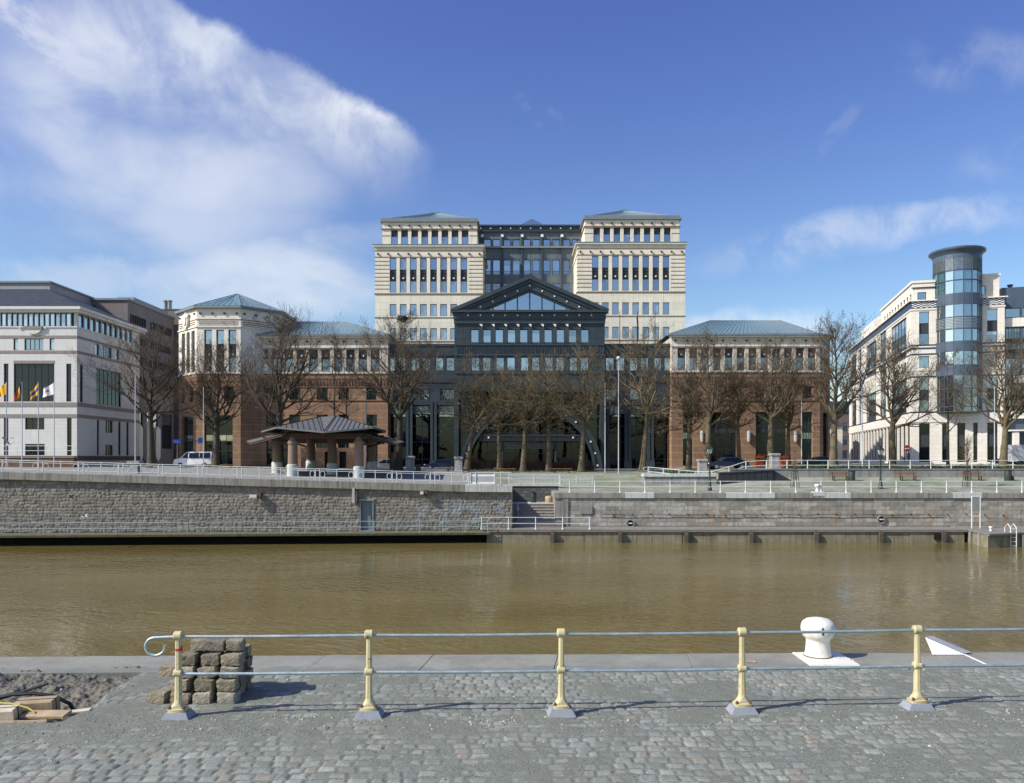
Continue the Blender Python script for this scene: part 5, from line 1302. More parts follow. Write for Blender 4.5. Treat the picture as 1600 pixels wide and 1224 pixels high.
# loose grit and pebbles
b = MB(); r = random.Random(5)
def pebble(x, y, s, mi):
    z = pz(x, y) if 6.6 < y < 11.1 else .045
    vs = []
    for k in range(6):
        a = k*math.pi/3 + r.random()*.5; q = s*(.7+.5*r.random()); vs.append((x+q*math.cos(a), y+q*math.sin(a)*.8, z+s*.1))
    vs2 = [(x+(vx-x)*.6+r.uniform(-.1, .1)*s, y+(vy-y)*.6, z+s*(.55+.3*r.random())) for vx, vy, vz in vs]
    b.loft([[(vx, vy, z-.01) for vx, vy, vz in vs], vs, vs2], mi)
for i in range(2600):
    x = r.uniform(-7.5, 8); y = r.choice([r.gauss(9.15, .28), r.gauss(8.7, .15), r.uniform(7.0, 11)])
    if not 6.7 < y < 11: continue
    pebble(x, y + .03*x, abs(r.gauss(0, .006))+.003, r.choice([0, 0, 0, 0, 0, 1, 2]))
for cx, cy, n, sp in ((-5.0, 8.0, 25, .6), (-.2, 8.95, 60, .25), (1.2, 8.98, 20, .12), (5.2, 9.25, 30, .8), (-2.4, 9.0, 25, .25), (3.5, 7.8, 25, .7), (6.4, 9.2, 30, .3), (-7.4, 10.3, 160, .7), (-6.6, 9.9, 120, .6)):
    for i in range(n): pebble(r.gauss(cx, sp), min(11, max(6.8, r.gauss(cy, sp*.35))), abs(r.gauss(.008, .005))+.003, r.choice([0, 0, 1, 2]))
mat('grit_pale', (.42, .41, .37), .9, var=.2); mat('grit_grey', (.19, .20, .19), .9, var=.3); mat('grit_tan', (.36, .28, .20), .9, var=.25)
tag(b.build('loose_gravel', ['grit_grey', 'grit_pale', 'grit_tan']), kind='stuff')

# ------------------------------------------------------------------ near railing
rail = thing('quay_railing', 'cream iron quay railing with galvanised pipes in the foreground', 'railing', (.6, 9.2, 0))
posts = [(-3.94, 9.07), (-1.70, 9.14), (.589, 9.185), (2.78, 9.28), (4.97, 9.42), (7.2, 9.52)]
def rail_post(x, y, ang, tape):
    z0 = pz(x, y); M = plane(x, y, z0-.01, ang)
    b = MB(M); b.loft([[(-.17, -.13, 0), (.17, -.13, 0), (.17, .13, 0), (-.17, .13, 0)], [(-.12, -.09, .085), (.12, -.09, .085), (.12, .09, .085), (-.12, .09, .085)]])
    bs = b.build('base_block', 'slate_base', rail)
    b = MB(M)
    oct_ = lambda a, c, z: [(a*s, c*t, z) for s, t in ((-1, -.45), (-.45, -1), (.45, -1), (1, -.45), (1, .45), (.45, 1), (-.45, 1), (-1, .45))]
    sq = lambda a, c, z: [(a*s, c*t, z) for s, t in ((-1, -.9), (-.9, -1), (.9, -1), (1, -.9), (1, .9), (.9, 1), (-.9, 1), (-1, .9))]
    b.loft([sq(.095, .075, .085), sq(.095, .075, .118), sq(.085, .068, .125), sq(.072, .06, .128), oct_(.066, .058, .165), oct_(.048, .044, .19), oct_(.040, .038, .23), oct_(.034, .034, .55), oct_(.031, .031, .94), oct_(.030, .030, .98)])
    for zc, rr_ in ((.975, .053), (.535, .048)):                       # bosses that carry the pipes
        n = 16; rg = lambda r_, xx: [(xx, r_*math.cos(2*math.pi*k/n), zc+r_*math.sin(2*math.pi*k/n)) for k in range(n)]
        b.loft([rg(rr_*.75, -.050), rg(rr_, -.038), rg(rr_, .038), rg(rr_*.75, .050)])
    P = b.build('post', 'cream_iron', rail, smooth='auto')
    for sx in (-.08, .08):
        n = MB(M); n.lathe([(.012, .115), (.019, .118), (.019, .142), (.011, .146), (.011, .158)], 6, sx, -.055); n.build('bolt', 'rust_iron', P)
    if tape:
        t = MB(M); t.loft([oct_(.0365, .0365, .80), oct_(.0365, .0365, .825)], 0, True, False); t.loft([[(.036, -.01, .79), (.055, -.015, .79), (.055, -.012, .86), (.036, -.008, .86)], [(.036, -.006, .79), (.055, -.011, .79), (.055, -.008, .86), (.036, -.004, .86)]]); t.build('red_tape', 'red_tape', P)
    return P
for i, (x, y) in enumerate(posts): rail_post(x, y, .03, i == 0)
def pipe(z, nm, end):
    b = MB(); pts = []
    if end:
        cx, cz, rr_ = -4.30, z-.105, .105
        for a in np.linspace(-20, 270, 22): pts.append((cx - rr_*math.cos(R(a-90+0)) if False else cx + rr_*math.cos(R(a)) * 1.25 if False else cx, 0, 0))
        pts = []
        cx = -4.205; 
        for a in np.linspace(370, 90, 24): pts.append((cx + .115*math.cos(R(a)), 9.055, cz + rr_*math.sin(R(a))))
    else: pts.append((-4.0, 9.06, z))
    for (x, y) in posts: pts.append((x, y, z + pz(x, y)*.3 ))
    pts.append((9.5, 9.6, z)); n = len(pts)
    # dense enough for a slight sag
    out = []
    for a, c in zip(pts[:-1], pts[1:]):
        for t in ([0] if abs(a[0]-c[0]) < .3 else np.linspace(0, 1, 8)[:-1]): out.append((a[0]+(c[0]-a[0])*t, a[1]+(c[1]-a[1])*t, a[2]+(c[2]-a[2])*t - .006*math.sin(math.pi*t)))
    out.append(pts[-1]); b.tube(out, .0180, 12); b.build(nm, 'galv', rail, smooth='auto')
pipe(.975, 'top_pipe', True); pipe(.535, 'lower_pipe', False)

# ------------------------------------------------------------------ mooring bollard, plates, litter
bo = thing('mooring_bollard', 'big white mushroom-shaped mooring bollard on a painted plinth at the near quay edge', 'bollard', (4.72, 11.80, .04))
b = MB(); b.loft([[(4.38, 11.27, .02), (5.12, 11.28, .02), (5.11, 12.03, .02), (4.38, 12.02, .02)], [(4.39, 11.28, .055), (5.11, 11.29, .055), (5.10, 12.02, .055), (4.39, 12.01, .055)]]); b.build('painted_plinth', 'bollard_paint', bo)
b = MB(); prof = [(.205, .04), (.2, .07), (.185, .12), (.176, .22), (.174, .29), (.184, .325), (.218, .352), (.243, .40), (.248, .47), (.240, .53), (.215, .58), (.165, .615), (.10, .632), (.04, .637), (.001, .637)]
n = 28; rings = []
for rr_, z in prof: rings.append([(4.70 + rr_*math.cos(2*math.pi*k/n)*(1.0 + (.02 if z > .4 else 0)), 11.80 + rr_*math.sin(2*math.pi*k/n), z) for k in range(n)])
b.loft(rings); b.build('bollard_head', 'bollard_paint', bo, smooth=True)
b = MB(); b.loft([[(4.70+.20*math.cos(2*math.pi*k/n), 11.80+.20*math.sin(2*math.pi*k/n), .051) for k in range(n)], [(4.70+.215*math.cos(2*math.pi*k/n), 11.80+.215*math.sin(2*math.pi*k/n), .053) for k in range(n)], [(4.70+.195*math.cos(2*math.pi*k/n), 11.80+.195*math.sin(2*math.pi*k/n), .075) for k in range(n)]], 0, True, False); b.build('foot_ring', 'rust_iron', bo)
b = MB(); th = R(-95); c_, s_ = math.cos(th), math.sin(th); q = lambda u, z, rr_: (4.70+rr_*c_ - u*s_, 11.80+rr_*s_ + u*c_, z)
b.loft([[q(-.012, .42, .20), q(.012, .42, .20), q(.012, .42, .2500), q(-.012, .42, .2480)], [q(-.012, .46, .2), q(.012, .46, .2), q(.012, .46, .2525), q(-.012, .46, .2505)], [q(-.012, .53, .2), q(.012, .53, .2), q(.012, .53, .2455), q(-.012, .53, .2455)]]); b.build('slot', 'black_gap', bo)
tp = thing('triangular_plate', 'white triangular metal plate standing on the quay edge right of the bollard', 'plate', (6.7, 12.0, .04))
b = MB(); x0 = XX(1453, 12.0); x1 = XX(1502, 12.0); zt = ZZ(999, 12.0)
b.loft([[(x0, 11.90, .045), (x1, 11.90, .045), (x0, 12.12, zt)], [(x0, 11.93, .042), (x1, 11.93, .042), (x0, 12.14, zt)]]); b.build('plate', 'sign_white', tp)
b = MB(); b.loft([[(x0+.02, 12.13, zt+.004), (x0+.14, 12.13, zt+.004), (x1+.12, 11.95, .07), (x1-.0, 11.93, .05)], [(x0+.02, 12.16, zt+.01), (x0+.16, 12.17, zt+.01), (x1+.14, 11.99, .07), (x1+.02, 11.97, .05)]]); b.build('back_edge', 'slate_base', tp)
b = MB(); b.loft([[(x1-.02, 11.9, .042), (x1+.02, 11.92, .042), (7.02, 11.25, .042), (6.98, 11.25, .042)], [(x1-.02, 11.9, .046), (x1+.02, 11.92, .046), (7.02, 11.25, .046), (6.98, 11.25, .046)]]); b.build('painted_line', 'sign_white', tp)
def litter(name, label, cat, x, y, s, m):
    z = .045 if y > 11.1 else pz(x, y); b = MB(); b.loft([[(x-s, y-.04, z), (x+s*.8, y-.06, z), (x+s, y+.05, z), (x-s*.7, y+.04, z)], [(x-s*.9, y-.03, z+.035), (x+s*.6, y-.03, z+.02), (x+s*.8, y+.03, z+.015), (x-s*.6, y+.03, z+.04)]]); tag(b.build(name, m), label, cat)
litter('leaf_litter', 'small tan scrap lying on the coping left of the bollard', 'litter', 3.58, 11.5, .085, 'grit_tan'); litter('stone_chip', 'pale yellow stone chip on the coping right of the bollard', 'stone', 5.1, 11.55, .035, 'grit_pale')

# ------------------------------------------------------------------ stack of paving setts
def sett(cx, cy, cz, sx, sy, sz, rz, m, label, seed, tilt=(0, 0)):
    r = random.Random(seed); n = 6; vs = []; idx = {}; fs = []
    def P(i, j, k):
        key = (i, j, k)
        if key in idx: return idx[key]
        p = Vector(((i/n-.5)*2, (j/n-.5)*2, (k/n-.5)*2))
        q = Vector([math.copysign(abs(c)**1.0, c) for c in p]); ln = (abs(q.x)**18+abs(q.y)**18+abs(q.z)**18)**(1/18.0); q = q/ln if ln > 0 else q
        q = Vector((q.x*sx/2, q.y*sy/2, q.z*sz/2)); q += Vector([r.gauss(0, .0042) for _ in range(3)]); idx[key] = len(vs); vs.append(q); return idx[key]
    for a in range(n):
        for c in range(n):
            fs += [(P(a, c, 0), P(a, c+1, 0), P(a+1, c+1, 0), P(a+1, c, 0)), (P(a, c, n), P(a+1, c, n), P(a+1, c+1, n), P(a, c+1, n)), (P(a, 0, c), P(a+1, 0, c), P(a+1, 0, c+1), P(a, 0, c+1)),
                   (P(a, n, c), P(a, n, c+1), P(a+1, n, c+1), P(a+1, n, c)), (P(0, a, c), P(0, a, c+1), P(0, a+1, c+1), P(0, a+1, c)), (P(n, a, c), P(n, a+1, c), P(n, a+1, c+1), P(n, a, c+1))]
    kx, ky, kz = (r.uniform(-.11, .11) for _ in range(3))
    for q in vs: q.x += kx*q.z; q.y += ky*q.x; q.z += kz*q.x
    b = MB(); b.v = [tuple(q) for q in vs]; b.f = fs; b.mi = [0]*len(fs); o = b.build('paving_sett', m, smooth='auto')
    o.location = (cx, cy, cz); o.rotation_euler = (tilt[0], tilt[1], rz); tag(o, label, 'paving stone', 'paving setts stacked behind the railing'); return o
r = random.Random(8); base_y = 9.66; SH = -.235; lay = .146; g0 = .02
rowspec = [ # layer: front row (x list), y shift
    (0, [-4.19, -3.90, -3.62, -3.335], 0), (1, [-4.05, -3.79, -3.50, -3.21][:0] or [-3.93, -3.63, -3.345], .03), (2, [-4.12, -3.9, -3.62, -3.33], .12), (3, [-3.88, -3.60, -3.32], .16), (4, [-3.78, -3.57, -3.34], .26)]
names = ['bottom layer', 'second layer', 'third layer', 'fourth layer', 'top layer']
sd = 0
for L, xs_, ys_ in rowspec:
    for i, x in enumerate(xs_):
        sd += 1; pos = ['first', 'second', 'third', 'fourth'][i]
        mt = r.choice(['sett_brown', 'sett_brown', 'sett_dark', 'sett_pale']); nm = {'sett_brown': 'brown', 'sett_dark': 'dark', 'sett_pale': 'pale grey'}[mt]
        sett(x + SH + r.uniform(-.012, .012), base_y + ys_ + r.uniform(-.02, .02), g0 + lay*(L+.5) + (r.uniform(0, .03) if L == 4 else 0), r.uniform(.215, .255) * (.82 if L == 4 and i != 1 else 1), r.uniform(.19, .23), lay-.010, r.uniform(-.12, .12) * (2.2 if L > 2 else 1), mt, f'{nm} rough sett, {names[L]} of the stack, front face, {pos} from left', sd, (0, r.uniform(-.03, .03)))
    # second row behind; the right flank is visible
    for k, dyb in enumerate((.22, .41)):
        xs2 = [-3.95, -3.66, -3.36 + .02*k] if L < 3 else ([-3.72, -3.36] if L == 3 else [-3.45] if k == 0 else [])
        for i, x in enumerate(xs2):
            sd += 1; mt = r.choice(['sett_brown', 'sett_dark', 'sett_dark']); nm = {'sett_brown': 'brown', 'sett_dark': 'dark', 'sett_pale': 'pale'}[mt]
            sett(x + SH + r.uniform(-.02, .02), base_y + .1 + dyb + r.uniform(-.015, .015), g0 + lay*(L+.5), r.uniform(.21, .24), r.uniform(.18, .205), lay-.010, r.uniform(-.15, .15), mt, f'{nm} rough sett, {names[L]} of the stack, {["middle", "rear"][k]} row, {["left", "centre", "right"][i]}', sd)


# ------------------------------------------------------------------ junk in the trench at the left
jy = 9.7; z0 = -.16
def plank(name, label, p0, p1, w_, t_, m, roll=0):
    a, c = Vector(p0), Vector(p1); d = (c-a); L = d.length; b = MB(); b.bbox(0, L, -w_/2, w_/2, 0, t_, .004); o = b.build(name, m); o.location = a
    q = d.to_track_quat('X', 'Z'); o.rotation_mode = 'QUATERNION'; from mathutils import Quaternion
    o.rotation_quaternion = q @ Quaternion((1, 0, 0), roll); return tag(o, label, 'plank')
plank('wooden_plank', 'weathered plank lying across the trench corner nearest the setts', (-5.85, 9.22, .0), (-5.28, 9.13, .03), .15, .035, 'raw_wood', .2)
plank('wooden_plank', 'split board half buried below the other plank in the trench', (-6.15, 8.98, -.02), (-5.42, 9.0, .0), .13, .03, 'raw_wood', -.3)
plank('wooden_plank', 'short pale offcut board poking out at the trench tip', (-5.5, 9.26, .0), (-5.12, 9.34, .025), .1, .02, 'pale_wood')
def junk_box(name, label, cx, cy, cz, sx, sy, sz, rz, m):
    b = MB(); b.bbox(-sx/2, sx/2, -sy/2, sy/2, 0, sz, .01); b.box(-sx/2-.004, sx/2+.004, -.008, .008, sz*.1, sz+.003, 1); o = b.build(name, [m, 'rubber']); o.location = (cx, cy, cz); o.rotation_euler = (.10, -.04, rz); tag(o, label, 'block')
junk_box('wooden_block', 'pale sawn wooden block strapped with cable at the left picture edge', -6.10, 9.15, -.05, .42, .22, .17, .12, 'pale_wood'); junk_box('wooden_block', 'tan wooden block behind the strapped pale one', -5.82, 9.42, -.10, .46, .2, .24, .1, 'raw_wood')
b = MB(); b.tube([(-6.5, 9.6, .05), (-6.2, 9.65, .14), (-5.87, 9.72, .24)], .018, 8); tag(b.build('iron_bar', 'iron_black', None, smooth='auto'), 'thin black iron bar slanting up over the trench', 'bar')
b = MB(); b.tube([(-6.5, 9.5, .10), (-6.2, 9.52, .16), (-5.95, 9.54, .17), (-5.7, 9.56, .13), (-5.52, 9.58, .03), (-5.45, 9.6, -.1)], .024, 8); tag(b.build('rubber_hose', 'rubber', None, smooth='auto'), 'thick black hose arched over the wooden blocks in the trench', 'hose')
b = MB(); b.tube([(-6.5, 9.2, .125), (-6.2, 9.22, .155), (-6.0, 9.22, .145), (-5.8, 9.2, .10), (-5.7, 9.18, .05)], .011, 8); tag(b.build('yellow_cable', 'yellow_hose', None, smooth='auto'), 'thin yellow cable over the pale wooden block', 'cable')

# ------------------------------------------------------------------ railings of the far bank
def far_rail(label, pts, zf, h, spacing, m, name='bank_railing', rails=(1.0, .5), pr=.045, rr_=.03, foot=True, curl=False):
    t = thing(name, label, 'railing', (pts[0][0], pts[0][1], zf(*pts[0])))
    path = []
    for (a, c) in zip(pts[:-1], pts[1:]):
        L = math.hypot(c[0]-a[0], c[1]-a[1]); n = max(1, round(L/spacing))
        for i in range(n): path.append((a[0]+(c[0]-a[0])*i/n, a[1]+(c[1]-a[1])*i/n))
    path.append(pts[-1])
    for (x, y) in path:
        z = zf(x, y); b = MB(); b.lathe([(pr*1.9, z), (pr*1.9, z+.06), (pr*1.1, z+.12), (pr*.9, z+h*.97), (pr*1.3, z+h), (pr*.8, z+h+.05)] if foot else [(pr, z), (pr, z+h)], 6, x, y); b.build('post', m, t)
    for k, f in enumerate(rails):
        b = MB(); pp_ = [(x, y, zf(x, y)+h*f) for x, y in path]
        if curl and k == 0: x, y, z = pp_[0]; pp_ = [(x-.05, y, z-.42), (x-.4, y, z-.40), (x-.55, y, z-.2), (x-.4, y, z-.02)] + pp_
        b.tube(pp_, rr_, 6); b.build('top_rail' if k == 0 else 'mid_rail', m, t)
    return t
far_rail('white post and rail fence along the top of the ashlar quay wall', [(XX(890, 67.3), 67.2), (82, 67.2)], lambda x, y: .03, .98, 2.21, 'paint_rail_far')
far_rail('white rail fence at the foot of the steps', [(XX(752.5, 64.2), 64.2), (XX(921.5, 64.2), 64.2)], lambda x, y: -2.92, 1.0, 2.25, 'paint_rail_far')
lwp = lambda u, v: tuple((LW @ Vector((u, v, 0)))[:2])
far_rail('blue-grey handrail along the low left walkway', [lwp(-15, -1.6), lwp(LLEN-2.1, -1.6)], lambda x, y: WZ, .95, 1.85, 'paint_rail_blue', pr=.028, rr_=.028, foot=False)
t75 = 76.0
ut = far_rail('white railing along the raised street at the right, ending in a curl', [(XX(1013, 82), 82.0), (XX(1110, 77), 76.4), (XX(1165, t75), 75.9), (82, 75.9)], lambda x, y: float(terr(x, max(y, 75.6))) , .95, 2.05, 'paint_rail_far', curl=True)
# ornate rail on the left coping: paired posts with rings
orn = thing('ornate_railing', 'long pale metal railing with ring ornaments on the left quay coping', 'railing', (LWA.x, LWA.y, 2), LANG)
uend = (XX(735, 65.2)-LWA.x)/math.cos(LANG)
bayw = 3.2; u = uend; k = 0
tops = []
while u > -8:
    a = u - bayw
    for du_ in (-.18, .18):
        z = float(czl(u+du_)); b = MB(LW); b.box(u+du_-.035, u+du_+.035, -.035, .035, z, z+.98); b.build('post', 'paint_rail_far', orn)
    z = float(czl(u-bayw/2)); b = MB(LW); b.box(u-bayw/2-.03, u-bayw/2+.03, -.03, .03, z, z+.95); b.build('post', 'paint_rail_far', orn)
    for du_ in (-.42, .42):
        z = float(czl(u+du_)); b = MB(LW); n = 16; b.tube([(u+du_+.2*math.cos(2*math.pi*q/n), 0, z+.52+.27*math.sin(2*math.pi*q/n)) for q in range(n+1)], .028, 5, caps=False); b.build('ring', 'paint_rail_far', orn)
    u = a; k += 1
for f, nm in ((.95, 'top_rail'), (.80, 'mid_rail'), (.22, 'bottom_rail')):
    b = MB(LW); b.tube([(q, 0, float(czl(q))+f) for q in np.linspace(-8, uend+.3, 40)], .032 if f > .9 else .024, 6); b.build(nm, 'paint_rail_far', orn)
# slatted panel at its end, and the mesh fence round the stair opening
pl = thing('striped_panel', 'white and grey slatted metal panel at the right end of the ornate railing', 'panel', (XX(757, 65.2), 65.2, .8))
b = MB(); xa, xb = XX(736, 65.1), XX(773, 65.1)
for i, (z, hh, mi) in enumerate(((.80+.05, .18, 0), (1.05, .42, 1), (1.5, .16, 0), (1.7, .1, 1))): b.box(xa, xb, 65.05, 65.11, z, z+hh, mi)
b.build('slats', ['sign_white', 'truck_grey'], pl)
b = MB(); 
for x in (xa-.05, (xa+xb)/2-.6, xb, xb+.5): b.box(x-.03, x+.03, 65.0, 65.12, .8, 1.85)
b.box(xa, xb+1.4, 65.02, 65.1, 1.8, 1.86); b.box(xb, xb+1.4, 65.02, 65.1, 1.35, 1.4)
b.build('frame', 'paint_rail_far', pl)
def mesh_fence(label, p0, p1, z, h, n):
    t = thing('mesh_fence', label, 'fence', (p0[0], p0[1], z)); b = MB(); L = math.hypot(p1[0]-p0[0], p1[1]-p0[1]); ang = math.atan2(p1[1]-p0[1], p1[0]-p0[0]); b.M = plane(p0[0], p0[1], z, ang)
    for i in range(int(L/.13)+1): b.box(i*.13-.011, i*.13+.011, -.01, .01, .1, h)
    b.build('bars', 'paint_rail_far', t); b = MB(b.M)
    for i in range(n+1): b.box(i*L/n-.04, i*L/n+.04, -.04, .04, 0, h+.06)
    for zz_ in (.1, h*.6, h): b.box(0, L, -.025, .025, zz_-.025, zz_+.025)
    b.build('frame', 'paint_rail_far', t)
mesh_fence('pale barred fence on the wall above the landing of the steps', (XX(795, 71.9), 71.9), (XX(874, 72.2), 72.2), .56, .95, 2)
mesh_fence('pale barred fence along the right side of the steps, running to the lawn', (XX(877, 70), 71.6), (XX(926, 72), 72.0), .50, .9, 2)

# ------------------------------------------------------------------ bare plane trees
def bare_tree(label, px, Y, top, hw, kind, seed, lean=0.0, z=None, trunk_frac=None):
    r = random.Random(seed); x = XX(px, Y); z0 = float(terr(x, Y)) if z is None else z; H = ZZ(top, Y) - z0; RW = hw/FPX*Y
    dense = kind == 'dense'; thin = kind == 'thin'
    t = thing('plane_tree', label, 'tree', (x, Y, z0-.1), r.uniform(0, 6.28) if False else 0, 'bare plane trees on the promenade', local=True)
    tf = trunk_frac or .33
    tr = MB(); cr = MB(); hT = H*tf; rb = (.36 if dense else .41 if not thin else .19)*(H/18)**.5
    w0, w1, w2 = r.uniform(-.25, .25), r.uniform(-.25, .25), r.uniform(1.5, 3.0)
    def axis(f): return Vector((lean*H*min(f, .55) + w0*math.sin(f*w2*2)*(.3+f), w1*math.sin(f*w2*2.3)*(.3+f), f*H))
    n = 22; tr.tube([axis(i/n) for i in range(n+1)], [max(.02, rb*(1+.55*math.exp(-i*.9))*(1-(i/n))**.85*(1 if i/n < tf else 1-.35*min(1, (i/n-tf)*4))*(1+r.uniform(-.05, .05))) for i in range(n+1)], 9, 0, False)
    stack = []; N = 20 if not thin else 11; az = r.random()*6.28
    if dense: N = 19
    for i in range(N):
        f = tf*.86 + (.97-tf*.86)*(max(0, i+r.uniform(-.3, .3))/N)**1.08; f = min(.97, max(tf*.8, f)); u = min(1.0, (f-tf)/(1-tf)); az += 2.4 + r.uniform(-.5, .5)
        el_ = .42 + .55*max(0, u) + r.uniform(-.15, .2); L = RW*(1.18*(1-max(0, u))**.62 + .16)*r.uniform(.8, 1.12)
        if dense: el_ -= .12
        d = Vector((math.cos(az)*math.cos(el_), math.sin(az)*math.cos(el_), math.sin(el_))); stack.append((axis(f), d, L*1.1, max(.045, rb*.42*(1-.75*max(0, u))), 1))
    for i in range(0 if thin else 3):                           # co-dominant limbs rising steeply from the fork
        a = az + i*2.1 + r.uniform(-.4, .4); e_ = r.uniform(.85, 1.15); stack.append((axis(tf*r.uniform(.85, 1.12)), Vector((math.cos(a)*math.cos(e_), math.sin(a)*math.cos(e_), math.sin(e_))), H*(1-tf)*r.uniform(.55, .78), rb*.55, 1))
    if dense:
        for i in range(62):
            f = r.uniform(tf*.75, tf+.38*(1-tf)); a = r.uniform(0, 6.28); stack.append((axis(f), Vector((math.cos(a), math.sin(a), r.uniform(-.2, .8))).normalized(), r.uniform(.9, 2.6), .022, 3))
    NK = ({1: 9, 2: 6, 3: 4} if not dense else {1: 8, 2: 5, 3: 4}) if not thin else {1: 6, 2: 4, 3: 3}
    while stack:
        p, d, L, rr_, lv = stack.pop()
        n = 6 if lv == 1 else 4 if lv <= 3 else 2
        ps = [p.copy()]; rs_ = [rr_]; q = p.copy(); dd = d.copy(); jit = (.13, .17, .24, .28)[lv-1]*(1.35 if dense else 1)
        for i in range(n):
            dd = (dd + Vector((r.gauss(0, jit), r.gauss(0, jit), r.gauss(0, jit*.8) + (.10 if not dense else .05)))).normalized()
            q = q + dd*(L/n); ps.append(q.copy()); rs_.append(max(.0115, rr_*(1-.75*(i+1)/n)))
        (tr if lv == 1 else cr).tube(ps, rs_, 6 if lv == 1 else 4 if lv == 2 else 3, 0, False)
        if lv >= 4: continue
        for k in range(NK[lv]):
            f = r.uniform(.2, 1.0) if k else 1.0
            i = min(n-1, int(f*n)); fr = f*n-i; pp_ = ps[i].lerp(ps[i+1], min(1, fr)); base_d = (ps[i+1]-ps[i]).normalized()
            sp = r.uniform(.45, 1.0) if k else r.uniform(.1, .3)
            ax = base_d.cross(Vector((r.gauss(0, 1), r.gauss(0, 1), r.gauss(0, 1)))).normalized(); nd = (Matrix.Rotation(sp, 3, ax) @ base_d); nd = (nd + Vector((0, 0, .18 if not dense else .08))).normalized()
            stack.append((pp_, nd, L*r.uniform(.34, .56) if k else L*.5, max(.0125, rs_[min(i+1, n)]*.7), lv+1))
    zs_ = sorted(v[2] for v in cr.v); kz = (H-hT)/max(.1, zs_[-1]-hT); xs_ = sorted(abs(v[0]-lean*H*.5) for v in cr.v); kx = min(1.35, max(.7, RW/max(.1, xs_[int(len(xs_)*.97)])))
    def fit(v):
        f = min(1, max(0, (v[2]-hT*.7)/(hT*.5))); ax_ = axis(min(1, max(0, v[2]/H))).x
        return (ax_ + (v[0]-ax_)*(1+(kx-1)*f), v[1], v[2] if v[2] < hT else hT + (v[2]-hT)*kz)
    cr.v = [fit(v) for v in cr.v]; tr.v = [fit(v) for v in tr.v]
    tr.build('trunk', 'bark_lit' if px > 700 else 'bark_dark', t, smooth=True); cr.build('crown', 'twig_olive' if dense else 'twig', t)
    return t, z0
TREES = [
 ('broad dark bare tree between the white office and the octagonal corner', 237, 90, 487, 82, 'wide', .0, .34),
 ('bare tree in front of the octagonal corner, behind the white van', 338, 90, 522, 58, 'wide', .02, .33),
 ('tall bare tree with spreading limbs behind the left end of the pavilion', 438, 86, 468, 68, 'wide', .0, .30),
 ('slender bare tree rising behind the pavilion roof', 522, 93, 512, 36, 'thin', .02, .45),
 ('slender bare tree just right of the pavilion roof peak', 541, 94, 520, 34, 'thin', -.02, .42),
 ('tall bare tree with a nest, left of the arch', 622, 88, 478, 74, 'wide', .03, .36),
 ('leaning bare tree at the left foot of the arch', 729, 90, 540, 48, 'dense', .14, .38),
 ('knotty bare tree with pale trunk inside the left half of the arch', 781, 90, 556, 52, 'dense', .0, .42),
 ('crooked bare tree left of the arch centre', 817, 88, 545, 46, 'dense', .05, .40),
 ('straight bare tree right of the arch centre', 858, 90, 540, 48, 'dense', -.01, .42),
 ('bare tree at the right foot of the arch', 908, 88, 522, 55, 'dense', .04, .40),
 ('thick-trunked bare tree before the dark link, right of the white lamp poles', 1004, 88, 498, 64, 'dense', .05, .38),
 ('small bare tree at the left end of the right red stone wing', 1076, 92, 572, 36, 'dense', .02, .42),
 ('tall bare tree behind the green lantern, before the right wing', 1105, 88, 503, 60, 'wide', .02, .34),
 ('bare tree between the two wall lamps of the right wing', 1155, 92, 565, 38, 'dense', .0, .42),
 ('tall bare tree before the wide opening of the right wing', 1203, 88, 508, 58, 'wide', .03, .34),
 ('short bare tree behind the orange barriers', 1232, 92, 572, 36, 'dense', .01, .42),
 ('large bare tree at the right end of the right wing', 1301, 86, 480, 64, 'wide', .03, .32),
 ('bare tree left of the no-entry sign', 1394, 92, 512, 56, 'wide', .02, .33),
 ('slim bare tree in front of the glass cylinder', 1481, 96, 540, 38, 'thin', .0, .34),
 ('bare tree by the grey truck at the right edge', 1567, 88, 512, 66, 'wide', .02, .30)]
for i, (lb, px, Y, top, hw, kd, ln, tf) in enumerate(TREES):
    t, z0 = bare_tree(lb, px, Y, top, hw, kd, 100+i*7, ln, None, tf)
    if 'nest' in lb:
        n = MB(); cx_, cz_ = XX(630.5, Y)-t.location.x, ZZ(499, Y)-t.location.z; rr_ = random.Random(1)
        rings = [[(cx_ + q*(1+rr_.uniform(-.15, .15))*math.cos(2*math.pi*k/9), -.3 + q*math.sin(2*math.pi*k/9), cz_+z_) for k in range(9)] for q, z_ in ((.1, -.45), (.35, -.3), (.5, 0), (.45, .25), (.2, .3))]
        n.loft(rings)
        for k in range(60): 
            a = rr_.uniform(0, 6.28); z_ = rr_.uniform(-.3, .3); n.tube([(cx_+.4*math.cos(a), -.3+.4*math.sin(a), cz_+z_), (cx_+.75*math.cos(a+.5), -.3+.75*math.sin(a+.5), cz_+z_+rr_.uniform(-.2, .3))], .02, 3)
        o = n.build('bird_nest', 'nest'); o.location = t.location; tag(o, 'dark twig bird nest in the top of the tree left of the gable', 'nest')
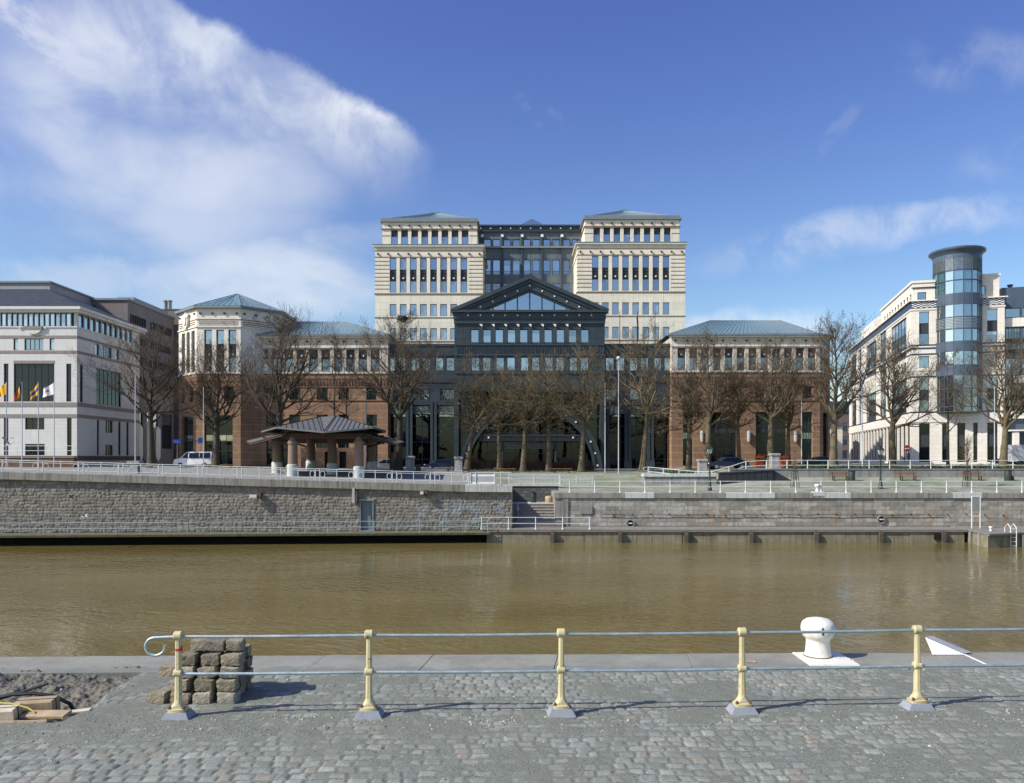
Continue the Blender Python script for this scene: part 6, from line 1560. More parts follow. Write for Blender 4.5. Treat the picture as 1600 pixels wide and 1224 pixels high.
# two young trees in iron guards
for i, (px, Y, top, lb) in enumerate(((1242, 70, 690, 'small sapling in an iron guard on the lawn left of the first bench'), (1511, 70, 672, 'twiggy sapling in an iron guard before the rightmost bench'))):
    x = XX(px, Y); z0 = float(terr(x, Y)); H = ZZ(top, Y)-z0; r = random.Random(i+40)
    t = thing('sapling', lb, 'tree', (x, Y, z0), 0, local=True); b = MB(); b.tube([(0, 0, 0), (.02, 0, H*.5), (0, .02, H*.8)], [.04, .03, .015], 6); b.build('trunk', 'bark_dark', t); c = MB()
    for k in range(150 if i else 40):
        f = r.uniform(.35, .8) ; a = r.uniform(0, 6.28); L = r.uniform(.5, 1.2)*(1.1 if i else .6); p = Vector((0, 0, H*f)); d = Vector((math.cos(a)*.6, math.sin(a)*.6, .8)).normalized(); q = p + d*L*.5; c.tube([p, q, q + (d + Vector((r.gauss(0, .3), r.gauss(0, .3), r.gauss(0, .3))))*L*.45], [.012, .009, .006], 3, 0, False)
    c.build('crown', 'twig', t)
    g = thing('tree_guard', ['black iron tree guard on the lawn, left one', 'black iron tree guard before the rightmost bench'][i], 'tree guard', (x, Y, z0), 0, local=True); b = MB()
    for k in range(8): 
        a = k*math.pi/4; b.tube([(.42*math.cos(a), .42*math.sin(a), 0), (.24*math.cos(a), .24*math.sin(a), 1.55 + .25*(k % 2))], .02, 4)
    for z_, q in ((.15, .41), (.9, .32), (1.5, .25)): b.tube([(q*math.cos(k*math.pi/6), q*math.sin(k*math.pi/6), z_) for k in range(13)], .018, 4, caps=False)
    b.build('bars', 'iron_black', g)
# ------------------------------------------------------------------ pavilion
def pavilion():
    Yc = 79.0; cx = XX(509, Yc); z0 = 1.0
    P = thing('pavilion', 'open pavilion with folded dark metal roof on round stone columns', 'pavilion', (cx, Yc, z0))
    zt = lambda y, Y: ZZ(y, Y)
    for (px, Y) in ((457.5, 75), (561, 75), (433, 80), (519, 80), (486, 85), (582, 85)):
        x = XX(px, Y); zg = float(terr(x, Y))-.05; zc = ZZ(690 if Y < 76 else 687, Y)
        b = MB(); b.lathe([(.56, zg), (.56, zg+1.15), (.50, zg+1.2), (.50, zg+1.21)], 20, x, Y); b.build('column_base', 'concrete_pale', P, smooth='auto')
        b = MB(); b.lathe([(.47, zg+1.2), (.44, zc-.3), (.52, zc-.25), (.52, zc), (.4, zc+.1), (.3, zc+.45)], 20, x, Y); b.build('column', 'pav_column', P, smooth='auto')
    Yf = 75.0
    # upper roof: low hipped roof over a long hexagon
    ze = ZZ(670, 75); hx = [(XX(431, 73.6), 73.6), (XX(506, 72.9), 72.9), (XX(583, 73.6), 73.6), (XX(603, 79), 79.0), (XX(588, 86), 86.0), (XX(440, 86), 86.0), (XX(408, 79), 79.0)]
    ap = (XX(524, 79), 79.0, ZZ(650, 79)); ap2 = (XX(500, 79.5), 79.5, ZZ(651.5, 79))
    b = MB(); zev = [ze+.12, ze-.35, ze+.12, ze-.1, ze, ze, ze-.1]
    top = [(x, y, z) for (x, y), z in zip(hx, zev)]
    vs = top + [ap, ap2]
    b.add(vs, [(0, 1, 8), (1, 7, 8), (1, 2, 7), (2, 3, 7), (3, 4, 7), (4, 5, 8, 7), (5, 6, 8), (6, 0, 8)], 0)
    low = [(x, y, z-.16) for x, y, z in top]; n = len(top)
    b.add(top+low, [(i, i+n, (i+1) % n + n, (i+1) % n) for i in range(n)], 0)
    b.add(low + [(cx, 79, ze+.6)], [((i+1) % n, i, n) for i in range(n)], 1)
    U = b.build('upper_roof', ['pav_metal', 'pav_soffit'], P)
    s = MB(); V_ = Vector
    def seam(e0, e1, t0, t1, k):
        for i in range(k+1):
            f = i/k; a = V_(e0).lerp(V_(e1), f); c = V_(t0).lerp(V_(t1), f); s.tube([a+V_((0, 0, .03)), c+V_((0, 0, .03))], .035, 4)
    seam(top[0], top[1], ap2, ap2, 1); seam(top[1], top[2], ap, ap, 1)
    for f in np.linspace(.1, .95, 8):
        a = V_(top[0]).lerp(V_(top[1]), f); c = V_(top[0]).lerp(V_(ap2), 0).lerp(V_(ap2), f*.98); s.tube([a+V_((0, 0, .03)), c+V_((0, 0, .03))], .03, 4)
    for f in np.linspace(.05, .9, 9):
        a = V_(top[1]).lerp(V_(top[2]), f); c = V_(ap).lerp(V_(top[2]), max(0, f-.02)); s.tube([a+V_((0, 0, .03)), c+V_((0, 0, .03))], .03, 4)
    seam(top[2], top[3], V_(ap).lerp(V_(top[2]), .75), V_(ap).lerp(V_(top[3]), .75), 4); seam(top[6], top[0], V_(ap2).lerp(V_(top[6]), .75), V_(ap2).lerp(V_(top[0]), .75), 4)
    s.build('standing_seam', 'rubber', U)
    # lower wing roofs sloping down and outwards at both sides
    def skirt(pts, th, nm):
        b = MB(); up = pts; dn = [(x, y, z-th) for x, y, z in pts]; b.add(up+dn, [(0, 1, 2, 3)], 0); m = len(pts); b.add(up+dn, [(7, 6, 5, 4)], 1); b.add(up+dn, [(i, i+m, (i+1) % m + m, (i+1) % m) for i in range(m)], 2)
        for i in range(6):
            f = i/5; a = V_(dn[0]).lerp(V_(dn[1]), f); c = V_(dn[3]).lerp(V_(dn[2]), f); b.tube([a-V_((0, 0, .09)), c-V_((0, 0, .09))], .08, 4, 1)
        return b.build(nm, ['pav_metal', 'pav_soffit', 'pav_wood'], P)
    skirt([(XX(392, 74.5), 74.5, ZZ(692, 74.5)), (XX(385, 83), 83, ZZ(689, 83)), (XX(440, 83), 83, ZZ(676, 83)), (XX(448, 74.5), 74.5, ZZ(676, 74.5))][::-1], .14, 'lower_roof')
    skirt([(XX(622, 74.5), 74.5, ZZ(693, 74.5)), (XX(632, 82), 82, ZZ(690, 82)), (XX(575, 83), 83, ZZ(676, 83)), (XX(566, 74.5), 74.5, ZZ(677, 74.5))], .14, 'lower_roof')
    skirt([(XX(430, 84), 84, ZZ(678, 84)), (XX(590, 84), 84, ZZ(678, 84)), (XX(600, 88), 88, ZZ(691, 88)), (XX(420, 88), 88, ZZ(691, 88))][::-1], .14, 'lower_roof')
    b = MB()
    zb = ZZ(683, 75)
    b.box(XX(440, 75), XX(580, 75), 74.75, 75.1, zb-.2, zb+.35); b.box(XX(433, 80)-.5, XX(600, 80), 79.8, 80.15, zb-.1, zb+.3); b.box(XX(470, 85), XX(600, 85), 84.8, 85.1, zb, zb+.35)
    for px in (457.5, 561): b.box(XX(px, 75)-.15, XX(px, 75)+.15, 75.1, 85, zb+.0, zb+.32)
    for px, sg in ((457.5, -1), (561, 1)):
        for y in (75, 80): x = XX(px, 75); b.tube([(x, y+.1, zb-.9), (x+sg*3.0, y+.1, zb+.0)], .09, 5); b.tube([(x, y+.1, zb+.3), (x, y+.1, ze+.3)], .12, 5)
    b.build('beam', 'pav_wood', P)
pavilion()
# small wall with two doors seen under the pavilion
ks = thing('kiosk_wall', 'low reddish stone wall with two dark doorways behind the pavilion columns', 'wall', (XX(510, 93), 93, 1.5)); b = MB(); X_ = lambda p: XX(p, 93.0)
zt_ = ZZ(700, 93); b.facade(X_(470), X_(560), 1.3, zt_, [(X_(507), X_(516), 1.4, ZZ(706, 93)), (X_(530), X_(541), 1.4, ZZ(706, 93))], 93, .3); b.quad((X_(470), 93, zt_), (X_(560), 93, zt_), (X_(560), 96, zt_), (X_(470), 96, zt_)); b.quad((X_(560), 93, 1.3), (X_(560), 96, 1.3), (X_(560), 96, zt_), (X_(560), 93, zt_)); b.build('wall', 'redstone_plain', ks)
for p in (507, 530): b = MB(); b.box(X_(p), X_(p+11), 93.25, 93.32, 1.35, ZZ(706, 93)); b.build('door', 'black_gap', ks)

# ------------------------------------------------------------------ vehicles
def car(label, x, y, z, rz, paint, L=4.4, W_=1.72, H=1.42, kind='car', name='parked_car'):
    t = thing(name, label, 'van' if kind == 'van' else 'car', (x, y, z), rz, local=True)
    h = L/2
    if kind == 'van': side = [(-h, .35), (-h, .75), (-h+.12, 1.0), (-h+.75, 1.12), (-h+1.45, 1.82), (-h+1.8, 1.90), (h-.15, 1.92), (h, 1.75), (h-.02, .4)]; belt, roof, wx0, wx1 = 1.12, 1.80, -h+.85, h-.12
    else: side = [(-h, .38), (-h, .62), (-h+.15, .74), (-h+1.15, .86), (-h+1.9, 1.36), (-h+2.3, H), (h-1.35, H-.02), (h-.65, 1.05), (h-.08, .92), (h, .6), (h-.03, .36)]; belt, roof, wx0, wx1 = .88, H-.08, -h+1.25, h-.7
    b = MB(); rings = []
    for yy_, s_ in ((-1, .0), (-.96, 1), (.96, 1), (1, .0)):
        ring = []
        for (px_, pz_) in side:
            tum = max(0, (pz_-belt))*.22; ww = W_/2 - tum
            k = .97 if s_ == 0 else 1
            ring.append((px_*k, math.copysign(ww*abs(yy_), yy_), .35+(pz_-.35)*(.985 if s_ == 0 else 1)))
        rings.append(ring)
    b.loft(rings); body = b.build('body', paint, t, smooth='auto')
    for sy in (-1, 1):
        g = MB()
        def gp(px_, pz_): return (px_, sy*(W_/2 - max(0, pz_-belt)*.22 + .006), pz_)
        if kind == 'van': segs = [(-h+.95, -h+1.5, -h+1.7, -h+1.75), (-h+1.85, -h+1.85, -h+3.0, -h+3.0), (-h+3.1, -h+3.1, h-.2, h-.25)]
        else: segs = [(-h+1.35, -h+2.0, -h+2.35, -h+2.35), (-h+2.42, -h+2.42, h-1.25, h-.85)]
        for s_ in segs:
            q = [gp(s_[0], belt+.03), gp(s_[3], belt+.03), gp(s_[2], roof-.04), gp(s_[1], roof-.04)]; g.add(q if sy < 0 else q[::-1], [(0, 1, 2, 3)])
        g.build('side_windows', 'glass_dark', body)
    for k, (xa, za, xb, zb) in enumerate((((-h+.80, 1.16, -h+1.40, 1.76) if kind == 'van' else (-h+1.2, .90, -h+1.85, 1.32)), ((h-.0, 1.15, h+.0, 1.7) if kind == 'van' else (h-.70, 1.08, h-1.3, H-.06)))):
        g = MB(); w0, w1 = W_/2-.12, W_/2-.25; d = -.012 if k == 0 else .012; g.quad((xa+d, w0, za+.012), (xa+d, -w0, za+.012), (xb+d, -w1, zb+.012), (xb+d, w1, zb+.012)); g.build('windscreen' if k == 0 else 'rear_window', 'glass_dark', body)
    for sx in (-h+.82, h-.85):
        for sy in (-1, 1):
            wv = MB(); rr_ = .31; n = 16; rg = lambda r_, yy_: [(sx+r_*math.cos(2*math.pi*k/n), yy_, .31+r_*math.sin(2*math.pi*k/n)) for k in range(n)]
            y0, y1 = sy*(W_/2-.2), sy*(W_/2+.012); wv.loft([rg(rr_, y0), rg(rr_, y1), rg(rr_*.65, y1)], 0); wl = wv.build('wheel', 'tyre', t)
            hb = MB(); hb.loft([rg(.19, y1), rg(.17, y1+sy*.015), rg(.05, y1+sy*.02)]); hb.build('hub_cap', 'galv_dull', wl)
    for sy in (-1, 1):
        b = MB(); b.box(-h-.02, -h+.1, sy*.5-.16, sy*.5+.16, .62, .74) if kind != 'van' else b.box(-h-.02, -h+.1, sy*.6-.13, sy*.6+.13, .72, .9); b.build('headlight', 'headlamp', t)
        b = MB(); b.box(h-.1, h+.02, sy*.6-.1, sy*.6+.1, .66, .84); b.build('tail_light', 'tail_red', t)
    for e in (-1, 1): b = MB(); b.box(e*h-.08, e*h+.08, -W_/2+.05, W_/2-.05, .38, .54); b.build('bumper', 'rubber' if kind != 'van' else 'truck_grey', t)
    return t
car('white passenger van parked below the octagonal corner', XX(305.5, 92), 92, float(terr(XX(305, 92), 92)), 0, 'car_white', L=4.55, W_=1.8, H=1.92, kind='van', name='parked_van')
car('dark navy car parked beside the left stone pier of the right wing', XX(1130, 88), 86.5, 1.75, .1, 'car_navy', L=4.6)
car('black car at the right end of the right wing', XX(1278, 93), 93, 1.8, 0, 'car_black', L=4.3)
car('silver car half hidden behind the red totem', XX(601, 94), 94.2, 1.51, 0, 'car_silver', L=4.1)
car('dark car standing in front of the left glass screen', XX(690, 96), 96.5, 1.51, 0, 'car_navy', L=4.4)
car('dark car parked under the right half of the arch', XX(890, 96), 96.5, 1.51, math.pi, 'car_black', L=4.4)
tk = thing('box_trailer', 'pale grey box truck cut off by the right picture edge', 'truck', (XX(1600, 92), 92, 2.05)); x0 = XX(1573, 92); b = MB(); b.bbox(x0, x0+6, 91, 93.2, 2.6, 4.6, .08); b.box(x0-.02, x0+6, 90.98, 93.22, 3.9, 4.0, 0); bd = b.build('box_body', 'truck_grey', tk)
b = MB(); b.box(x0+.2, x0+6, 91.2, 93, 2.3, 2.6); b.build('chassis', 'iron_black', tk)
for dx_ in (1.0, 4.8):
    b = MB(); n = 16; rg = lambda r_, yy_: [(x0+dx_+r_*math.cos(2*math.pi*k/n), yy_, 2.42+r_*math.sin(2*math.pi*k/n)) for k in range(n)]; b.loft([rg(.42, 91.3), rg(.42, 91.0), rg(.25, 90.98)]); b.build('wheel', 'tyre', tk)
# parked motorbike beside it
mb_ = thing('motorbike', 'dark motorbike parked left of the grey truck', 'motorbike', (XX(1560, 90), 90, 2.0), local=True)
b = MB(); b.loft([[(-.6, -.08, .75), (.5, -.1, .7), (.5, .1, .7), (-.6, .08, .75)], [(-.5, -.1, .95), (.1, -.14, .95), (.1, .14, .95), (-.5, .1, .95)]]); b.box(-.25, .3, -.13, .13, .35, .75); b.build('body', 'car_black', mb_)
for sx in (-.65, .65): b = MB(); n = 16; b.tube([(sx+.26*math.cos(2*math.pi*k/n), 0, .3+.26*math.sin(2*math.pi*k/n)) for k in range(n+1)], .06, 6, caps=False); b.build('wheel', 'tyre', mb_)
b = MB(); b.tube([(.65, 0, .3), (.45, 0, 1.05)], .04, 6); b.tube([(.42, -.35, 1.1), (.42, .35, 1.1)], .02, 6); b.build('handlebar', 'bike_metal', mb_)

# orange works barriers
for i, (px, lb, w_) in enumerate(((1187, 'orange works barrier left of the stone pier, before the wide opening', 13), (1222, 'orange works machine right of the stone pier under the short tree', 18))):
    Y = 91.0; x = XX(px, Y); z = float(terr(x, Y)); t = thing('works_barrier', lb, 'barrier', (x, Y, z), local=True); b = MB(); hw = w_/2/FPX*Y; H = 1.55
    for k in range(4): b.box(-hw+2*hw*k/3-.05, -hw+2*hw*k/3+.05, -.06, .06, 0, H - .25*(k % 2)*i)
    for z_ in (.35, .8, 1.2): b.box(-hw, hw, -.04, .04, z_, z_+.2)
    if i: b.bbox(-hw*.3, hw*.9, -.5, .5, .3, 1.0, .06); b.tube([(hw*.2, 0, 1), (hw*.6, 0, 1.5), (hw*.95, 0, 1.1)], .07, 6)
    else: b.tube([(-.2, 0, 1.2), (-.1, 0, 1.6), (.15, 0, 1.6), (.2, 0, 1.2)], .05, 6); b.bbox(-hw*.8, hw*.6, -.35, .35, .15, .75, .05)
    b.build('frame', 'orange_paint', t)

# ------------------------------------------------------------------ benches, bins, piers, bollards
def bench(label, x, y, z, m, group, back=True, L=1.95, rz=0.0):
    t = thing('park_bench', label, 'bench', (x, y, z), rz, group, local=True); h = L/2
    b = MB(); 
    for k in range(3): b.bbox(-h, h, -.22+k*.16, -.09+k*.16, .42, .46, .008)
    b.build('seat', m, t)
    if back:
        b = MB()
        for k in range(2): b.bbox(-h, h, .27+k*.03, .31+k*.03, .58+k*.17, .71+k*.17, .006)
        b.build('backrest', m, t)
    for sx in (-h+.32, h-.32):
        b = MB(); b.box(sx-.035, sx+.035, -.22, -.15, 0, .42); b.box(sx-.035, sx+.035, .16, .23, 0, .42); b.box(sx-.035, sx+.035, -.22, .26, .38, .415); b.tube([(sx, .2, .4), (sx, .36, .92)], .03, 5) if back else None; b.box(sx-.05, sx+.05, -.28, .28, 0, .05); b.build('leg', 'iron_black', t)
YB = 74.6
for i, (px, lb) in enumerate(((1313, 'wooden bench on the lawn left of the second green lantern'), (1419, 'wooden bench on the lawn right of the second green lantern'), (1521, 'wooden bench on the lawn behind the guarded sapling'))):
    x = XX(px, YB); bench(lb, x, YB, float(terr(x, YB)), 'bench_dull', 'benches before the retaining wall')
for px, lb in ((790, 'orange wooden bench before the left half of the arch'), (877.5, 'orange wooden bench before the right half of the arch')):
    Y = 86.0; x = XX(px, Y); bench(lb, x, Y, float(terr(x, Y)), 'bench_wood', 'orange benches before the arch', False, 2.3)
bench('long wooden bench beside the white van', XX(349, 90), 90, float(terr(XX(349, 90), 90)), 'bench_wood', None, False, 2.4)
def bin_(label, px, Y, z=None, s=1.0):
    x = XX(px, Y); z = float(terr(x, Y)) if z is None else z; t = thing('litter_bin', label, 'bin', (x, Y, z), 0, 'dark green litter bins', local=True); b = MB(); b.lathe([(.27*s, .0), (.29*s, .05), (.29*s, .85*s), (.27*s, .9*s)], 16); b.build('bin_body', 'bin_green', t, smooth='auto'); b = MB(); b.lathe([(.31*s, .9*s), (.31*s, .97*s), (.2*s, 1.02*s)], 16); b.build('rim', 'iron_black', t, smooth='auto')
bin_('dark litter bin left of the leaning tree', 653.5, 84); bin_('dark green litter bin at the left end of the retaining wall benches', 1331, 74.3); bin_('dark green litter bin right of the rightmost bench', 1575, 74.3, None, 1.1)
LZ = -2.9+8*.227+.02
bin_('dark green bin on the landing of the steps', 833.5, 71.0, LZ, .98)
b = MB(); x = XX(858, 71.0); b.lathe([(.30, LZ), (.36, LZ+.1), (.38, LZ+.35), (.35, LZ+.55), (.31, LZ+.6)], 14, x, 71.0); b.lathe([(.385, LZ+.3), (.385, LZ+.36)], 14, x, 71.0, 1); tag(b.build('wooden_tub', ['barrel_tan', 'raw_wood'], None, smooth='auto'), 'tan round tub standing on the landing of the steps', 'tub')
b = MB(); x = XX(1581, 74.1); z = float(terr(x, 74)); b.loft([[(x-.15, 74, z), (x+.2, 74, z), (x+.2, 74.3, z), (x-.15, 74.3, z)], [(x-.18, 73.95, z+.35), (x+.16, 74, z+.4), (x+.14, 74.3, z+.4), (x-.16, 74.3, z+.35)], [(x-.05, 74.1, z+.6), (x+.03, 74.1, z+.6), (x+.03, 74.2, z+.6), (x-.05, 74.2, z+.6)]]); tag(b.build('rubbish_bag', 'rubber'), 'black rubbish bag beside the rightmost litter bin', 'bag')
for px, Y, lb in ((641.5, 86, 'grey stone pier beside the nest tree'), (716.5, 86, 'grey stone pier left of the leaning tree'), (1097, 82, 'grey stone pier left of the navy car'), (1210, 82, 'grey stone pier between the orange barriers')):
    x = XX(px, Y); z = float(terr(x, Y)) - .1; s = 1 if px < 800 else .95; b = MB(); q = lambda w_, z_: [(x-w_, Y-w_, z+z_), (x+w_, Y-w_, z+z_), (x+w_, Y+w_, z+z_), (x-w_, Y+w_, z+z_)]
    b.loft([q(.5, 0), q(.5, .3), q(.44, .34), q(.40, 1.55*s), q(.46, 1.6*s), q(.5, 1.66*s), q(.5, 1.8*s), q(.42, 1.88*s)]); tag(b.build('stone_pier', 'pier_stone'), lb, 'pier', 'stone piers along the promenade')
def small_bollard(label, x, y, z, s, m='paint_white'):
    t = thing('mooring_bollard', label, 'bollard', (x, y, z), local=True); b = MB(); b.lathe([(.19*s, 0), (.17*s, .08*s), (.15*s, .3*s), (.16*s, .38*s), (.26*s, .5*s), (.27*s, .58*s), (.2*s, .66*s), (.05*s, .68*s)], 14); b.build('bollard_head', m, t, smooth=True)
    if s > .8: b = MB(); b.bbox(-.5, .5, -.455, .3, -.35, .0, .03); b.build('plinth', 'concrete_pale', t)
small_bollard('white mooring bollard on the coping of the ashlar quay wall', XX(1278.5, 67.1), 67.3, .10, 1.0); small_bollard('small white mooring bollard on the landing stage', XX(1550.5, 62), 62.2, -2.88, .6)
pt_ = thing('totem', 'tall red and black parking totem behind the pavilion', 'totem', (XX(613.5, 90), 90, 1.45)); x = XX(613.5, 90); b = MB(); b.box(x-.35, x+.28, 89.9, 90.1, 1.4, ZZ(707, 90)); b.build('board', 'iron_black', pt_); b = MB(); b.box(x+.285, x+.42, 89.88, 90.12, 1.4, ZZ(707, 90)+.03); b.build('edge_strip', 'totem_red', pt_)

# ------------------------------------------------------------------ retaining wall, sunken fountain walls, hedge
b = MB(); xa = XX(1140, 75.5); b.box(xa, 82, 75.5, 75.85, .2, 1.9); b.box(xa, 82, 75.44, 75.9, 1.9, 2.0)
mat('retaining', (.27, .27, .255), .88, var=.22, vscale=1.2, bump=.4, streak=.5, extra=joints(1.3, .5, .012, (.17, .17, .16), .5, .1)); tag(b.build('retaining_wall', 'retaining'), 'long low grey retaining wall behind the benches', 'wall')
fw = thing('fountain_wall', 'low curved fountain wall, pale at left and black tiled at right', 'wall', (XX(1100, 74), 74, .6))
b = MB(); Y = 75.0; x0, x1, x2 = XX(1007, Y), XX(1120, Y), XX(1224, Y); zt1 = ZZ(740.5, Y); zb_ = ZZ(753, Y)
n = 8
for i in range(n):
    a, c = x0+(x1-x0)*i/n, x0+(x1-x0)*(i+1)/n; b.bbox(a, c-.03, Y, Y+1.2, zb_-.3, zt1 - .28, .02, 0)
b.box(x0-.1, x1+.05, Y-.12, Y+1.3, zt1-.28, zt1, 1)
b.build('pale_wall', ['retaining', 'concrete_pale'], fw)
b = MB(); n = 9
for i in range(n):
    a, c = x1+(x2-1.2-x1)*i/n, x1+(x2-1.2-x1)*(i+1)/n; za, zc_ = ZZ(739.5-4.5*i/n, Y-.6), ZZ(739.5-4.5*(i+1)/n, Y-.6)
    b.loft([[(a+.02, Y-.7, zb_-.25), (c-.02, Y-.7, zb_-.25), (c-.02, Y-.4, zb_-.25), (a+.02, Y-.4, zb_-.25)], [(a+.02, Y-.7, za-.02), (c-.02, Y-.7, zc_-.02), (c-.02, Y-.4, zc_-.02), (a+.02, Y-.4, za-.02)]], 0)
b.loft([[(x1, Y-.8, ZZ(739.5, Y-.6)-.02), (x2-1.2, Y-.8, ZZ(735, Y-.6)-.02), (x2-1.2, Y+.4, ZZ(735, Y-.6)-.02), (x1, Y+.4, ZZ(739.5, Y-.6)-.02)], [(x1, Y-.8, ZZ(738.5, Y-.6)), (x2-1.2, Y-.8, ZZ(734, Y-.6)), (x2-1.2, Y+.4, ZZ(734, Y-.6)), (x1, Y+.4, ZZ(738.5, Y-.6))]], 1)
mat('black_tile', (.030, .032, .036), .35, var=.3, vscale=1.5)
b.xz([(x2-1.15, ZZ(735, Y)), (x2-1.15, zb_-.2), (x2+1.2, zb_-.2)], Y-.6, Y-.3, 0)
b.build('dark_wall', ['black_tile', 'slate_plain'], fw)
def leafy(name, label, cat, x0, x1, y0, y1, z0f, h, n, m, kind=None, twig=False):
    r = random.Random(len(name)+n); b = MB()
    for i in range(n):
        x = r.uniform(x0, x1); y = r.uniform(y0, y1); hh = h*(.45+.55*r.random())*(0.75+.25*math.sin(x*1.7)*math.sin(x*.6+1)); z = z0f(x, y)
        if twig: q = (x+r.gauss(0, .25), y+r.gauss(0, .2), z+hh); b.tube([(x, y, z), ((x+q[0])/2+r.gauss(0, .05), (y+q[1])/2, z+hh*.5), q], [.02, .014, .008], 3, 0, False)
        else:
            z += hh*r.random(); s = r.uniform(.05, .12); d = [Vector((r.gauss(0, 1), r.gauss(0, 1), r.gauss(0, .7))).normalized()*s for _ in range(2)]; p = Vector((x, y, z)); b.add([p-d[0], p-d[1]*.6, p+d[0], p+d[1]*.6], [(0, 1, 2, 3)])
    o = b.build(name, m); tag(o, label, cat, kind=kind); return o
leafy('hedge', 'low green hedge on the raised street behind the benches', 'hedge', XX(1222, 77), XX(1640, 77), 76.3, 77.3, lambda x, y: float(terr(x, y)), .75, 9000, 'hedge_leaf')
leafy('hedge', 'scrappy low hedge before the right wing, left of the navy car', 'hedge', XX(1020, 84), XX(1105, 84), 83.5, 84.6, lambda x, y: float(terr(x, y)), .5, 1600, 'hedge_leaf')
for i, (p0, p1, lb) in enumerate(((712, 770, 'leafless brown bushes under the left foot of the arch'), (775, 850, 'leafless brown bushes before the centre of the arch'), (850, 928, 'leafless brown bushes under the right foot of the arch'))):
    leafy('bush', lb, 'bush', XX(p0, 92), XX(p1, 92), 91.4, 92.8, lambda x, y: 1.45, 1.9, 900, 'bush_twig', None, True)
leafy('ground_plants', 'small green plants round the tree feet', 'plants', XX(700, 89), XX(930, 89), 87, 89.5, lambda x, y: float(terr(x, y)), .28, 1300, 'hedge_leaf', 'stuff')

# ------------------------------------------------------------------ poles, lanterns, signs, flags
def pole(name, label, px, Y, ytop, r0=.09, m='pole_white', group=None, head=None, base=None):
    x = XX(px, Y); z = float(terr(x, Y)); H = ZZ(ytop, Y)-z; t = thing(name, label, 'lamp post' if 'lamp' in name else 'pole', (x, Y, z), 0, group, local=True)
    b = MB(); b.tube([(0, 0, -.1), (0, 0, H)], [r0, r0*.6], 8); b.build('pole', m, t, smooth='auto')
    if head == 'ball': b = MB(); b.lathe([(.05, H-.1), (.2, H), (.25, H+.15), (.18, H+.32), (.02, H+.38)], 12); b.build('lamp_head', 'lamp_glass', t, smooth=True)
    if head == 'arm': b = MB(); b.tube([(0, 0, H-.05), (.3, 0, H+.1), (1.5, -.1, H+.15)], .04, 6); b.build('arm', m, t); b = MB(); b.bbox(1.4, 2.1, -.22, .06, H+.05, H+.22, .03); b.build('lamp_head', 'truck_grey', t)
    if base: b = MB(); b.loft([[(-.42, -.42, -.1), (.42, -.42, -.1), (.42, .42, -.1), (-.42, .42, -.1)], [(-.34, -.34, .9), (.34, -.34, .9), (.34, .34, .9), (-.34, .34, .9)], [(-.55, -.45, .95), (.55, -.45, .95), (.55, .45, .95), (-.55, .45, .95)], [(-.55, -.45, 1.15), (.55, -.45, 1.15), (.55, .45, 1.15), (-.55, .45, 1.15)]]); b.build('pedestal', 'pier_stone', t)
    return t
pole('lamp_post', 'thin pale pole on a stone pedestal at the alley by the white office', 211.5, 70, 585, .06, 'pole_white', None, None, True)
pole('lamp_post', 'thin pale pole beside the white van, before the octagonal corner', 318, 86, 605, .065)
pole('lamp_post', 'thin grey lamp pole with arm rising behind the pavilion', 572.5, 90, 612, .10, 'galv_dull', None, 'arm')
pole('white_pole', 'left one of two white poles before the dark link right of the gable', 945.5, 86, 598, .065, 'pole_white', 'white poles right of the gable')
pole('lamp_post', 'right one of two white poles, topped by a round lamp', 966.5, 84, 562, .06, 'pole_white', 'white poles right of the gable', 'ball')
pole('lamp_post', 'thin pale pole before the right end of the right wing', 1252.5, 88, 624, .06)
pole('lamp_post', 'blue-white pole between the right wing and the cream corner building', 1347.5, 84, 600, .08, 'pole_white')
pole('lamp_post', 'thin white pole before the cream corner building, right of the cylinder', 1554, 88, 598, .065)
def lantern(label, px, Y, ytop):
    x = XX(px, Y); z = float(terr(x, Y)); H = ZZ(ytop, Y)-z; t = thing('lantern_post', label, 'lamp post', (x, Y, z), 0, 'green lantern posts on the lawn', local=True)
    b = MB(); b.lathe([(.20, 0), (.20, .25), (.15, .32), (.12, .8), (.09, .9), (.07, 1.1), (.05, H-.95), (.09, H-.9), (.03, H-.85)], 10); b.build('post', 'lamp_green', t, smooth='auto')
    b = MB(); q = lambda w_, z_: [(-w_, -w_, z_), (w_, -w_, z_), (w_, w_, z_), (-w_, w_, z_)]; b.loft([q(.11, H-.84), q(.22, H-.42)]); b.build('lamp_glass', 'lamp_glass', t)
    b = MB(); b.loft([q(.25, H-.42), q(.16, H-.25), q(.08, H-.12), q(.10, H-.08), q(.02, H)]); b.build('lantern_roof', 'lamp_green', t)
    b = MB()
    for sx in (-1, 1):
        for sy in (-1, 1): b.tube([(sx*.115, sy*.115, H-.86), (sx*.228, sy*.228, H-.41)], .014, 4)
    b.build('lantern_frame', 'lamp_green', t)
lantern('green lantern post on the lawn before the fountain wall', 1109, 69.5, 694.5); lantern('green lantern post on the lawn between the first two benches', 1376, 69.5, 696)
sg = thing('no_entry_sign', 'round red no-entry sign with white bar at the corner of the cream building', 'sign', (XX(1417, 92), 92, 1.9), local=True); b = MB(); H = ZZ(701, 92)-1.9; b.tube([(0, 0, 0), (0, 0, H)], .035, 6); b.build('pole', 'galv_dull', sg)
b = MB(); n = 24; rg = lambda r_, yy_: [(r_*math.cos(2*math.pi*k/n), yy_, H+r_*math.sin(2*math.pi*k/n)) for k in range(n)]; b.loft([rg(.40, -.03), rg(.40, -.06)][::-1]); b.build('disc', 'sign_red', sg); b = MB(); b.box(-.28, .28, -.07, -.062, H-.075, H+.075); b.build('bar', 'sign_white', sg)
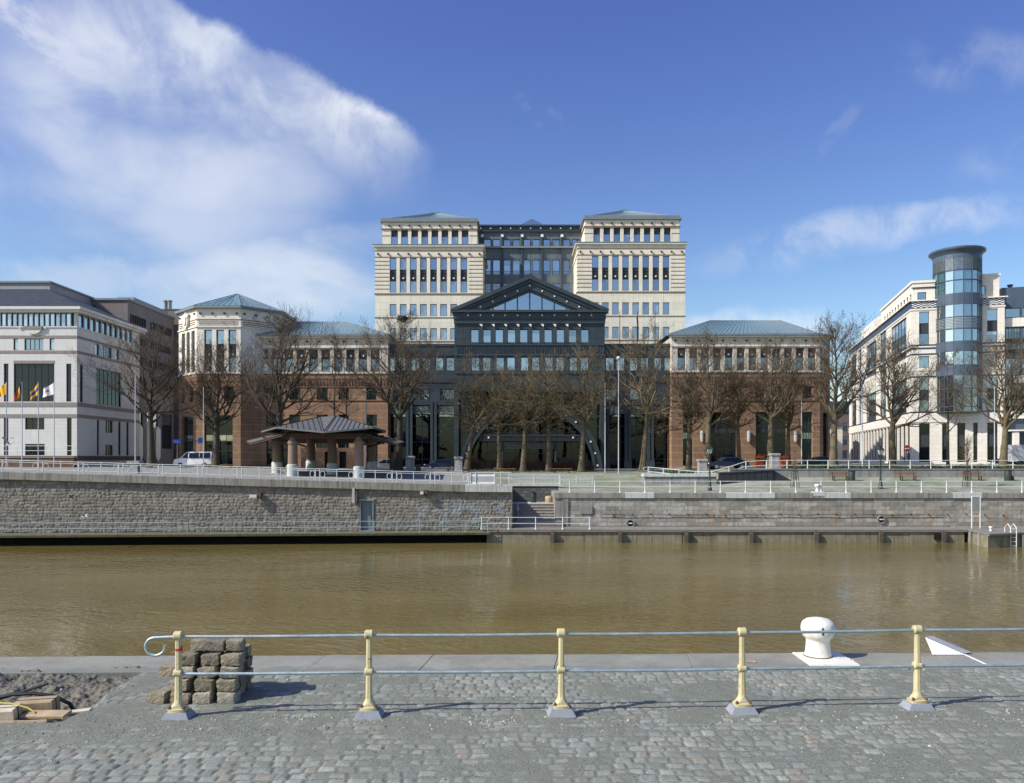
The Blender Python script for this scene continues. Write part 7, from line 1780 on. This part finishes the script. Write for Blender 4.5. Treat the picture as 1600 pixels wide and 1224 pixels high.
for i, (px, py, w_, h_, lb) in enumerate(((277, 690, .45, .22, 'small blue street sign in the alley left of the octagonal corner'), (314, 688.5, .32, .32, 'small dark blue parking sign right of the van'))):
    Y = 92.0; x = XX(px, Y); z = float(terr(x, Y)); zc = ZZ(py, Y); sn = thing('street_sign', lb, 'sign', (x, Y, z)); b = MB(); b.tube([(x, Y, z), (x, Y, zc+h_)], .03, 6); b.build('pole', 'galv_dull', sn); b = MB(); b.box(x-w_, x+w_, Y-.06, Y-.03, zc-h_, zc+h_); b.build('board', 'sign_blue', sn)
# flags before the white office
def flag(label, px, bands, seed, lean):
    Y = 84.0; x = XX(px, Y); z = float(terr(x, Y)); zt = ZZ(597, Y); t = thing('flagpole', label + ' pole', 'flagpole', (x, Y, z), 0, 'flagpoles before the white office', local=True)
    H = zt-z; b = MB(); b.tube([(0, 0, 0), (0, 0, H)], [.06, .035], 8); b.lathe([(.0, H), (.06, H+.05), (.0, H+.12)], 8) if False else None; b.build('pole', 'pole_white', t, smooth='auto')
    f = MB(); r = random.Random(seed); nu, nv = 10, 13; L, Hh = 1.9, 1.25; P = []
    for j in range(nv):                                        # hanging in the wind: the fly end sinks
        row = []
        for i in range(nu):
            u = i/(nu-1); v = j/(nv-1); fold = .16*math.sin(u*9+v*2+seed)*u
            xx = -(u*L*lean + v*.15*u); zz_ = H - .1 - v*Hh*(1-.25*u) - u*L*(1-lean)*.95
            row.append((xx, fold - .03, zz_))
        P.append(row)
    vs = [p for rw in P for p in rw]
    nb = len(bands[1])
    for j in range(nv-1):
        for i in range(nu-1):
            k = int((i/(nu-1))*nb) if bands[0] == 'v' else int((j/(nv-1))*nb) if bands[0] == 'h' else 0
            if bands[0] == 'emblem': k = 1 if (i, j) in ((5, 4), (6, 5), (4, 5)) else 2 if (i, j) in ((5, 6), (4, 6), (6, 7)) else 0
            f.add([vs[j*nu+i], vs[(j+1)*nu+i], vs[(j+1)*nu+i+1], vs[j*nu+i+1]], [(0, 1, 2, 3)], k)
    f.build('flag', bands[1], t, smooth=True)
flag('golden yellow flag on leftmost', 10, ('v', ['flag_yellow']), 1, .55); flag('black yellow and red flag on second', 34.5, ('v', ['flag_black', 'flag_yellow', 'flag_red']), 2, .36)
flag('yellow and blue flag on third', 60, ('h', ['flag_yellow', 'flag_blue', 'flag_yellow']), 3, .42); flag('white flag with small emblem on fourth', 84.5, ('emblem', ['flag_white', 'flag_red', 'flag_blue']), 4, .62)
far_rail('grey metal rail in front of the white office plinth', [(-60, 88), (XX(117, 88), 88)], lambda x, y: ZZ(712, 88), 1.1, 3.4, 'paint_rail_far', pr=.03, rr_=.03, foot=False)
b = MB(); b.box(-62, XX(119, 90), 89.5, 90.2, 1.5, ZZ(715.5, 90)); b.box(-62, XX(119, 90)+.05, 89.42, 90.25, ZZ(715.5, 90), ZZ(714, 90), 1); tag(b.build('garden_wall', ['plinth_brown', 'taupe_band']), 'low brown wall below the white office', 'wall')
b = MB(); x = XX(84, 0)*0; 

# ------------------------------------------------------------------ gulls and pigeon
def bird(label, px, py, Y, m, span, tilt, flap, sz=1.0):
    x, z = XX(px, Y), ZZ(py, Y); t = thing('bird', label, 'bird', (x, Y, z), 0, local=True)
    me = bpy.data.meshes.new('body'); b = MB(); n = 10; prof = [(-.24, .006, .01), (-.2, .03, .01), (-.08, .065, 0), (.03, .07, 0), (.12, .05, .015), (.155, .04, .03), (.19, .045, .04), (.225, .03, .04), (.25, .01, .03), (.285, .004, .025)]
    rings = [[(a, r_*math.cos(2*math.pi*k/n), c + r_*math.sin(2*math.pi*k/n)) for k in range(n)] for a, r_, c in prof]; b.loft(rings)
    b.add([(-.22, -.03, .01), (-.22, .03, .01), (-.36, .07, .01), (-.36, -.07, .01)], [(0, 1, 2, 3)]); o = b.build('bird_body', m, t, smooth=True); o.scale = (sz,)*3; o.rotation_euler = (0, tilt, math.pi)
    for s_ in (-1, 1):
        w_ = MB(); e = span*.5; sec = [(0, .10, -.08, 0), (.35, .12, -.07, flap*.5), (.65, .08, -.07, flap*.6), (1, -.02, -.06, flap*.55)]
        top = []
        for f, a, c, h in sec: top.append([(a, s_*(.05+e*f), .03+h*e), (c, s_*(.05+e*f), .025+h*e)])
        w_.loft([[p[0], p[1], (p[1][0], p[1][1], p[1][2]-.012), (p[0][0], p[0][1], p[0][2]-.014)] for p in top]); q = w_.build('wing', 'gull_grey' if m == 'gull_white' else m, o); 
bird('white gull flying low above the left walkway rail', 133, 808, 60, 'gull_white', 1.1, .1, .6, 1.0); bird('dark pigeon flying before the left quay wall', 111, 777, 61, 'pigeon_dark', .8, -.5, .8, .9); bird('white gull wheeling in front of the white office', 15, 694, 75, 'gull_white', 1.3, .4, 1.3, 1.3)

# ------------------------------------------------------------------ the person on the steps
def person():
    i_step = 5; z = -2.9+2*.227; y = 66.2+1*.44+.2; x = XX(808.5, y)
    P0 = (x, y, z)
    def skin(name, pts, edges, m, parent, root=0, sub=2):
        me = bpy.data.meshes.new(name); me.from_pydata([p[:3] for p in pts], edges, []); o = bpy.data.objects.new(name, me); col.objects.link(o); me.materials.append(MATS[m])
        md = o.modifiers.new('skin', 'SKIN'); md.use_smooth_shade = True; o.modifiers.new('sub', 'SUBSURF').levels = sub; o.modifiers['sub'].render_levels = sub
        me.update()
        for v, p in zip(me.skin_vertices[0].data, pts): v.radius = (p[3], p[4] if len(p) > 4 else p[3]); v.use_root = False
        me.skin_vertices[0].data[root].use_root = True
        if parent: o.parent = parent
        return o
    # standing, looking to the left down at the hands held in front; facing -x
    pts = [(0, 0, .92, .13, .11), (0, 0, 1.10, .125, .105), (.0, 0, 1.32, .14, .12), (-.01, 0, 1.46, .07), (-.03, 0, 1.54, .05), (-.05, 0, 1.63, .085, .075), (-.065, 0, 1.73, .078, .07),
           (0, -.10, .88, .085), (-.01, -.11, .50, .06), (.02, -.12, .09, .045), (-.12, -.13, .035, .036), (0, .10, .88, .085), (.03, .11, .50, .06), (.06, .12, .09, .045), (-.08, .13, .035, .036),
           (0, -.19, 1.40, .06), (.02, -.24, 1.12, .045), (-.19, -.16, 1.06, .034), (-.27, -.11, 1.07, .03), (0, .19, 1.40, .06), (.02, .24, 1.12, .045), (-.19, .14, 1.04, .034), (-.27, .07, 1.05, .03)]
    ed = [(0, 1), (1, 2), (2, 3), (3, 4), (4, 5), (5, 6), (0, 7), (7, 8), (8, 9), (9, 10), (0, 11), (11, 12), (12, 13), (13, 14), (2, 15), (15, 16), (16, 17), (17, 18), (2, 19), (19, 20), (20, 21), (21, 22)]
    for hand, sy in ((18, 1), (22, -1)):
        hp = pts[hand]
        for k, (a, L) in enumerate(((-.35, .06), (-.1, .08), (.12, .085), (.35, .075), (1.0, .055))):
            n0 = len(pts); pts += [(hp[0]-.035, hp[1]+sy*.02*math.sin(a)*2, hp[2]+.015*(2-k)*.7, .0095), (hp[0]-.035-L*.8, hp[1]+sy*.045*math.sin(a)+sy*.015, hp[2]+.012*(2-k)-.02, .0075)]; ed += [(hand, n0), (n0, n0+1)]
    me_root = skin('person', pts, ed, 'skin', None); me_root.location = P0; tag(me_root, 'person in dark blue jacket and trousers standing sideways on the stone steps', 'person')
    jk = [(0, 0, .86, .175, .15), (0, 0, 1.05, .16, .145), (.005, 0, 1.32, .175, .15), (-.005, 0, 1.45, .105, .09), (0, -.19, 1.40, .085), (.025, -.25, 1.12, .07), (-.17, -.175, 1.06, .055), (0, .19, 1.40, .085), (.025, .25, 1.12, .07), (-.17, .155, 1.04, .055)]
    skin('jacket', jk, [(0, 1), (1, 2), (2, 3), (2, 4), (4, 5), (5, 6), (2, 7), (7, 8), (8, 9)], 'jacket', me_root)
    tr = [(0, 0, .92, .14, .13), (0, -.09, .82, .115), (-.01, -.11, .50, .082), (.02, -.12, .12, .065), (0, .09, .82, .115), (.03, .11, .50, .082), (.06, .12, .12, .065)]
    skin('trousers', tr, [(0, 1), (1, 2), (2, 3), (0, 4), (4, 5), (5, 6)], 'trousers', me_root)
    skin('hair', [(-.03, 0, 1.74, .088, .08), (.005, 0, 1.68, .088, .08), (.015, 0, 1.62, .06, .06)], [(0, 1), (1, 2)], 'hair', me_root)
    for yy_, dx_ in ((-.125, 0), (.125, .04)): skin('shoe', [(.05+dx_, yy_, .045, .05, .045), (-.03+dx_, yy_, .05, .052, .045), (-.15+dx_, yy_, .035, .042, .036)], [(0, 1), (1, 2)], 'shoe', me_root)
    fc = MB(); 
    for sy in (-1, 1): fc.box(-.150, -.135, sy*.033-.012, sy*.033+.012, 1.672, 1.684, 0)
    fc.box(-.145, -.13, -.025, .025, 1.588, 1.597, 1); fc.loft([[(-.135, -.014, 1.625), (-.135, .014, 1.625), (-.135, 0, 1.675)], [(-.168, -.008, 1.632), (-.168, .008, 1.632), (-.15, 0, 1.66)]], 2); o = fc.build('face_features', ['hair', 'tail_red', 'skin']); o.parent = me_root
person()
